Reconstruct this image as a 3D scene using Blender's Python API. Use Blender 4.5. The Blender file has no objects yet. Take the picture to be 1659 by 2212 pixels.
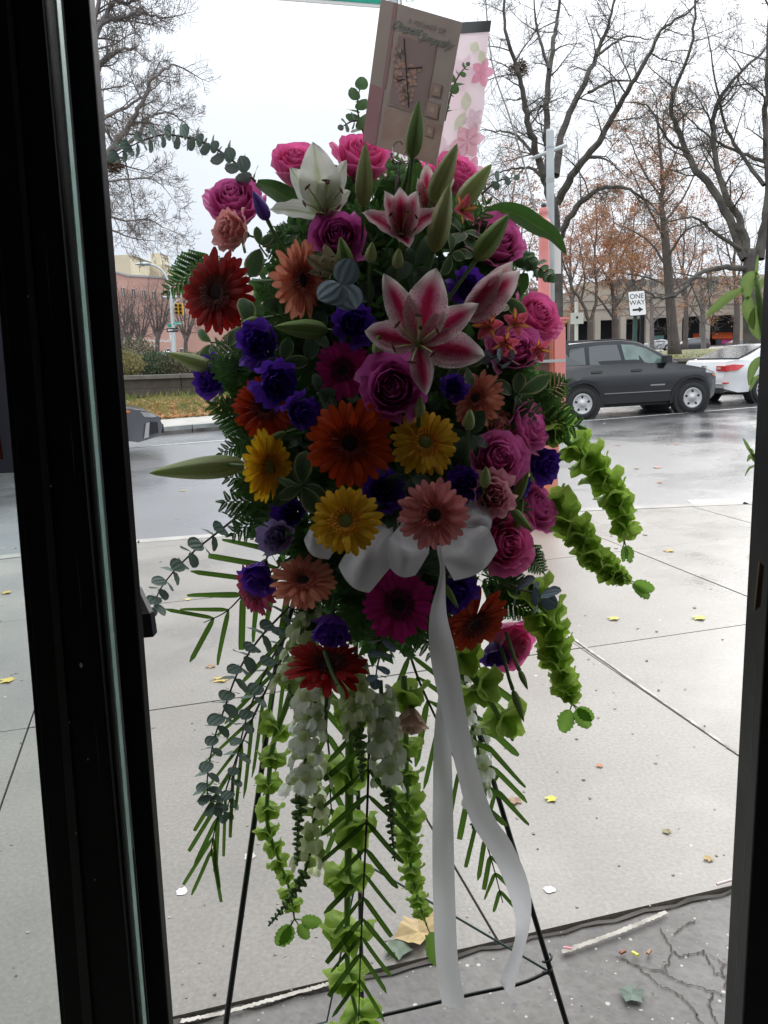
import bpy, bmesh, math, random
from mathutils import Vector, Matrix, Quaternion
random.seed(7)
C = bpy.context.scene.collection
sc = bpy.context.scene
PI = math.pi
# ------------------------------------------------ camera
FPX = 1790.0                      # focal length in units of a 1659 x 2212 picture
cam_d = bpy.data.cameras.new('camera'); cam = bpy.data.objects.new('camera', cam_d); C.objects.link(cam)
sc.camera = cam
pitch, roll, H = math.radians(11.1), math.radians(-2.5), 1.6
F_ = Vector((0, math.cos(pitch), -math.sin(pitch)))
R0 = Vector((1, 0, 0)); U0 = R0.cross(F_)
R_ = R0*math.cos(roll) + U0*math.sin(roll)
U_ = -R0*math.sin(roll) + U0*math.cos(roll)
CAM = Vector((0, 0, H))
mw = Matrix((R_, U_, -F_)).transposed().to_4x4(); mw.translation = CAM
cam.matrix_world = mw
cam_d.sensor_fit = 'VERTICAL'; cam_d.sensor_height = 24
cam_d.lens = 24*FPX/2212
cam_d.clip_start = 0.02; cam_d.clip_end = 2000
sc.render.resolution_x = 768; sc.render.resolution_y = 1024
# ------------------------------------------------ sky and light
w = bpy.data.worlds.new("World"); sc.world = w; w.use_nodes = True
nt = w.node_tree; nt.nodes.clear()
out = nt.nodes.new('ShaderNodeOutputWorld'); bg = nt.nodes.new('ShaderNodeBackground')
SUN_EL, SUN_AZ = math.radians(32), math.radians(25)
sky = nt.nodes.new('ShaderNodeTexSky'); sky.sky_type = 'NISHITA'; sky.sun_disc = False
sky.sun_elevation = SUN_EL; sky.sun_rotation = SUN_AZ; sky.dust_density = 4
hs = nt.nodes.new('ShaderNodeHueSaturation'); hs.inputs['Saturation'].default_value = 0.3
nt.links.new(sky.outputs[0], hs.inputs['Color'])
tc = nt.nodes.new('ShaderNodeTexCoord'); sep = nt.nodes.new('ShaderNodeSeparateXYZ')
nt.links.new(tc.outputs['Generated'], sep.inputs[0])
rmp = nt.nodes.new('ShaderNodeValToRGB')      # overcast: brighter towards the zenith
rmp.color_ramp.elements[0].position = 0.0; rmp.color_ramp.elements[0].color = (.44, .49, .56, 1)
rmp.color_ramp.elements[1].position = 0.85; rmp.color_ramp.elements[1].color = (.86, .88, .9, 1)
e = rmp.color_ramp.elements.new(0.30); e.color = (.57, .61, .665, 1)
nt.links.new(sep.outputs['Z'], rmp.inputs[0])
noi = nt.nodes.new('ShaderNodeTexNoise'); noi.inputs['Scale'].default_value = 2.2; noi.inputs['Detail'].default_value = 4
nt.links.new(tc.outputs['Generated'], noi.inputs['Vector'])
mr = nt.nodes.new('ShaderNodeMapRange'); mr.inputs[1].default_value = .3; mr.inputs[2].default_value = .7
mr.inputs[3].default_value = 10.6; mr.inputs[4].default_value = 12.2
nt.links.new(noi.outputs[0], mr.inputs[0])
vm = nt.nodes.new('ShaderNodeVectorMath'); vm.operation = 'SCALE'
zr = nt.nodes.new('ShaderNodeMapRange'); zr.inputs[1].default_value = .25; zr.inputs[2].default_value = 1.0; zr.inputs[3].default_value = 1.0; zr.inputs[4].default_value = 2.0
nt.links.new(sep.outputs['Z'], zr.inputs[0]); zm = nt.nodes.new('ShaderNodeMath'); zm.operation = 'MULTIPLY'; nt.links.new(mr.outputs[0], zm.inputs[0]); nt.links.new(zr.outputs[0], zm.inputs[1])
nt.links.new(rmp.outputs[0], vm.inputs[0]); nt.links.new(zm.outputs[0], vm.inputs['Scale'])
mx = nt.nodes.new('ShaderNodeMix'); mx.data_type = 'RGBA'; mx.inputs[0].default_value = 0.9
nt.links.new(hs.outputs[0], mx.inputs[6]); nt.links.new(vm.outputs[0], mx.inputs[7])
nt.links.new(mx.outputs[2], bg.inputs[0]); bg.inputs[1].default_value = 0.10
nt.links.new(bg.outputs[0], out.inputs[0])
sun_d = bpy.data.lights.new('sun', 'SUN'); sun = bpy.data.objects.new('sun', sun_d); C.objects.link(sun)
sun_d.energy = 0.8; sun_d.angle = math.radians(35); sun_d.color = (1, .97, .93)
sdir = Vector((math.sin(SUN_AZ)*math.cos(SUN_EL), math.cos(SUN_AZ)*math.cos(SUN_EL), math.sin(SUN_EL)))
sun.rotation_euler = sdir.to_track_quat('Z', 'Y').to_euler(); sun.location = (0, 0, 30)
sc.view_settings.view_transform = 'Standard'; sc.view_settings.look = 'None'
sc.view_settings.exposure = 0.55; sc.view_settings.gamma = 1
sc.view_settings.use_curve_mapping = False
try:
    sc.cycles.max_bounces = 8; sc.cycles.transparent_max_bounces = 12; sc.cycles.transmission_bounces = 6
    sc.cycles.diffuse_bounces = 4
except Exception: pass
# ------------------------------------------------ placing helpers
def ray(u, v): return R_*((u-829.5)/FPX) + U_*((1106-v)/FPX) + F_
def P(u, v, zc): return CAM + ray(u, v)*zc
def PY(u, v, Y):
    d = ray(u, v); return CAM + d*(Y/d.y)
def G(u, v, z=0.0):
    d = ray(u, v); return CAM + d*((z-H)/d.z)
# ------------------------------------------------ object helpers
def tag(o, label=None, cat=None, group=None, kind=None):
    if label: o['label'] = label
    if cat: o['category'] = cat
    if group: o['group'] = group
    if kind: o['kind'] = kind
    return o
def empty(name, loc=(0, 0, 0), label=None, cat=None, group=None):
    o = bpy.data.objects.new(name, None); C.objects.link(o); o.location = loc; o.empty_display_size = .05
    return tag(o, label, cat, group)
def inst(name, mesh, parent=None, M=None):
    o = bpy.data.objects.new(name, mesh); C.objects.link(o)
    if parent is not None: o.parent = parent
    if M is not None: o.matrix_basis = M
    return o
def face_q(ax, ay, spin=0.0, u=829.5, v=1106):
    """orientation whose +Z looks back at the doorway, turned ax right and ay up"""
    f = ray(u, v).normalized(); r_ = f.cross(U_).normalized(); n = (-f + r_*ax + r_.cross(f)*ay).normalized()
    return n.to_track_quat('Z', 'Y') @ Quaternion((0, 0, 1), spin)
class MB:
    def __init__(s): s.v = []; s.f = []; s.m = []; s.uv = []; s.cm = 0
    def add(s, vs, fs, uvs=None):
        b = len(s.v); s.v.extend([tuple(x) for x in vs])
        for f in fs:
            s.f.append(tuple(i+b for i in f)); s.m.append(s.cm)
        s.uv.extend(uvs if uvs else [(0, 0)]*len(vs))
        return s
    def box(s, a, b):
        x0, y0, z0 = a; x1, y1, z1 = b
        return s.hexa([(x0,y0,z0),(x1,y0,z0),(x1,y1,z0),(x0,y1,z0),(x0,y0,z1),(x1,y0,z1),(x1,y1,z1),(x0,y1,z1)])
    def hexa(s, v): return s.add(v, [(0,3,2,1),(4,5,6,7),(0,1,5,4),(1,2,6,5),(2,3,7,6),(3,0,4,7)])
    def quad(s, a, b, c, d): return s.add([a, b, c, d], [(0, 1, 2, 3)], [(0,0),(1,0),(1,1),(0,1)])
    def tube(s, pts, rad, n=6, cap=True):
        pts = [Vector(p) for p in pts]; k = len(pts)
        if not hasattr(rad, '__len__'): rad = [rad]*k
        vs = []; fs = []
        prev = None
        for i, p in enumerate(pts):
            t = (pts[min(i+1, k-1)] - pts[max(i-1, 0)])
            if t.length < 1e-9: t = Vector((0, 0, 1))
            t.normalize()
            if prev is None:
                a = t.orthogonal().normalized()
            else:
                a = prev - t*prev.dot(t)
                a = a.normalized() if a.length > 1e-6 else t.orthogonal().normalized()
            prev = a; b = t.cross(a)
            for j in range(n):
                an = 2*PI*j/n; vs.append(p + (a*math.cos(an) + b*math.sin(an))*rad[i])
        for i in range(k-1):
            for j in range(n):
                fs.append((i*n+j, i*n+(j+1) % n, (i+1)*n+(j+1) % n, (i+1)*n+j))
        if cap and n > 3:
            fs.append(tuple(range(n))[::-1]); fs.append(tuple((k-1)*n+j for j in range(n)))
        return s.add(vs, fs)
    def lathe(s, prof, n=16, M=None):
        vs = []; fs = []
        for (r, z) in prof:
            for j in range(n):
                p = Vector((r*math.cos(2*PI*j/n), r*math.sin(2*PI*j/n), z)); vs.append(M @ p if M else p)
        for i in range(len(prof)-1):
            for j in range(n): fs.append((i*n+j, i*n+(j+1) % n, (i+1)*n+(j+1) % n, (i+1)*n+j))
        fs.append(tuple(range(n))[::-1]); fs.append(tuple((len(prof)-1)*n+j for j in range(n)))
        return s.add(vs, fs)
    def mesh(s, name, mats, smooth=False):
        me = bpy.data.meshes.new(name); me.from_pydata(s.v, [], s.f)
        if not isinstance(mats, (list, tuple)): mats = [mats]
        for m in mats: me.materials.append(m)
        if len(mats) > 1: me.polygons.foreach_set('material_index', s.m)
        ul = me.uv_layers.new(name='UVMap')
        flat = [0.0]*(2*len(me.loops)); li = [0]*len(me.loops); me.loops.foreach_get('vertex_index', li)
        for i, vi in enumerate(li): flat[2*i], flat[2*i+1] = s.uv[vi]
        ul.data.foreach_set('uv', flat)
        if smooth: me.polygons.foreach_set('use_smooth', [True]*len(me.polygons))
        me.update(); return me
    def build(s, name, mats, parent=None, smooth=False, kind=None):
        o = bpy.data.objects.new(name, s.mesh(name, mats, smooth)); C.objects.link(o)
        if parent is not None: o.parent = parent
        if kind: o['kind'] = kind
        return o
# ------------------------------------------------ materials
def mat(name, col, rough=.6, col2=None, scale=8, trans=0.0, tcol=None, spec=.5, metal=0, bump=0, bscale=None, coords='Object', detail=4, emit=None, coat=0):
    m = bpy.data.materials.new(name); m.use_nodes = True; t = m.node_tree; t.nodes.clear()
    o = t.nodes.new('ShaderNodeOutputMaterial'); b = t.nodes.new('ShaderNodeBsdfPrincipled')
    b.inputs['Base Color'].default_value = (*col, 1); b.inputs['Roughness'].default_value = rough
    b.inputs['Specular IOR Level'].default_value = spec; b.inputs['Metallic'].default_value = metal
    if coat: b.inputs['Coat Weight'].default_value = coat; b.inputs['Coat Roughness'].default_value = .05
    csock = None; tcn = t.nodes.new('ShaderNodeTexCoord')
    if col2:
        n = t.nodes.new('ShaderNodeTexNoise'); n.inputs['Scale'].default_value = scale; n.inputs['Detail'].default_value = detail
        t.links.new(tcn.outputs[coords], n.inputs['Vector'])
        r = t.nodes.new('ShaderNodeValToRGB'); r.color_ramp.elements[0].position = .35; r.color_ramp.elements[1].position = .65
        r.color_ramp.elements[0].color = (*col, 1); r.color_ramp.elements[1].color = (*col2, 1)
        t.links.new(n.outputs[0], r.inputs[0]); csock = r.outputs[0]; t.links.new(csock, b.inputs['Base Color'])
    if bump:
        n2 = t.nodes.new('ShaderNodeTexNoise'); n2.inputs['Scale'].default_value = bscale or scale*3; n2.inputs['Detail'].default_value = 5
        t.links.new(tcn.outputs[coords], n2.inputs['Vector'])
        bp = t.nodes.new('ShaderNodeBump'); bp.inputs['Strength'].default_value = bump; bp.inputs['Distance'].default_value = .01
        t.links.new(n2.outputs[0], bp.inputs['Height']); t.links.new(bp.outputs[0], b.inputs['Normal'])
    if emit: b.inputs['Emission Color'].default_value = (*emit[0], 1); b.inputs['Emission Strength'].default_value = emit[1]
    if trans:
        tb = t.nodes.new('ShaderNodeBsdfTranslucent'); tb.inputs[0].default_value = (*(tcol or col), 1)
        ms = t.nodes.new('ShaderNodeMixShader'); ms.inputs[0].default_value = trans
        t.links.new(b.outputs[0], ms.inputs[1]); t.links.new(tb.outputs[0], ms.inputs[2]); t.links.new(ms.outputs[0], o.inputs[0])
        if csock and not tcol: t.links.new(csock, tb.inputs[0])
        m['tb'] = 1
    else: t.links.new(b.outputs[0], o.inputs[0])
    return m
def uvmat(name, stops_across, stops_along=None, tipc=None, rough=.45, trans=.4, spots=None, veins=0, tboost=1.0, gain=1.0, spec=.35):
    """petal / leaf colours from the piece's own UVs: |across| ramp, mixed with an along ramp"""
    m = bpy.data.materials.new(name); m.use_nodes = True; t = m.node_tree; t.nodes.clear(); L = t.links.new; N = t.nodes.new
    o = N('ShaderNodeOutputMaterial'); b = N('ShaderNodeBsdfPrincipled'); b.inputs['Roughness'].default_value = rough
    b.inputs['Specular IOR Level'].default_value = spec
    uv = N('ShaderNodeUVMap'); s = N('ShaderNodeSeparateXYZ'); L(uv.outputs[0], s.inputs[0])
    a = N('ShaderNodeMath'); a.operation = 'SUBTRACT'; L(s.outputs[0], a.inputs[0]); a.inputs[1].default_value = .5
    c = N('ShaderNodeMath'); c.operation = 'ABSOLUTE'; L(a.outputs[0], c.inputs[0])
    d = N('ShaderNodeMath'); d.operation = 'MULTIPLY'; L(c.outputs[0], d.inputs[0]); d.inputs[1].default_value = 2
    nz = N('ShaderNodeTexNoise'); nz.inputs['Scale'].default_value = 6; L(uv.outputs[0], nz.inputs['Vector'])
    ma = N('ShaderNodeMath'); ma.operation = 'MULTIPLY_ADD'; L(nz.outputs[0], ma.inputs[0]); ma.inputs[1].default_value = .35
    mb_ = N('ShaderNodeMath'); mb_.operation = 'SUBTRACT'; L(d.outputs[0], mb_.inputs[0]); mb_.inputs[1].default_value = .175
    L(mb_.outputs[0], ma.inputs[2])
    def ramp(stops, sock):
        r = N('ShaderNodeValToRGB'); els = r.color_ramp.elements
        els[0].position = stops[0][0]; els[0].color = (*stops[0][1], 1); els[1].position = stops[-1][0]; els[1].color = (*stops[-1][1], 1)
        for p_, c_ in stops[1:-1]: q = els.new(p_); q.color = (*c_, 1)
        L(sock, r.inputs[0]); return r.outputs[0]
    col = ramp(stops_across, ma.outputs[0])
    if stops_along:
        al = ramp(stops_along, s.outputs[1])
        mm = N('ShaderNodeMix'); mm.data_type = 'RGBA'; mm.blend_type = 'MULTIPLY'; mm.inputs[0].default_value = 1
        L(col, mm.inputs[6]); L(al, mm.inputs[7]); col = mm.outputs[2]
    if tipc:
        q_ = N('ShaderNodeMapRange'); q_.inputs[1].default_value = tipc[1]; q_.inputs[2].default_value = tipc[2]; q_.interpolation_type = 'SMOOTHSTEP'; L(s.outputs[1], q_.inputs[0])
        mm = N('ShaderNodeMix'); mm.data_type = 'RGBA'; L(q_.outputs[0], mm.inputs[0]); L(col, mm.inputs[6]); mm.inputs[7].default_value = (*tipc[0], 1); col = mm.outputs[2]
    if spots:
        vo = N('ShaderNodeTexVoronoi'); vo.inputs['Scale'].default_value = 14
        mp = N('ShaderNodeMapping'); mp.inputs['Scale'].default_value = (1, 2.2, 1); L(uv.outputs[0], mp.inputs[0]); L(mp.outputs[0], vo.inputs['Vector'])
        lt = N('ShaderNodeMath'); lt.operation = 'LESS_THAN'; L(vo.outputs['Distance'], lt.inputs[0]); lt.inputs[1].default_value = .22
        g = N('ShaderNodeMath'); g.operation = 'LESS_THAN'; L(s.outputs[1], g.inputs[0]); g.inputs[1].default_value = .68
        g2 = N('ShaderNodeMath'); g2.operation = 'MULTIPLY'; L(lt.outputs[0], g2.inputs[0]); L(g.outputs[0], g2.inputs[1])
        mm = N('ShaderNodeMix'); mm.data_type = 'RGBA'; L(g2.outputs[0], mm.inputs[0]); L(col, mm.inputs[6]); mm.inputs[7].default_value = (*spots, 1); col = mm.outputs[2]
    L(col, b.inputs['Base Color'])
    # fine lengthwise veins
    wv = N('ShaderNodeTexWave'); wv.wave_type = 'BANDS'; wv.bands_direction = 'X'; wv.inputs['Scale'].default_value = veins or 3
    wv.inputs['Distortion'].default_value = 1.5; L(uv.outputs[0], wv.inputs['Vector'])
    bp = N('ShaderNodeBump'); bp.inputs['Strength'].default_value = .25; bp.inputs['Distance'].default_value = .004
    L(wv.outputs[0], bp.inputs['Height']); L(bp.outputs[0], b.inputs['Normal'])
    if trans:
        tb = N('ShaderNodeBsdfTranslucent'); ms = N('ShaderNodeMixShader'); ms.inputs[0].default_value = trans
        L(col, tb.inputs[0]); L(b.outputs[0], ms.inputs[1]); L(tb.outputs[0], ms.inputs[2]); L(ms.outputs[0], o.inputs[0])
    else: L(b.outputs[0], o.inputs[0])
    return m
def solid(name, c, c2=None, **k):
    c2 = c2 or tuple(x*.72 for x in c)
    return uvmat(name, [(0, c), (1, c2)], [(0, (.75,)*3), (.6, (1,)*3), (1, (1,)*3)], **k)
M = {}
M['black'] = mat('black_paint', (.004, .004, .005), .5, (.010, .010, .012), 6, bump=.2, spec=.25)
M['blackmid'] = mat('lit_black_paint', (.022, .023, .025), .5, (.03, .031, .034), 5, bump=.2)
M['glassedge'] = mat('green_glass_edge', (.45, .72, .62), .3, (.6, .85, .78), 60)
M['alu'] = mat('dull_metal', (.30, .31, .33), .4, metal=.6)
M['dgrey'] = mat('dark_grey_metal', (.07, .07, .08), .4)
M['interior'] = mat('shop_interior_paint', (.62, .60, .57), .8, (.68, .66, .62), 2)
M['shopfloor'] = mat('shop_floor_tile', (.36, .34, .31), .6, (.42, .40, .37), 3)
M['facade'] = mat('facade_stone', (.28, .27, .26), .8, (.34, .32, .3), 3)
M['wire'] = mat('green_black_wire', (.006, .012, .010), .35)
M['wiret'] = mat('thin_teal_wire', (.03, .06, .06), .4)
# ------------------------------------------------ generic strip surface for petals and leaves
MESH = {}
def leaf(key, material, W=.3, a=1.0, b=.7, bend0=0, bend=0, cup=0, ruffle=0, rf=5, ridge=0, n=8, m=4, cut=None, tooth=0, twist=0, ph=0, wbase=0.0, spoon=0):
    """+Y runs along the piece (length 1), X across, Z is its upper side"""
    if key in MESH: return MESH[key]
    mb = MB(); vs = []; uv = []; y = z = 0.0
    for i in range(n+1):
        t = i/n
        if i:
            an = math.radians(bend0 + bend*(t-.5/n)); y += math.cos(an)/n; z += math.sin(an)/n
        an = math.radians(bend0 + bend*t)
        wd = W*(max(math.sin(PI*min(1, t)**a), 0)**b)
        if wbase: wd = max(wd, wbase*(1-t)) if t < .5 else wd
        if cut: wd = W*min(1, (t*5+.3))*(1 if t < .98 else cut)
        if spoon: wd = W*(.42+.58*min(1, t/.6))*math.sqrt(max(0, 1-max(0, (t-.74)/.27)**2.2))
        if tooth: wd *= 1 + tooth*(1 if i % 2 else -1)
        tw = math.radians(twist)*t
        for j in range(m+1):
            s = 2*j/m - 1
            h = cup*s*s*wd + ruffle*math.sin(rf*t*PI + ph + (2.1 if s > 0 else 0))*abs(s)**2*(t**.5) - ridge*math.cos(s*PI*1.5)*wd
            x = s*wd*math.cos(tw) - h*math.sin(tw); hh = h*math.cos(tw) + s*wd*math.sin(tw)
            vs.append((x, y - hh*math.sin(an), z + hh*math.cos(an))); uv.append(((s+1)/2, t))
    fs = []
    for i in range(n):
        for j in range(m):
            q = i*(m+1)+j; fs.append((q, q+1, q+m+2, q+m+1))
    mb.add(vs, fs, uv); MESH[key] = mb.mesh(key, material, True)
    return MESH[key]
def TR(loc=(0, 0, 0), rz=0, rx=0, ry=0, s=1):
    S = Matrix.Diagonal((*(s if hasattr(s, '__len__') else (s, s, s)), 1))
    return Matrix.Translation(loc) @ Matrix.Rotation(rz, 4, 'Z') @ Matrix.Rotation(ry, 4, 'Y') @ Matrix.Rotation(rx, 4, 'X') @ S
def along(p, d, up, s):
    """matrix: local +Y along d, local Z near up"""
    d = Vector(d).normalized(); x = d.cross(Vector(up))
    x = x.normalized() if x.length > 1e-5 else d.orthogonal().normalized()
    z = x.cross(d); m3 = Matrix((x, d, z)).transposed().to_4x4(); m3.translation = p
    S = Matrix.Diagonal((*(s if hasattr(s, '__len__') else (s, s, s)), 1))
    return m3 @ S
def spl(pts, n):
    """smooth curve through points (Catmull-Rom)"""
    pts = [Vector(p) for p in pts]; q = [pts[0]*2-pts[1]] + pts + [pts[-1]*2-pts[-2]]; o = []
    seg = len(pts)-1
    for i in range(n+1):
        x = seg*i/n; k = min(int(x), seg-1); t = x-k
        a, b, c, d = q[k:k+4]
        o.append(.5*((2*b) + (c-a)*t + (2*a-5*b+4*c-d)*t*t + (3*b-a-3*c+d)*t**3))
    return o
# ================================================ SETTING: ground, pavement, kerbs
def vmat_ground(name, c1, c2, rough=(.25, .6), speck=None, scale=2.0, wet=.5, bump=.25, grain=60, wscale=.35, coat=0):
    m = bpy.data.materials.new(name); m.use_nodes = True; t = m.node_tree; t.nodes.clear(); L = t.links.new; N = t.nodes.new
    o = N('ShaderNodeOutputMaterial'); b = N('ShaderNodeBsdfPrincipled'); g = N('ShaderNodeNewGeometry')
    n1 = N('ShaderNodeTexNoise'); n1.inputs['Scale'].default_value = scale; n1.inputs['Detail'].default_value = 6; L(g.outputs['Position'], n1.inputs['Vector'])
    r = N('ShaderNodeValToRGB'); r.color_ramp.elements[0].position = .3; r.color_ramp.elements[1].position = .7
    r.color_ramp.elements[0].color = (*c1, 1); r.color_ramp.elements[1].color = (*c2, 1); L(n1.outputs[0], r.inputs[0])
    n2 = N('ShaderNodeTexNoise'); n2.inputs['Scale'].default_value = grain; n2.inputs['Detail'].default_value = 3; L(g.outputs['Position'], n2.inputs['Vector'])
    mr_ = N('ShaderNodeMapRange'); mr_.inputs[1].default_value = .3; mr_.inputs[2].default_value = .7; mr_.inputs[3].default_value = .82; mr_.inputs[4].default_value = 1.12
    L(n2.outputs[0], mr_.inputs[0])
    v = N('ShaderNodeVectorMath'); v.operation = 'SCALE'; L(r.outputs[0], v.inputs[0]); L(mr_.outputs[0], v.inputs['Scale']); col = v.outputs[0]
    # damp blotches: darker and shinier
    n3 = N('ShaderNodeTexNoise'); n3.inputs['Scale'].default_value = wscale; n3.inputs['Detail'].default_value = 5; n3.inputs['Roughness'].default_value = .6; L(g.outputs['Position'], n3.inputs['Vector'])
    w_ = N('ShaderNodeMapRange'); w_.inputs[1].default_value = .47; w_.inputs[2].default_value = .66; L(n3.outputs[0], w_.inputs[0])
    k = N('ShaderNodeMapRange'); k.inputs[3].default_value = 1; k.inputs[4].default_value = wet; L(w_.outputs[0], k.inputs[0])
    v2 = N('ShaderNodeVectorMath'); v2.operation = 'SCALE'; L(col, v2.inputs[0]); L(k.outputs[0], v2.inputs['Scale']); col = v2.outputs[0]
    rr = N('ShaderNodeMapRange'); rr.inputs[3].default_value = rough[1]; rr.inputs[4].default_value = rough[0]; L(w_.outputs[0], rr.inputs[0]); L(rr.outputs[0], b.inputs['Roughness'])
    if speck:
        for sc_, th, cc in speck:
            vo = N('ShaderNodeTexVoronoi'); vo.inputs['Scale'].default_value = sc_; L(g.outputs['Position'], vo.inputs['Vector'])
            sp = N('ShaderNodeSeparateXYZ'); L(vo.outputs['Color'], sp.inputs[0])
            th2 = N('ShaderNodeMath'); th2.operation = 'MULTIPLY'; L(sp.outputs[0], th2.inputs[0]); L(sp.outputs[1], th2.inputs[1])
            th3 = N('ShaderNodeMath'); th3.operation = 'MULTIPLY'; L(th2.outputs[0], th3.inputs[0]); th3.inputs[1].default_value = th
            lt = N('ShaderNodeMath'); lt.operation = 'LESS_THAN'; L(vo.outputs['Distance'], lt.inputs[0]); L(th3.outputs[0], lt.inputs[1])
            mm = N('ShaderNodeMix'); mm.data_type = 'RGBA'; L(lt.outputs[0], mm.inputs[0]); L(col, mm.inputs[6]); mm.inputs[7].default_value = (*cc, 1); col = mm.outputs[2]
    oi = N('ShaderNodeObjectInfo'); om = N('ShaderNodeMapRange'); om.inputs[3].default_value = .90; om.inputs[4].default_value = 1.06; L(oi.outputs['Random'], om.inputs[0])
    v3 = N('ShaderNodeVectorMath'); v3.operation = 'SCALE'; L(col, v3.inputs[0]); L(om.outputs[0], v3.inputs['Scale']); L(v3.outputs[0], b.inputs['Base Color'])
    bp = N('ShaderNodeBump'); bp.inputs['Strength'].default_value = bump; bp.inputs['Distance'].default_value = .004; L(n2.outputs[0], bp.inputs['Height']); L(bp.outputs[0], b.inputs['Normal'])
    if coat:
        b.inputs['Coat Weight'].default_value = coat; cr_ = N('ShaderNodeMapRange'); cr_.inputs[3].default_value = .38; cr_.inputs[4].default_value = .12; L(w_.outputs[0], cr_.inputs[0]); L(cr_.outputs[0], b.inputs['Coat Roughness']); b.inputs['Coat IOR'].default_value = 1.4
    L(b.outputs[0], o.inputs[0]); return m
M['concrete'] = vmat_ground('damp_concrete', (.222, .203, .178), (.292, .271, .241), (.2, .48), [(75, .22, (.40, .38, .35)), (55, .22, (.19, .18, .17)), (7, .08, (.56, .55, .52)), (9, .08, (.17, .16, .15))], 1.3, .66, .3, 70, .6, .45)
M['oldconcrete'] = vmat_ground('old_cracked_concrete', (.16, .15, .14), (.225, .214, .20), (.3, .65), [(55, .5, (.15, .15, .16)), (40, .3, (.55, .53, .5))], 3, .7, .8, 40, 1.2)
M['asphalt'] = vmat_ground('wet_asphalt', (.115, .115, .12), (.165, .165, .17), (.10, .30), [(60, .35, (.3, .3, .3))], .7, .7, .35, 45, .22, 1.0)
M['kerb'] = mat('kerb_stone', (.30, .29, .27), .6, (.42, .41, .38), 3, bump=.3)
M['kerbd'] = mat('kerb_worn_grey_green', (.16, .18, .175), .6, (.36, .38, .37), 1.6, bump=.4, detail=8)
M['kerbrust'] = mat('rust_brown_worn_kerb', (.045, .032, .026), .5, (.16, .15, .14), 2.2, bump=.4, detail=8)
M['path'] = mat('pale_path', (.36, .35, .32), .6, (.44, .42, .39), 2)
M['grass'] = mat('damp_grass', (.055, .075, .020), .8, (.20, .14, .055), .9, bump=.6, bscale=30, detail=8)
M['lawn'] = mat('lawn_grass', (.085, .11, .03), .8, (.19, .165, .06), .6, bump=.5, bscale=20, detail=8)
M['soil'] = mat('soil', (.05, .04, .03), .9)
M['white'] = mat('road_paint', (.62, .62, .6), .45, (.4, .4, .39), 9, detail=8)
M['seal'] = mat('old_joint_sealant', (.62, .59, .53), .8, (.36, .33, .29), 14, detail=8)
M['dirt'] = mat('dark_joint_dirt', (.05, .045, .04), .9, (.11, .10, .09), 9)
def sheet(name, pts, m, z=None, kind='structure'):
    mb = MB(); mb.add([(p[0], p[1], p[2] if len(p) > 2 else z) for p in pts], [tuple(range(len(pts)))]); return mb.build(name, m, kind=kind)
sheet('road', [(-700, -60), (700, -60), (700, 900), (-700, 900)], M['asphalt'], -.12)
KERB = [(-14, 2.9), (-3.32, 6.96), (-2.24, 7.37), (1.67, 7.92), (3.5, 7.90), (5.2, 6.9), (14, -2)]
def clip(poly, a, b, off):
    """keep what lies right of a->b, moved off metres in"""
    d = Vector((b[0]-a[0], b[1]-a[1])).normalized(); n = Vector((d.y, -d.x)); a = Vector(a[:2]) + n*off
    out_ = []
    for i in range(len(poly)):
        p, q = Vector(poly[i]), Vector(poly[(i+1) % len(poly)]); dp, dq = (p-a).dot(n), (q-a).dot(n)
        if dp >= 0: out_.append(p)
        if dp*dq < 0: out_.append(p + (q-p)*(dp/(dp-dq)))
    return out_
pav = empty('pavement', (0, 0, 0)); pav['kind'] = 'structure'
E1, E2 = Vector((.968, .252)), Vector((-.252, .968))
ss = [-9, -7.6, -6.2, -4.85, -3.5, -2.1, -.71, .755, 2.03, 3.4, 4.8, 6.2, 7.6, 9, 10.4]
ts = [.1, 1.865, 3.78, 5.53, 7.3, 9.0, 10.8]
poly0 = [E1*-9+E2*-2, E1*11+E2*-2, E1*11+E2*11, E1*-9+E2*11]
def clipk(poly, off):
    for i in range(len(KERB)-1):
        poly = clip(poly, KERB[i], KERB[i+1], off)
        if len(poly) < 3: return []
    return poly
def prism(poly, z0, z1):
    n = len(poly); mb = MB(); vs = [(p[0], p[1], z1) for p in poly] + [(p[0], p[1], z0) for p in poly]
    mb.add(vs, [tuple(range(n))[::-1] if False else tuple(range(n))] + [(i, i+n, (i+1) % n+n, (i+1) % n) for i in range(n)]); return mb
o = prism(clipk(poly0, .06), -.3, -.018).build('pavement_base', M['dirt'], pav)
rs = random.Random(3)
for i in range(len(ss)-1):
    for j in range(len(ts)-1):
        gp = .004 if j else .010
        q = [E1*(ss[i]+gp)+E2*(ts[j]+gp), E1*(ss[i+1]-gp)+E2*(ts[j]+gp), E1*(ss[i+1]-gp)+E2*(ts[j+1]-(.014 if j == 0 else gp)), E1*(ss[i]+gp)+E2*(ts[j+1]-(.014 if j == 0 else gp))]
        q = clipk(q, .16)
        if len(q) < 3: continue
        dz = rs.uniform(-.003, .002) - (.012 if j == 0 else 0)
        if j == 0 and -.8 < ss[i] < 2.1: continue
        prism(q, -.1, dz).build('paving_slab', M['oldconcrete' if j == 0 else 'concrete'], pav)
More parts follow.
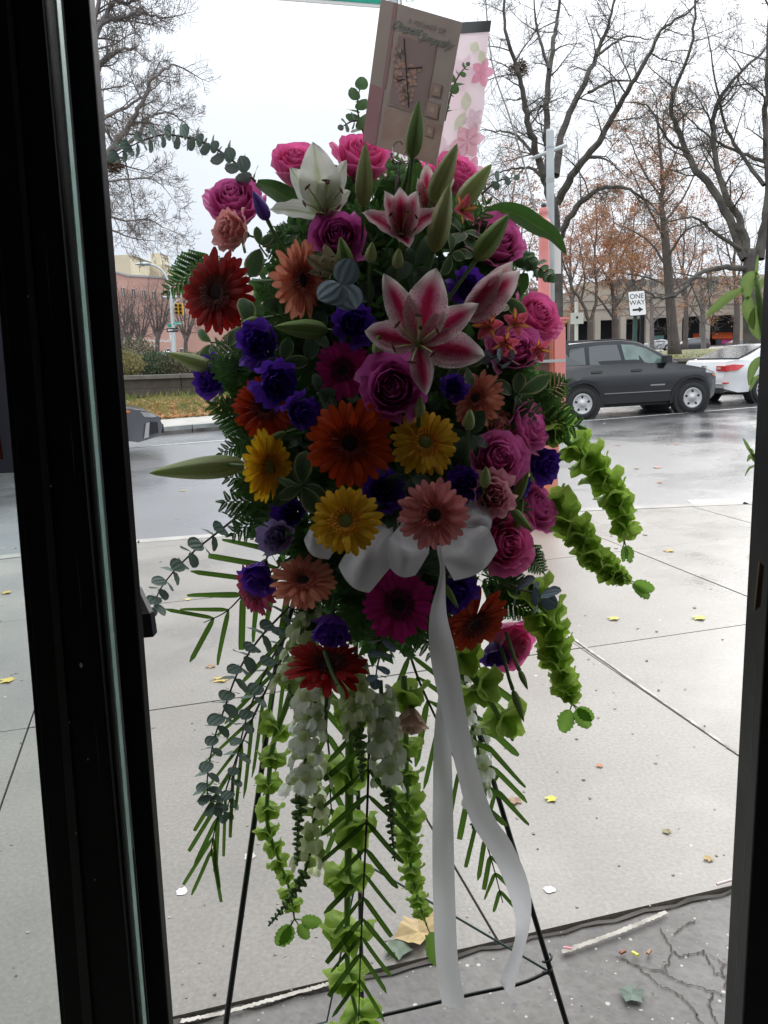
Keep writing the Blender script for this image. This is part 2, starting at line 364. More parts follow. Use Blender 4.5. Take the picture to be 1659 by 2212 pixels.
# the old cracked slab at the doorstep, one piece per broken fragment
frag_lines = [((1.02, 2.05), (.86, 1.93)), ]
prism(clipk([E1*-.7+E2*.1, E1*2.02+E2*.1, E1*2.02+E2*1.856, E1*-.7+E2*1.856], .16), -.1, -.010).build('paving_slab', M['oldconcrete'], pav)
def ground_strip(pts, wd, z, m, name, parent=None, jit=0, kind=None):
    mb = MB(); r2 = random.Random(len(pts)*7)
    P3 = [Vector((p[0], p[1])) for p in pts]; vs = []
    for i, p in enumerate(P3):
        d = (P3[min(i+1, len(P3)-1)]-P3[max(i-1, 0)]).normalized(); n = Vector((-d.y, d.x))
        a = wd*.5*(1+jit*r2.uniform(-1, 1)); c = wd*.5*(1+jit*r2.uniform(-1, 1)); vs += [(*(p+n*a), z), (*(p-n*c), z)]
    mb.add(vs, [(2*i, 2*i+1, 2*i+3, 2*i+2) for i in range(len(P3)-1)]); return mb.build(name, m, parent, kind=kind)
def gpix(lst, n=0, jit=0, seed=1):
    r2 = random.Random(seed); pts = [G(*q) for q in lst]
    if not n: return pts
    o = []
    for a, b in zip(pts, pts[1:]):
        for k in range(n):
            p = a.lerp(b, k/n); o.append(p + Vector((r2.uniform(-jit, jit), r2.uniform(-jit, jit), 0)))
    return o+[pts[-1]]
ground_strip([E1*(-1.0+.05*k)+E2*(1.852+.006*math.sin(k*1.9)) for k in range(90)], .013, -.0045, M['dirt'], 'joint_gap', pav, .5)
ground_strip(gpix([(1215, 2058), (1330, 2018), (1440, 1972)], 30, .002), .014, .0035, M['seal'], 'joint_sealant', pav, .22)
ground_strip(gpix([(392, 2208), (500, 2186), (600, 2158), (700, 2130), (740, 2118)], 24, .002), .012, .0035, M['seal'], 'joint_sealant', pav, .22)
ground_strip(gpix([(1228, 1372), (1300, 1424), (1420, 1508), (1520, 1577), (1600, 1632)], 20, .0015), .014, .0035, M['seal'], 'joint_sealant', pav, .22)
cr = [[(1425, 2000), (1452, 2048), (1470, 2062), (1500, 2055), (1518, 2050), (1560, 2075), (1600, 2085)],
      [(1452, 2048), (1435, 2095), (1480, 2120), (1540, 2135), (1575, 2150)], [(1518, 2050), (1545, 2095), (1590, 2110)],
      [(1376, 2080), (1420, 2120), (1470, 2145), (1500, 2180), (1520, 2212)], [(1540, 2135), (1530, 2165), (1550, 2212)], [(1435, 2095), (1376, 2080), (1330, 2062)],
      [(1500, 1985), (1470, 2000), (1455, 2015)], [(1560, 2075), (1565, 2110), (1575, 2150)]]
for k, c_ in enumerate(cr): ground_strip(gpix(c_, 10, .005, k), .0032, -.0065, M['dirt'], 'crack', pav, .8)
kb = empty('kerb', (0, 0, 0)); kb['kind'] = 'structure'
def inner(a, b, off):
    d = Vector((b[0]-a[0], b[1]-a[1])).normalized(); return Vector((d.y, -d.x))*off
for a, b in zip(KERB, KERB[1:]):
    a_, b_ = Vector(a), Vector(b); L_ = (b_-a_).length; n = max(1, round(L_/1.5)); inn = inner(a, b, .15)
    for k in range(n):
        p, q = a_.lerp(b_, (k+.004)/n), a_.lerp(b_, (k+.996)/n)
        prism([p, q, q+inn, p+inn], -.3, .002).build('kerb_stone', M['kerb'], kb)
ground_strip([(3.2, 8.3), (5.6, 8.1)], .75, -.116, M['white'], 'crossing_stripe', kind='structure')
# lane line and far kerb
LANE = [(-30, 1.5), (-12, 11.6), (-5, 16.6), (-3.4, 17.25), (0, 17.45), (4.1, 17.95), (8.85, 19.6), (30, 27)]
ground_strip(LANE, .13, -.116, M['white'], 'lane_line', kind='structure')
FK = [(-30, 5), (-12, 14.6), (-5.6, 18.8), (-3.6, 19.9), (0, 21.0), (4.4, 22.3), (9, 23.9), (40, 34.5)]
def fk(x):
    for a, b in zip(FK, FK[1:]):
        if a[0] <= x <= b[0]: return a[1]+(b[1]-a[1])*(x-a[0])/(b[0]-a[0])
    return FK[-1][1]
mk = empty('median_kerb', (0, 0, 0)); mk['kind'] = 'structure'
xx = [-30+1.6*k for k in range(44)]
for a, b in zip(xx, xx[1:]):
    ya, yb = fk(a+.01), fk(b-.01)
    ks = prism([(a+.01, ya), (b-.01, yb), (b-.01, yb+.2), (a+.01, ya+.2)], -.3, .06).build('kerb_stone', M['kerbd'], mk)
    prism([(a+.01, ya-.012), (b-.01, yb-.012), (b-.01, yb+.05), (a+.01, ya+.05)], -.3, -.035).build('worn_lower_edge', M['kerbrust'], ks)
def wall_y(x): return 29+.33*x
def wall_z(x): return .98-.019*x
def strip2(name, fa, fb, m, n=40, x0=-40, x1=40, kind='structure', rows=6, noise=.0):
    mb = MB(); vs = []; r2 = random.Random(5)
    for i in range(n+1):
        x = x0+(x1-x0)*i/n; a, b = Vector(fa(x)), Vector(fb(x))
        for j in range(rows+1): p = a.lerp(b, j/rows); vs.append(p+Vector((0, 0, noise*r2.uniform(-1, 1)*(0 < j < rows))))
    mb.add(vs, [(i*(rows+1)+j, (i+1)*(rows+1)+j, (i+1)*(rows+1)+j+1, i*(rows+1)+j+1) for i in range(n) for j in range(rows)])
    return mb.build(name, m, smooth=True, kind=kind)
strip2('path', lambda x: (x, fk(max(-29.9, x))+.2, .05), lambda x: (x, fk(max(-29.9, x))+1.9, .12), M['path'], rows=1, x0=-29, x1=39)
strip2('grass_verge', lambda x: (x, fk(max(-29.9, x))+1.9, .118), lambda x: (x, wall_y(x)+.05, .42), M['grass'], rows=8, noise=.03, x0=-29, x1=39)
strip2('lawn', lambda x: (x, wall_y(x)+.3, wall_z(x)-.04), lambda x: (x*1.5, 62+.3*x, .55), M['lawn'], rows=12, noise=.03, x0=-4, x1=60)
strip2('planting_bed', lambda x: (x, wall_y(x)+.3, wall_z(x)-.12), lambda x: (x*1.5, 60+.3*x, .8), M['soil'], rows=4, x0=-50, x1=-4)
sheet('far_street', [(-260, 60, .0), (-30, 70, .8), (-30, 420, .8), (-260, 420, 1.0)], M['asphalt'])
# timber retaining wall
M['timber'] = mat('weathered_brown_timber', (.045, .035, .028), .6, (.085, .068, .055), 2.5, bump=.5, detail=8)
M['timcap'] = mat('grey_timber_cap', (.12, .11, .10), .6, (.18, .165, .15), 4, detail=7)
tw = empty('timber_retaining_wall', (0, 29, 0), 'long brown timber retaining wall holding back the planted median behind the parked cars', 'wall')
for i in range(22):
    x0 = -36+i*3.3; x1 = x0+3.28
    for (h0, h1, fr, mm_, nm) in ((-.12, 0, .10, 'timcap', 'cap'), (-.42, -.125, 0, 'timber', 'beam'), (-.66, -.425, .07, 'timber', 'beam'), (-1.1, -.665, .0, 'timber', 'beam')):
        mb = MB(); v = []
        for h in (h0, h1):
            for (x, dy) in ((x0, -fr), (x1, -fr), (x1, .3), (x0, .3)): v.append((x, wall_y(x)+dy-29, wall_z(x)+h))
        mb.hexa(v).build(nm, M[mm_], tw)
# grass tufts and litter on the verge
def blades(name, n, fn, m, h, wdt, seed=1, parent=None, lean=.5):
    r2 = random.Random(seed); mb = MB(); vs = []; fs = []
    for k in range(n):
        p, s = fn(r2); a = r2.uniform(0, 2*PI); l = Vector((r2.uniform(-1, 1), r2.uniform(-1, 1), 0))*lean*h*s
        x = Vector((math.cos(a), math.sin(a), 0))*wdt*s; b = len(vs); hh = h*s*r2.uniform(.6, 1.2)
        vs += [p-x, p+x, p+l*.5+Vector((0, 0, hh*.6))+x*.6, p+l+Vector((0, 0, hh))]; fs += [(b, b+1, b+2), (b, b+2, b+3)]
    mb.add(vs, fs); return mb.build(name, m, parent, kind='stuff')
M['blade'] = mat('grass_blade', (.10, .16, .035), .6, (.30, .27, .09), .8, trans=.3)
M['litter'] = mat('orange_leaf_litter', (.46, .22, .085), .7, (.38, .26, .12), 3, trans=.2)
def verge(r2):
    x = r2.uniform(-13, 4); t = r2.random()**.9; y0 = fk(x)+1.9; y1 = wall_y(x); return Vector((x, y0+(y1-y0)*t, .12+.3*t)), r2.uniform(.6, 1.3)
tag(blades('grass', 9000, verge, M['blade'], .22, .012, 2), 'rough green and yellow grass growing on the verge before the timber wall', 'grass')
def litf(r2):
    x = r2.uniform(-13, 4); t = r2.random()**1.8; y0 = fk(x)+1.9; y1 = wall_y(x); return Vector((x, y0+(y1-y0)*t*.75, .14+.25*t)), r2.uniform(.5, 1.4)
tag(blades('leaf_litter', 9000, litf, M['litter'], .06, .05, 3, lean=2), 'orange brown leaf litter matted over the verge near the kerb', 'leaf litter')
def lawnf(r2):
    x = r2.uniform(6, 34); y0 = wall_y(x)+.35; y1 = 60; t = r2.random()**1.5; return Vector((x, y0+(y1-y0)*t, wall_z(x)+(.55-wall_z(x))*t-.04)), r2.uniform(.6, 1.3)
tag(blades('lawn_tufts', 6000, lawnf, M['blade'], .12, .02, 4), 'short tufts of green and straw coloured grass on the lawn above the wall', 'grass')
# ================================================ shrubs on the median
def leafcloud(mb, c, r, n, size, r2, flat=.8, up=0):
    vs = []; fs = []
    for k in range(n):
        while 1:
            d = Vector((r2.uniform(-1, 1), r2.uniform(-1, 1), r2.uniform(-1, 1)))
            if .05 < d.length < 1: break
        d = d.normalized()*(d.length**.5)*r2.uniform(.75, 1.08)
        p = Vector((c[0]+d.x*r[0], c[1]+d.y*r[1], c[2]+d.z*r[2])); a = Vector((r2.uniform(-1, 1), r2.uniform(-1, 1), r2.uniform(-.6, 1)+up)).normalized()
        q = a.orthogonal().normalized()*size*.35; s = size*r2.uniform(.6, 1.3); b = len(vs)
        vs += [p, p+a*s*.5+q, p+a*s, p+a*s*.5-q]; fs.append((b, b+1, b+2, b+3))
    mb.add(vs, fs)
M['shrubd'] = mat('shrub_leaves_dark', (.045, .075, .035), .6, (.09, .12, .06), 1.5, trans=.2)
M['shrubb'] = mat('shrub_leaves_brownish', (.12, .095, .06), .7, (.17, .15, .085), 1.5, trans=.2)
M['shruby'] = mat('shrub_leaves_straw', (.26, .22, .085), .7, (.15, .15, .06), 1.5, trans=.2)
M['bark'] = mat('grey_brown_bark', (.075, .062, .055), .9, (.13, .11, .095), 6, bump=.5)
for (u, v, zc, rx, rz, m_, lab, up) in (
    (262, 790, 31, .9, .55, 'shruby', 'straw yellow grassy shrub at the left end of the planted median, beside the black post', 1.5),
    (300, 778, 33, .95, .85, 'shrubb', 'tall brownish shrub rising above the timber wall left of the bare tree trunk', .3),
    (290, 772, 36, .9, .9, 'shrubd', 'dark green shrub behind the brownish one on the planted median', .3),
    (345, 788, 32, 1.1, .5, 'shrubd', 'low spiky green shrub on the median right of the brownish shrub', 1.6),
    (400, 788, 32, 1.1, .5, 'shrubb', 'low olive shrub on the median beside the lily bud', .8),
    (450, 783, 34, 1.2, .45, 'shruby', 'low yellowing shrub on the median behind the purple flower', .9)):
    c = P(u, v, zc); r2 = random.Random(u); g = empty('shrub', (c.x, c.y, .6), lab, 'shrub', 'shrubs on the planted median')
    mb = MB(); leafcloud(mb, (0, 0, c.z-.6), (rx, rx*.8, rz), 1600, .10, r2, up=up); mb.build('foliage', M[m_], g, kind='stuff')
    mb = MB()
    for k in range(7): mb.tube([(r2.uniform(-.1, .1), r2.uniform(-.1, .1), 0), (r2.uniform(-.4, .4)*rx, r2.uniform(-.4, .4), c.z-.6+.1)], [.02, .008], 4)
    mb.build('stem', M['bark'], g)
# ================================================ trees
class TreeB:
    def __init__(s, seed): s.r = random.Random(seed); s.tips = []; s.mb = MB()
    def branch(s, p, d, L, r, lvl, maxl, n=4, droop=0.0, kids=(6, 5, 4), spread=.9, lift=.25):
        r2 = s.r; pts = [p]; q = p; dd = d.normalized()
        for i in range(n):
            dd = (dd + Vector((r2.gauss(0, .16), r2.gauss(0, .16), r2.gauss(0, .14)+lift*.3/n-droop/n))).normalized()
            q = q + dd*(L/n); pts.append(q)
        s.mb.tube(pts, [max(r*(1-.75*i/n), .0065) for i in range(n+1)], 5 if r > .06 else 3, cap=False)
        if lvl >= maxl: s.tips += pts[1:]; return
        k = kids[min(lvl, len(kids)-1)]
        for j in range(k):
            t = .25+.75*(j+r2.random())/k; x = t*n; i = min(int(x), n-1); pp = pts[i].lerp(pts[i+1], x-i)
            ax = (pts[i+1]-pts[i]).normalized(); side = ax.orthogonal().normalized(); side.rotate(Quaternion(ax, r2.uniform(0, 2*PI)))
            s.branch(pp, ax*(1-spread*.35)+side*spread, L*r2.uniform(.38, .62)*(1.15-.5*t), r*.5*(1-.5*t), lvl+1, maxl, max(2, n-1), droop, kids, spread, lift)
    def limb(s, pts, r0, r1, maxl=3, every=.8, L=2.6, kids=(6, 5, 4), start=.25, droop=0., sides=7, lift=.25, spread=.9):
        n = max(6, int(len(pts)*5)); c = spl(pts, n); r2 = s.r
        for i in range(1, n): c[i] = c[i]+Vector((r2.gauss(0, 1), r2.gauss(0, 1), r2.gauss(0, 1)))*min(.035, r0*.2)
        s.mb.tube(c, [r0+(r1-r0)*i/n for i in range(n+1)], sides, cap=False)
        tot = sum((c[i+1]-c[i]).length for i in range(n)); k = max(2, int(tot*(1-start)/every))
        for j in range(k):
            t = start+(1-start)*(j+r2.random())/k; x = min(t, .999)*n; i = int(x); pp = c[i].lerp(c[i+1], x-i)
            ax = (c[i+1]-c[i]).normalized(); side = ax.orthogonal().normalized(); side.rotate(Quaternion(ax, r2.uniform(0, 2*PI)))
            rr = r0+(r1-r0)*t
            s.branch(pp, ax*.55+side, L*r2.uniform(.6, 1.2)*(1-.3*t), min(rr*.5, .05), 1, maxl, 4, droop, kids, spread, lift)
        s.branch(c[-1], c[-1]-c[-2], L*.8, r1, 1, maxl, 4, droop, kids, spread, lift)
def mktree(name, base, label, limbs, seed, barkm, zc, leafm=None, leafn=0, leafsz=.1, trunkn=1, group='bare street trees', leafsel=None, **kw):
    T = TreeB(seed); root = empty(name, base, label, 'tree', group); off = Vector(base)
    Tt = MB()
    for i, (pts, r0, r1) in enumerate(limbs):
        w_ = [P(u, v, zc*(1 + (dz if False else 0))+dz) - off for (u, v, dz) in pts]
        if i < trunkn:
            if kw.get('root_to_base', True) and i == 0: w_[0] = Vector((w_[0].x, w_[0].y, 0))
            c = spl(w_, 10); Tt.tube(c, [r0*(1+.35*max(0, 1-j/1.5))+(r1-r0)*j/10 for j in range(11)], 10)
        else: T.limb(w_, r0, r1, **{k: v for k, v in kw.items() if k != 'root_to_base'})
    Tt.build('trunk', barkm, root, smooth=True)
    T.mb.build('crown', barkm, root, kind='stuff')
    if leafm and leafn:
        r2 = random.Random(seed+5); tips = [p for p in T.tips if (leafsel is None or leafsel(p+off))]; mb = MB(); vs = []; fs = []
        for k in range(leafn):
            p = r2.choice(tips)+Vector((r2.gauss(0, .12), r2.gauss(0, .12), r2.gauss(0, .10))); a = Vector((r2.gauss(0, 1), r2.gauss(0, 1), r2.gauss(-.4, .8))).normalized()
            q = a.orthogonal().normalized()*leafsz*.4; b = len(vs); z_ = leafsz*r2.uniform(.6, 1.4); vs += [p, p+a*z_*.5+q, p+a*z_, p+a*z_*.5-q]; fs.append((b, b+1, b+2, b+3))
        mb.add(vs, fs); mb.build('foliage', leafm, root, kind='stuff')
    return root
M['barkA'] = mat('dark_wet_bark', (.040, .034, .030), .75, (.095, .085, .07), 1.2, bump=.6, bscale=14)
M['barkT'] = mat('twig_bark', (.075, .058, .052), .8, (.11, .09, .08), 1)
M['barkL'] = mat('pale_twig_bark', (.14, .125, .12), .8, (.20, .17, .155), 1)
M['orange'] = mat('orange_oak_leaves', (.46, .18, .07), .7, (.40, .24, .13), 1.5, trans=.35)
M['rust'] = mat('rusty_oak_leaves', (.40, .17, .10), .7, (.34, .20, .13), 1.5, trans=.35)
# tree A: the wide forking tree behind the signpost
bA = P(1203, 760, 42)
mktree('bare_tree', (bA.x, bA.y, .6), 'large bare tree forking widely above the grey signpost, old nest in its left limb', [
    ([(1203, 760, 0), (1204, 640, 0), (1203, 520, 0), (1195, 430, 0)], 0.328, 0.211),
    ([(1200, 470, 0), (1178, 390, 0), (1155, 320, -.5), (1135, 240, -1), (1122, 165, -1.5), (1095, 80, -2), (1085, -40, -2)], 0.234, 0.050),
    ([(1195, 460, 0), (1185, 370, .5), (1180, 250, 1), (1192, 110, 1.5), (1204, 40, 2), (1215, -60, 2)], 0.234, 0.056),
    ([(1200, 380, 0), (1216, 280, 1), (1262, 180, 2), (1296, 100, 3), (1318, 40, 3), (1340, -50, 3)], 0.211, 0.043),
    ([(1202, 440, 0), (1240, 370, -1), (1290, 310, -1.5), (1335, 230, -2), (1385, 150, -3), (1430, 65, -3), (1490, 25, -3)], 0.218, 0.043),
    ([(1205, 530, 0), (1230, 470, -1), (1265, 430, -1.5), (1302, 405, -2), (1360, 410, -3), (1405, 440, -3)], 0.187, 0.043),
    ([(1185, 400, 0), (1150, 365, 0), (1110, 365, 1), (1070, 375, 1)], 0.101, 0.031),
    ([(1150, 330, 0), (1110, 290, 1), (1042, 280, 2)], 0.094, 0.025),
    ([(1270, 200, 1), (1330, 175, 1), (1390, 180, 0)], 0.086, 0.025),
    ([(1290, 120, 1), (1350, 80, 2), (1400, 85, 3)], 0.078, 0.025),
    ([(1270, 340, -1), (1310, 345, -1), (1350, 380, -2)], 0.070, 0.019),
    ([(1185, 150, 0), (1160, 60, 0), (1150, -30, 0)], 0.094, 0.025),
    ([(1210, 560, 0), (1170, 500, 1), (1110, 460, 1), (1060, 420, 0)], 0.101, 0.025)], 11, M['barkA'], 42, every=.55, L=3.0, kids=(6, 8, 7), maxl=3)
bB = P(1625, 760, 36)
mktree('bare_tree', (bB.x, bB.y, .6), 'massive dark tree trunk at the right edge above the white saloon, long bough reaching left', [
    ([(1628, 768, 0), (1622, 680, 0), (1618, 600, 0), (1622, 540, 0)], 0.374, 0.248),
    ([(1612, 580, 0), (1560, 578, -1), (1512, 590, -2), (1472, 625, -3), (1438, 645, -3.5), (1390, 628, -4)], 0.133, 0.031),
    ([(1610, 560, 0), (1560, 440, 1), (1500, 360, 2), (1468, 290, 3), (1450, 220, 3), (1492, 100, 4), (1505, -30, 4)], 0.203, 0.043),
    ([(1618, 560, 0), (1600, 480, 0), (1560, 400, 0), (1540, 260, 1), (1580, 180, 1), (1650, 110, 2)], 0.187, 0.050),
    ([(1640, 560, 0), (1660, 420, 0), (1655, 250, 0), (1660, 60, 0)], 0.234, 0.074),
    ([(1600, 540, -1), (1540, 500, -2), (1500, 470, -3), (1440, 480, -3)], 0.094, 0.025),
    ([(1655, 350, 0), (1600, 330, 1), (1540, 300, 1), (1470, 240, 2)], 0.094, 0.025),
    ([(1490, 330, 1), (1440, 300, 1), (1400, 230, 1), (1340, 220, 1)], 0.078, 0.019),
    ([(1650, 400, 0), (1580, 300, 1), (1550, 200, 1), (1530, 80, 1)], 0.094, 0.025)], 12, M['barkA'], 36, every=.55, L=2.7, kids=(6, 8, 7), maxl=3)
bC = P(1458, 756, 46)
mktree('oak_tree', (bC.x, bC.y, .55), 'straight grey trunked oak still holding orange leaves, behind the one way sign', [
    ([(1458, 762, 0), (1450, 680, 0), (1444, 600, 0), (1436, 500, 0)], .30, .22),
    ([(1438, 520, 0), (1430, 440, 0), (1428, 360, 0), (1420, 250, 0)], .20, .05),
    ([(1442, 580, 0), (1400, 520, 1), (1350, 490, 2)], .08, .03), ([(1440, 560, 0), (1480, 500, -1), (1530, 480, -2)], .08, .03),
    ([(1438, 520, 0), (1400, 450, -1), (1370, 380, -1)], .08, .03), ([(1436, 480, 0), (1480, 420, 1), (1510, 350, 1)], .08, .03),
    ([(1432, 430, 0), (1390, 370, 1), (1360, 300, 2)], .07, .03), ([(1448, 620, 0), (1400, 600, 1), (1340, 590, 1)], .07, .03),
    ([(1450, 630, 0), (1500, 600, 1), (1550, 610, 1)], .07, .03), ([(1430, 400, 0), (1460, 330, 0), (1480, 260, 0)], .06, .02)],
    13, M['barkT'], 46, M['orange'], 12000, .11, every=.55, L=2.8, kids=(6, 6, 5), maxl=3, start=.3, lift=0, group='oaks holding orange leaves')
bD = P(1275, 745, 62)
mktree('oak_tree', (bD.x, bD.y, .0), 'slender oak forking low with rusty leaves, standing left of the one way sign', [
    ([(1274, 748, 0), (1275, 720, 0), (1275, 693, 0)], .24, .20),
    ([(1275, 700, 0), (1255, 650, 0), (1235, 620, 0), (1215, 560, 0)], .15, .05), ([(1275, 700, 0), (1288, 640, 0), (1285, 560, 0), (1290, 470, 0)], .15, .05),
    ([(1255, 650, 0), (1262, 600, 0), (1250, 520, 0)], .10, .04), ([(1285, 600, 0), (1320, 540, 1), (1350, 480, 1)], .10, .04)],
    14, M['barkT'], 62, M['rust'], 6500, .13, every=1.0, L=4.0, kids=(6, 6, 4), maxl=3, start=.2, group='oaks holding orange leaves')
bE = P(1335, 745, 66)
mktree('oak_tree', (bE.x, bE.y, .0), 'oak with a broad band of orange leaves directly behind the one way sign', [
    ([(1330, 748, 0), (1328, 700, 0), (1326, 640, 0)], .26, .2), ([(1326, 660, 0), (1318, 560, 0), (1325, 470, 0)], .16, .05),
    ([(1326, 690, 0), (1290, 640, 0), (1262, 625, 0)], .1, .04), ([(1326, 670, 0), (1360, 620, 0), (1390, 600, 0)], .1, .04),
    ([(1322, 600, 0), (1350, 540, 0), (1370, 500, 0)], .1, .04), ([(1322, 620, 0), (1290, 560, 0), (1280, 520, 0)], .1, .04)],
    15, M['barkT'], 66, M['orange'], 10000, .14, every=1.0, L=4.2, kids=(6, 6, 4), maxl=3, start=.1, lift=0, group='oaks holding orange leaves')
bF = P(1520, 742, 75)
mktree('bare_tree', (bF.x, bF.y, -.1), 'small grey bare tree in front of the arches, right of the straight oak', [
    ([(1520, 752, 0), (1519, 690, 0), (1516, 640, 0)], .22, .15), ([(1517, 660, 0), (1514, 600, 0), (1518, 550, 0)], .14, .04),
    ([(1518, 700, 0), (1490, 660, 0), (1465, 650, 0)], .09, .03), ([(1518, 700, 0), (1545, 670, 0), (1575, 665, 0)], .09, .03),
    ([(1517, 670, 0), (1495, 620, 0), (1480, 590, 0)], .08, .03), ([(1517, 670, 0), (1540, 630, 0), (1565, 600, 0)], .08, .03)],
    16, M['barkL'], 75, M['rust'], 900, .14, every=1.1, L=3.4, kids=(6, 6, 4), maxl=3, start=.1)
bG = P(1405, 742, 80)
mktree('bare_tree', (bG.x, bG.y, -.1), 'small grey bare tree between the one way sign and the straight oak', [
    ([(1409, 752, 0), (1408, 700, 0), (1407, 650, 0)], .24, .15), ([(1407, 660, 0), (1405, 600, 0), (1400, 550, 0)], .14, .04),
    ([(1408, 700, 0), (1385, 670, 0), (1360, 655, 0)], .1, .03), ([(1408, 700, 0), (1435, 670, 0), (1455, 655, 0)], .1, .03)],
    17, M['barkL'], 80, M['orange'], 1500, .14, every=1.1, L=3.6, kids=(6, 6, 4), maxl=3, start=.1)
# background mass of oaks, farther
for k, (u, zc, h, s_, lab) in enumerate(((1235, 85, 480, 31, 'far oak with thin rusty leaves just right of the pink call box'), (1590, 70, 470, 33, 'far bare tree with reddish twigs behind the massive trunk'),
                                    (1105, 60, 420, 34, 'oak with thin orange leaves mostly hidden behind the top of the flowers'), (1370, 95, 430, 35, 'far oak with pale rusty crown rising above the one way sign'), (1480, 88, 450, 36, 'far rusty oak between the straight oak and the arches'))):
    b = P(u, 740, zc)
    mktree('oak_tree', (b.x, b.y, -.1), lab, [([(u, 745, 0), (u+2, 680, 0), (u, 620, 0)], .28, .2), ([(u, 640, 0), (u-4, 560, 0), (u+3, h, 0)], .18, .05),
        ([(u, 650, 0), (u-25, 590, 0), (u-40, 540, 0)], .11, .04), ([(u, 650, 0), (u+25, 590, 0), (u+40, 530, 0)], .11, .04), ([(u, 610, 0), (u-18, 540, 0), (u-25, h+20, 0)], .09, .03), ([(u, 610, 0), (u+20, 540, 0), (u+22, h+20, 0)], .09, .03)],
        s_, M['barkT'], zc, M['rust'] if k != 1 else None, 3000, .17, every=1.0, L=4.4, kids=(6, 5, 4), maxl=3, start=.1, group='oaks holding orange leaves' if k != 1 else None)
# tree L: behind the left post, crown reaching over the brick building
bL = P(150, 800, 30)
mktree('bare_tree', (bL.x, bL.y, .6), 'tall pale bare tree rising behind the left post, its fine twigs spreading over the sky', [
    ([(150, 815, 0), (160, 650, 0), (180, 450, 0), (190, 300, 0)], .38, .25),
    ([(195, 380, 0), (240, 325, 0), (276, 275, 0), (310, 215, -.5), (335, 165, -1), (378, 140, -1)], .14, .035),
    ([(240, 330, 0), (295, 295, 0), (320, 255, .5), (360, 243, 1), (400, 265, 1)], .08, .02),
    ([(190, 290, 0), (235, 248, 0), (280, 228, 1), (320, 200, 1)], .09, .03),
    ([(190, 250, 0), (215, 140, 0), (260, 110, 0), (290, 105, 0)], .12, .03),
    ([(190, 180, 0), (212, 60, 0), (260, 40, 0), (300, 30, 0), (350, 38, 0)], .12, .03),
    ([(190, 120, 0), (240, 10, 0), (280, 5, 0), (330, -20, 0)], .10, .03), ([(190, 100, 0), (230, -40, 0), (300, -80, 0)], .10, .03),
    ([(200, 380, 0), (262, 340, 0), (280, 400, 1), (290, 445, 1)], .04, .015), ([(200, 450, 0), (260, 475, 0), (320, 475, 0), (350, 490, 0)], .05, .015),
    ([(200, 400, 0), (250, 390, 0), (320, 385, 0), (350, 400, 0)], .05, .015), ([(200, 480, 0), (250, 500, 0), (290, 515, 0), (330, 520, 0)], .045, .012)],
    21, M['barkL'], 30, M['rust'], 1500, .035, every=.23, L=1.6, kids=(6, 8, 6), maxl=3, start=.12, group='bare street trees')
for (u, v, zc, tr, lab) in ((247, 358, 30, .30, 'round twig nest in the pale tree beside the left post'), (1119, 148, 41, .5, 'untidy brown twig nest lodged high in the forking tree')):
    c = P(u, v, zc); r2 = random.Random(u); mb = MB()
    for k in range(220):
        a = Vector((r2.gauss(0, 1), r2.gauss(0, 1), r2.gauss(0, .8))).normalized()*tr*r2.uniform(.5, 1); d = Vector((r2.gauss(0, 1), r2.gauss(0, 1), r2.gauss(0, .5))).normalized()*tr*.5
        mb.tube([a-d, a+d], .012, 3, cap=False)
    o = mb.build('bird_nest', mat('nest_twigs', (.11, .07, .045), .9)); o.location = c; tag(o, lab, 'nest')
# small bare trees before the brick building
for (u, v, zc, top, hw, s_, lab) in ((341, 779, 105, 630, 32, 41, 'dark bare tree with upswept branches before the brick building'), (303, 776, 110, 660, 28, 42, 'bare tree behind the pair of grey sign panels'),
                                     (262, 778, 100, 650, 24, 43, 'bare tree with yellowish twigs next to the left post'), (402, 776, 120, 650, 26, 44, 'bare tree right of the traffic light pole'), (278, 778, 115, 670, 20, 45, 'thin bare tree between the post and the grey sign panels')):
    b = P(u, v, zc); hgt = lambda f: v+(top-v)*f
    mktree('bare_tree', (b.x, b.y, 1.0), lab, [([(u, v, 0), (u-1, hgt(.25), 0), (u+1, hgt(.4), 0)], .32, .25)] +
        [([(u, hgt(.3), 0), (u+dx*.4, hgt(.5), 0), (u+dx*.8, hgt(.75), 0), (u+dx, hgt(f), 0)], .16, .05) for dx, f in ((-hw, .8), (-hw*.6, .95), (-hw*.15, 1.), (hw*.35, .97), (hw*.7, .9), (hw, .7))],
        s_, M['barkT'], zc, every=.8, L=3.2, kids=(5, 6, 4), maxl=3, start=.15, lift=.6, group='small bare trees by the brick building')

r2 = random.Random(31); mb = MB()
for k in range(60):
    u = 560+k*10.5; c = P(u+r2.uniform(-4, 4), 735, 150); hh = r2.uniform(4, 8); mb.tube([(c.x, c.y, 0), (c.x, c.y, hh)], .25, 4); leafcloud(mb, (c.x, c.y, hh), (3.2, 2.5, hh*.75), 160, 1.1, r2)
o = mb.build('distant_trees', mat('hazy_far_twigs', (.20, .165, .15), .9, (.26, .20, .165), .3), kind='stuff'); tag(o, 'hazy line of far off bare trees behind the spray, across the avenue', 'trees')
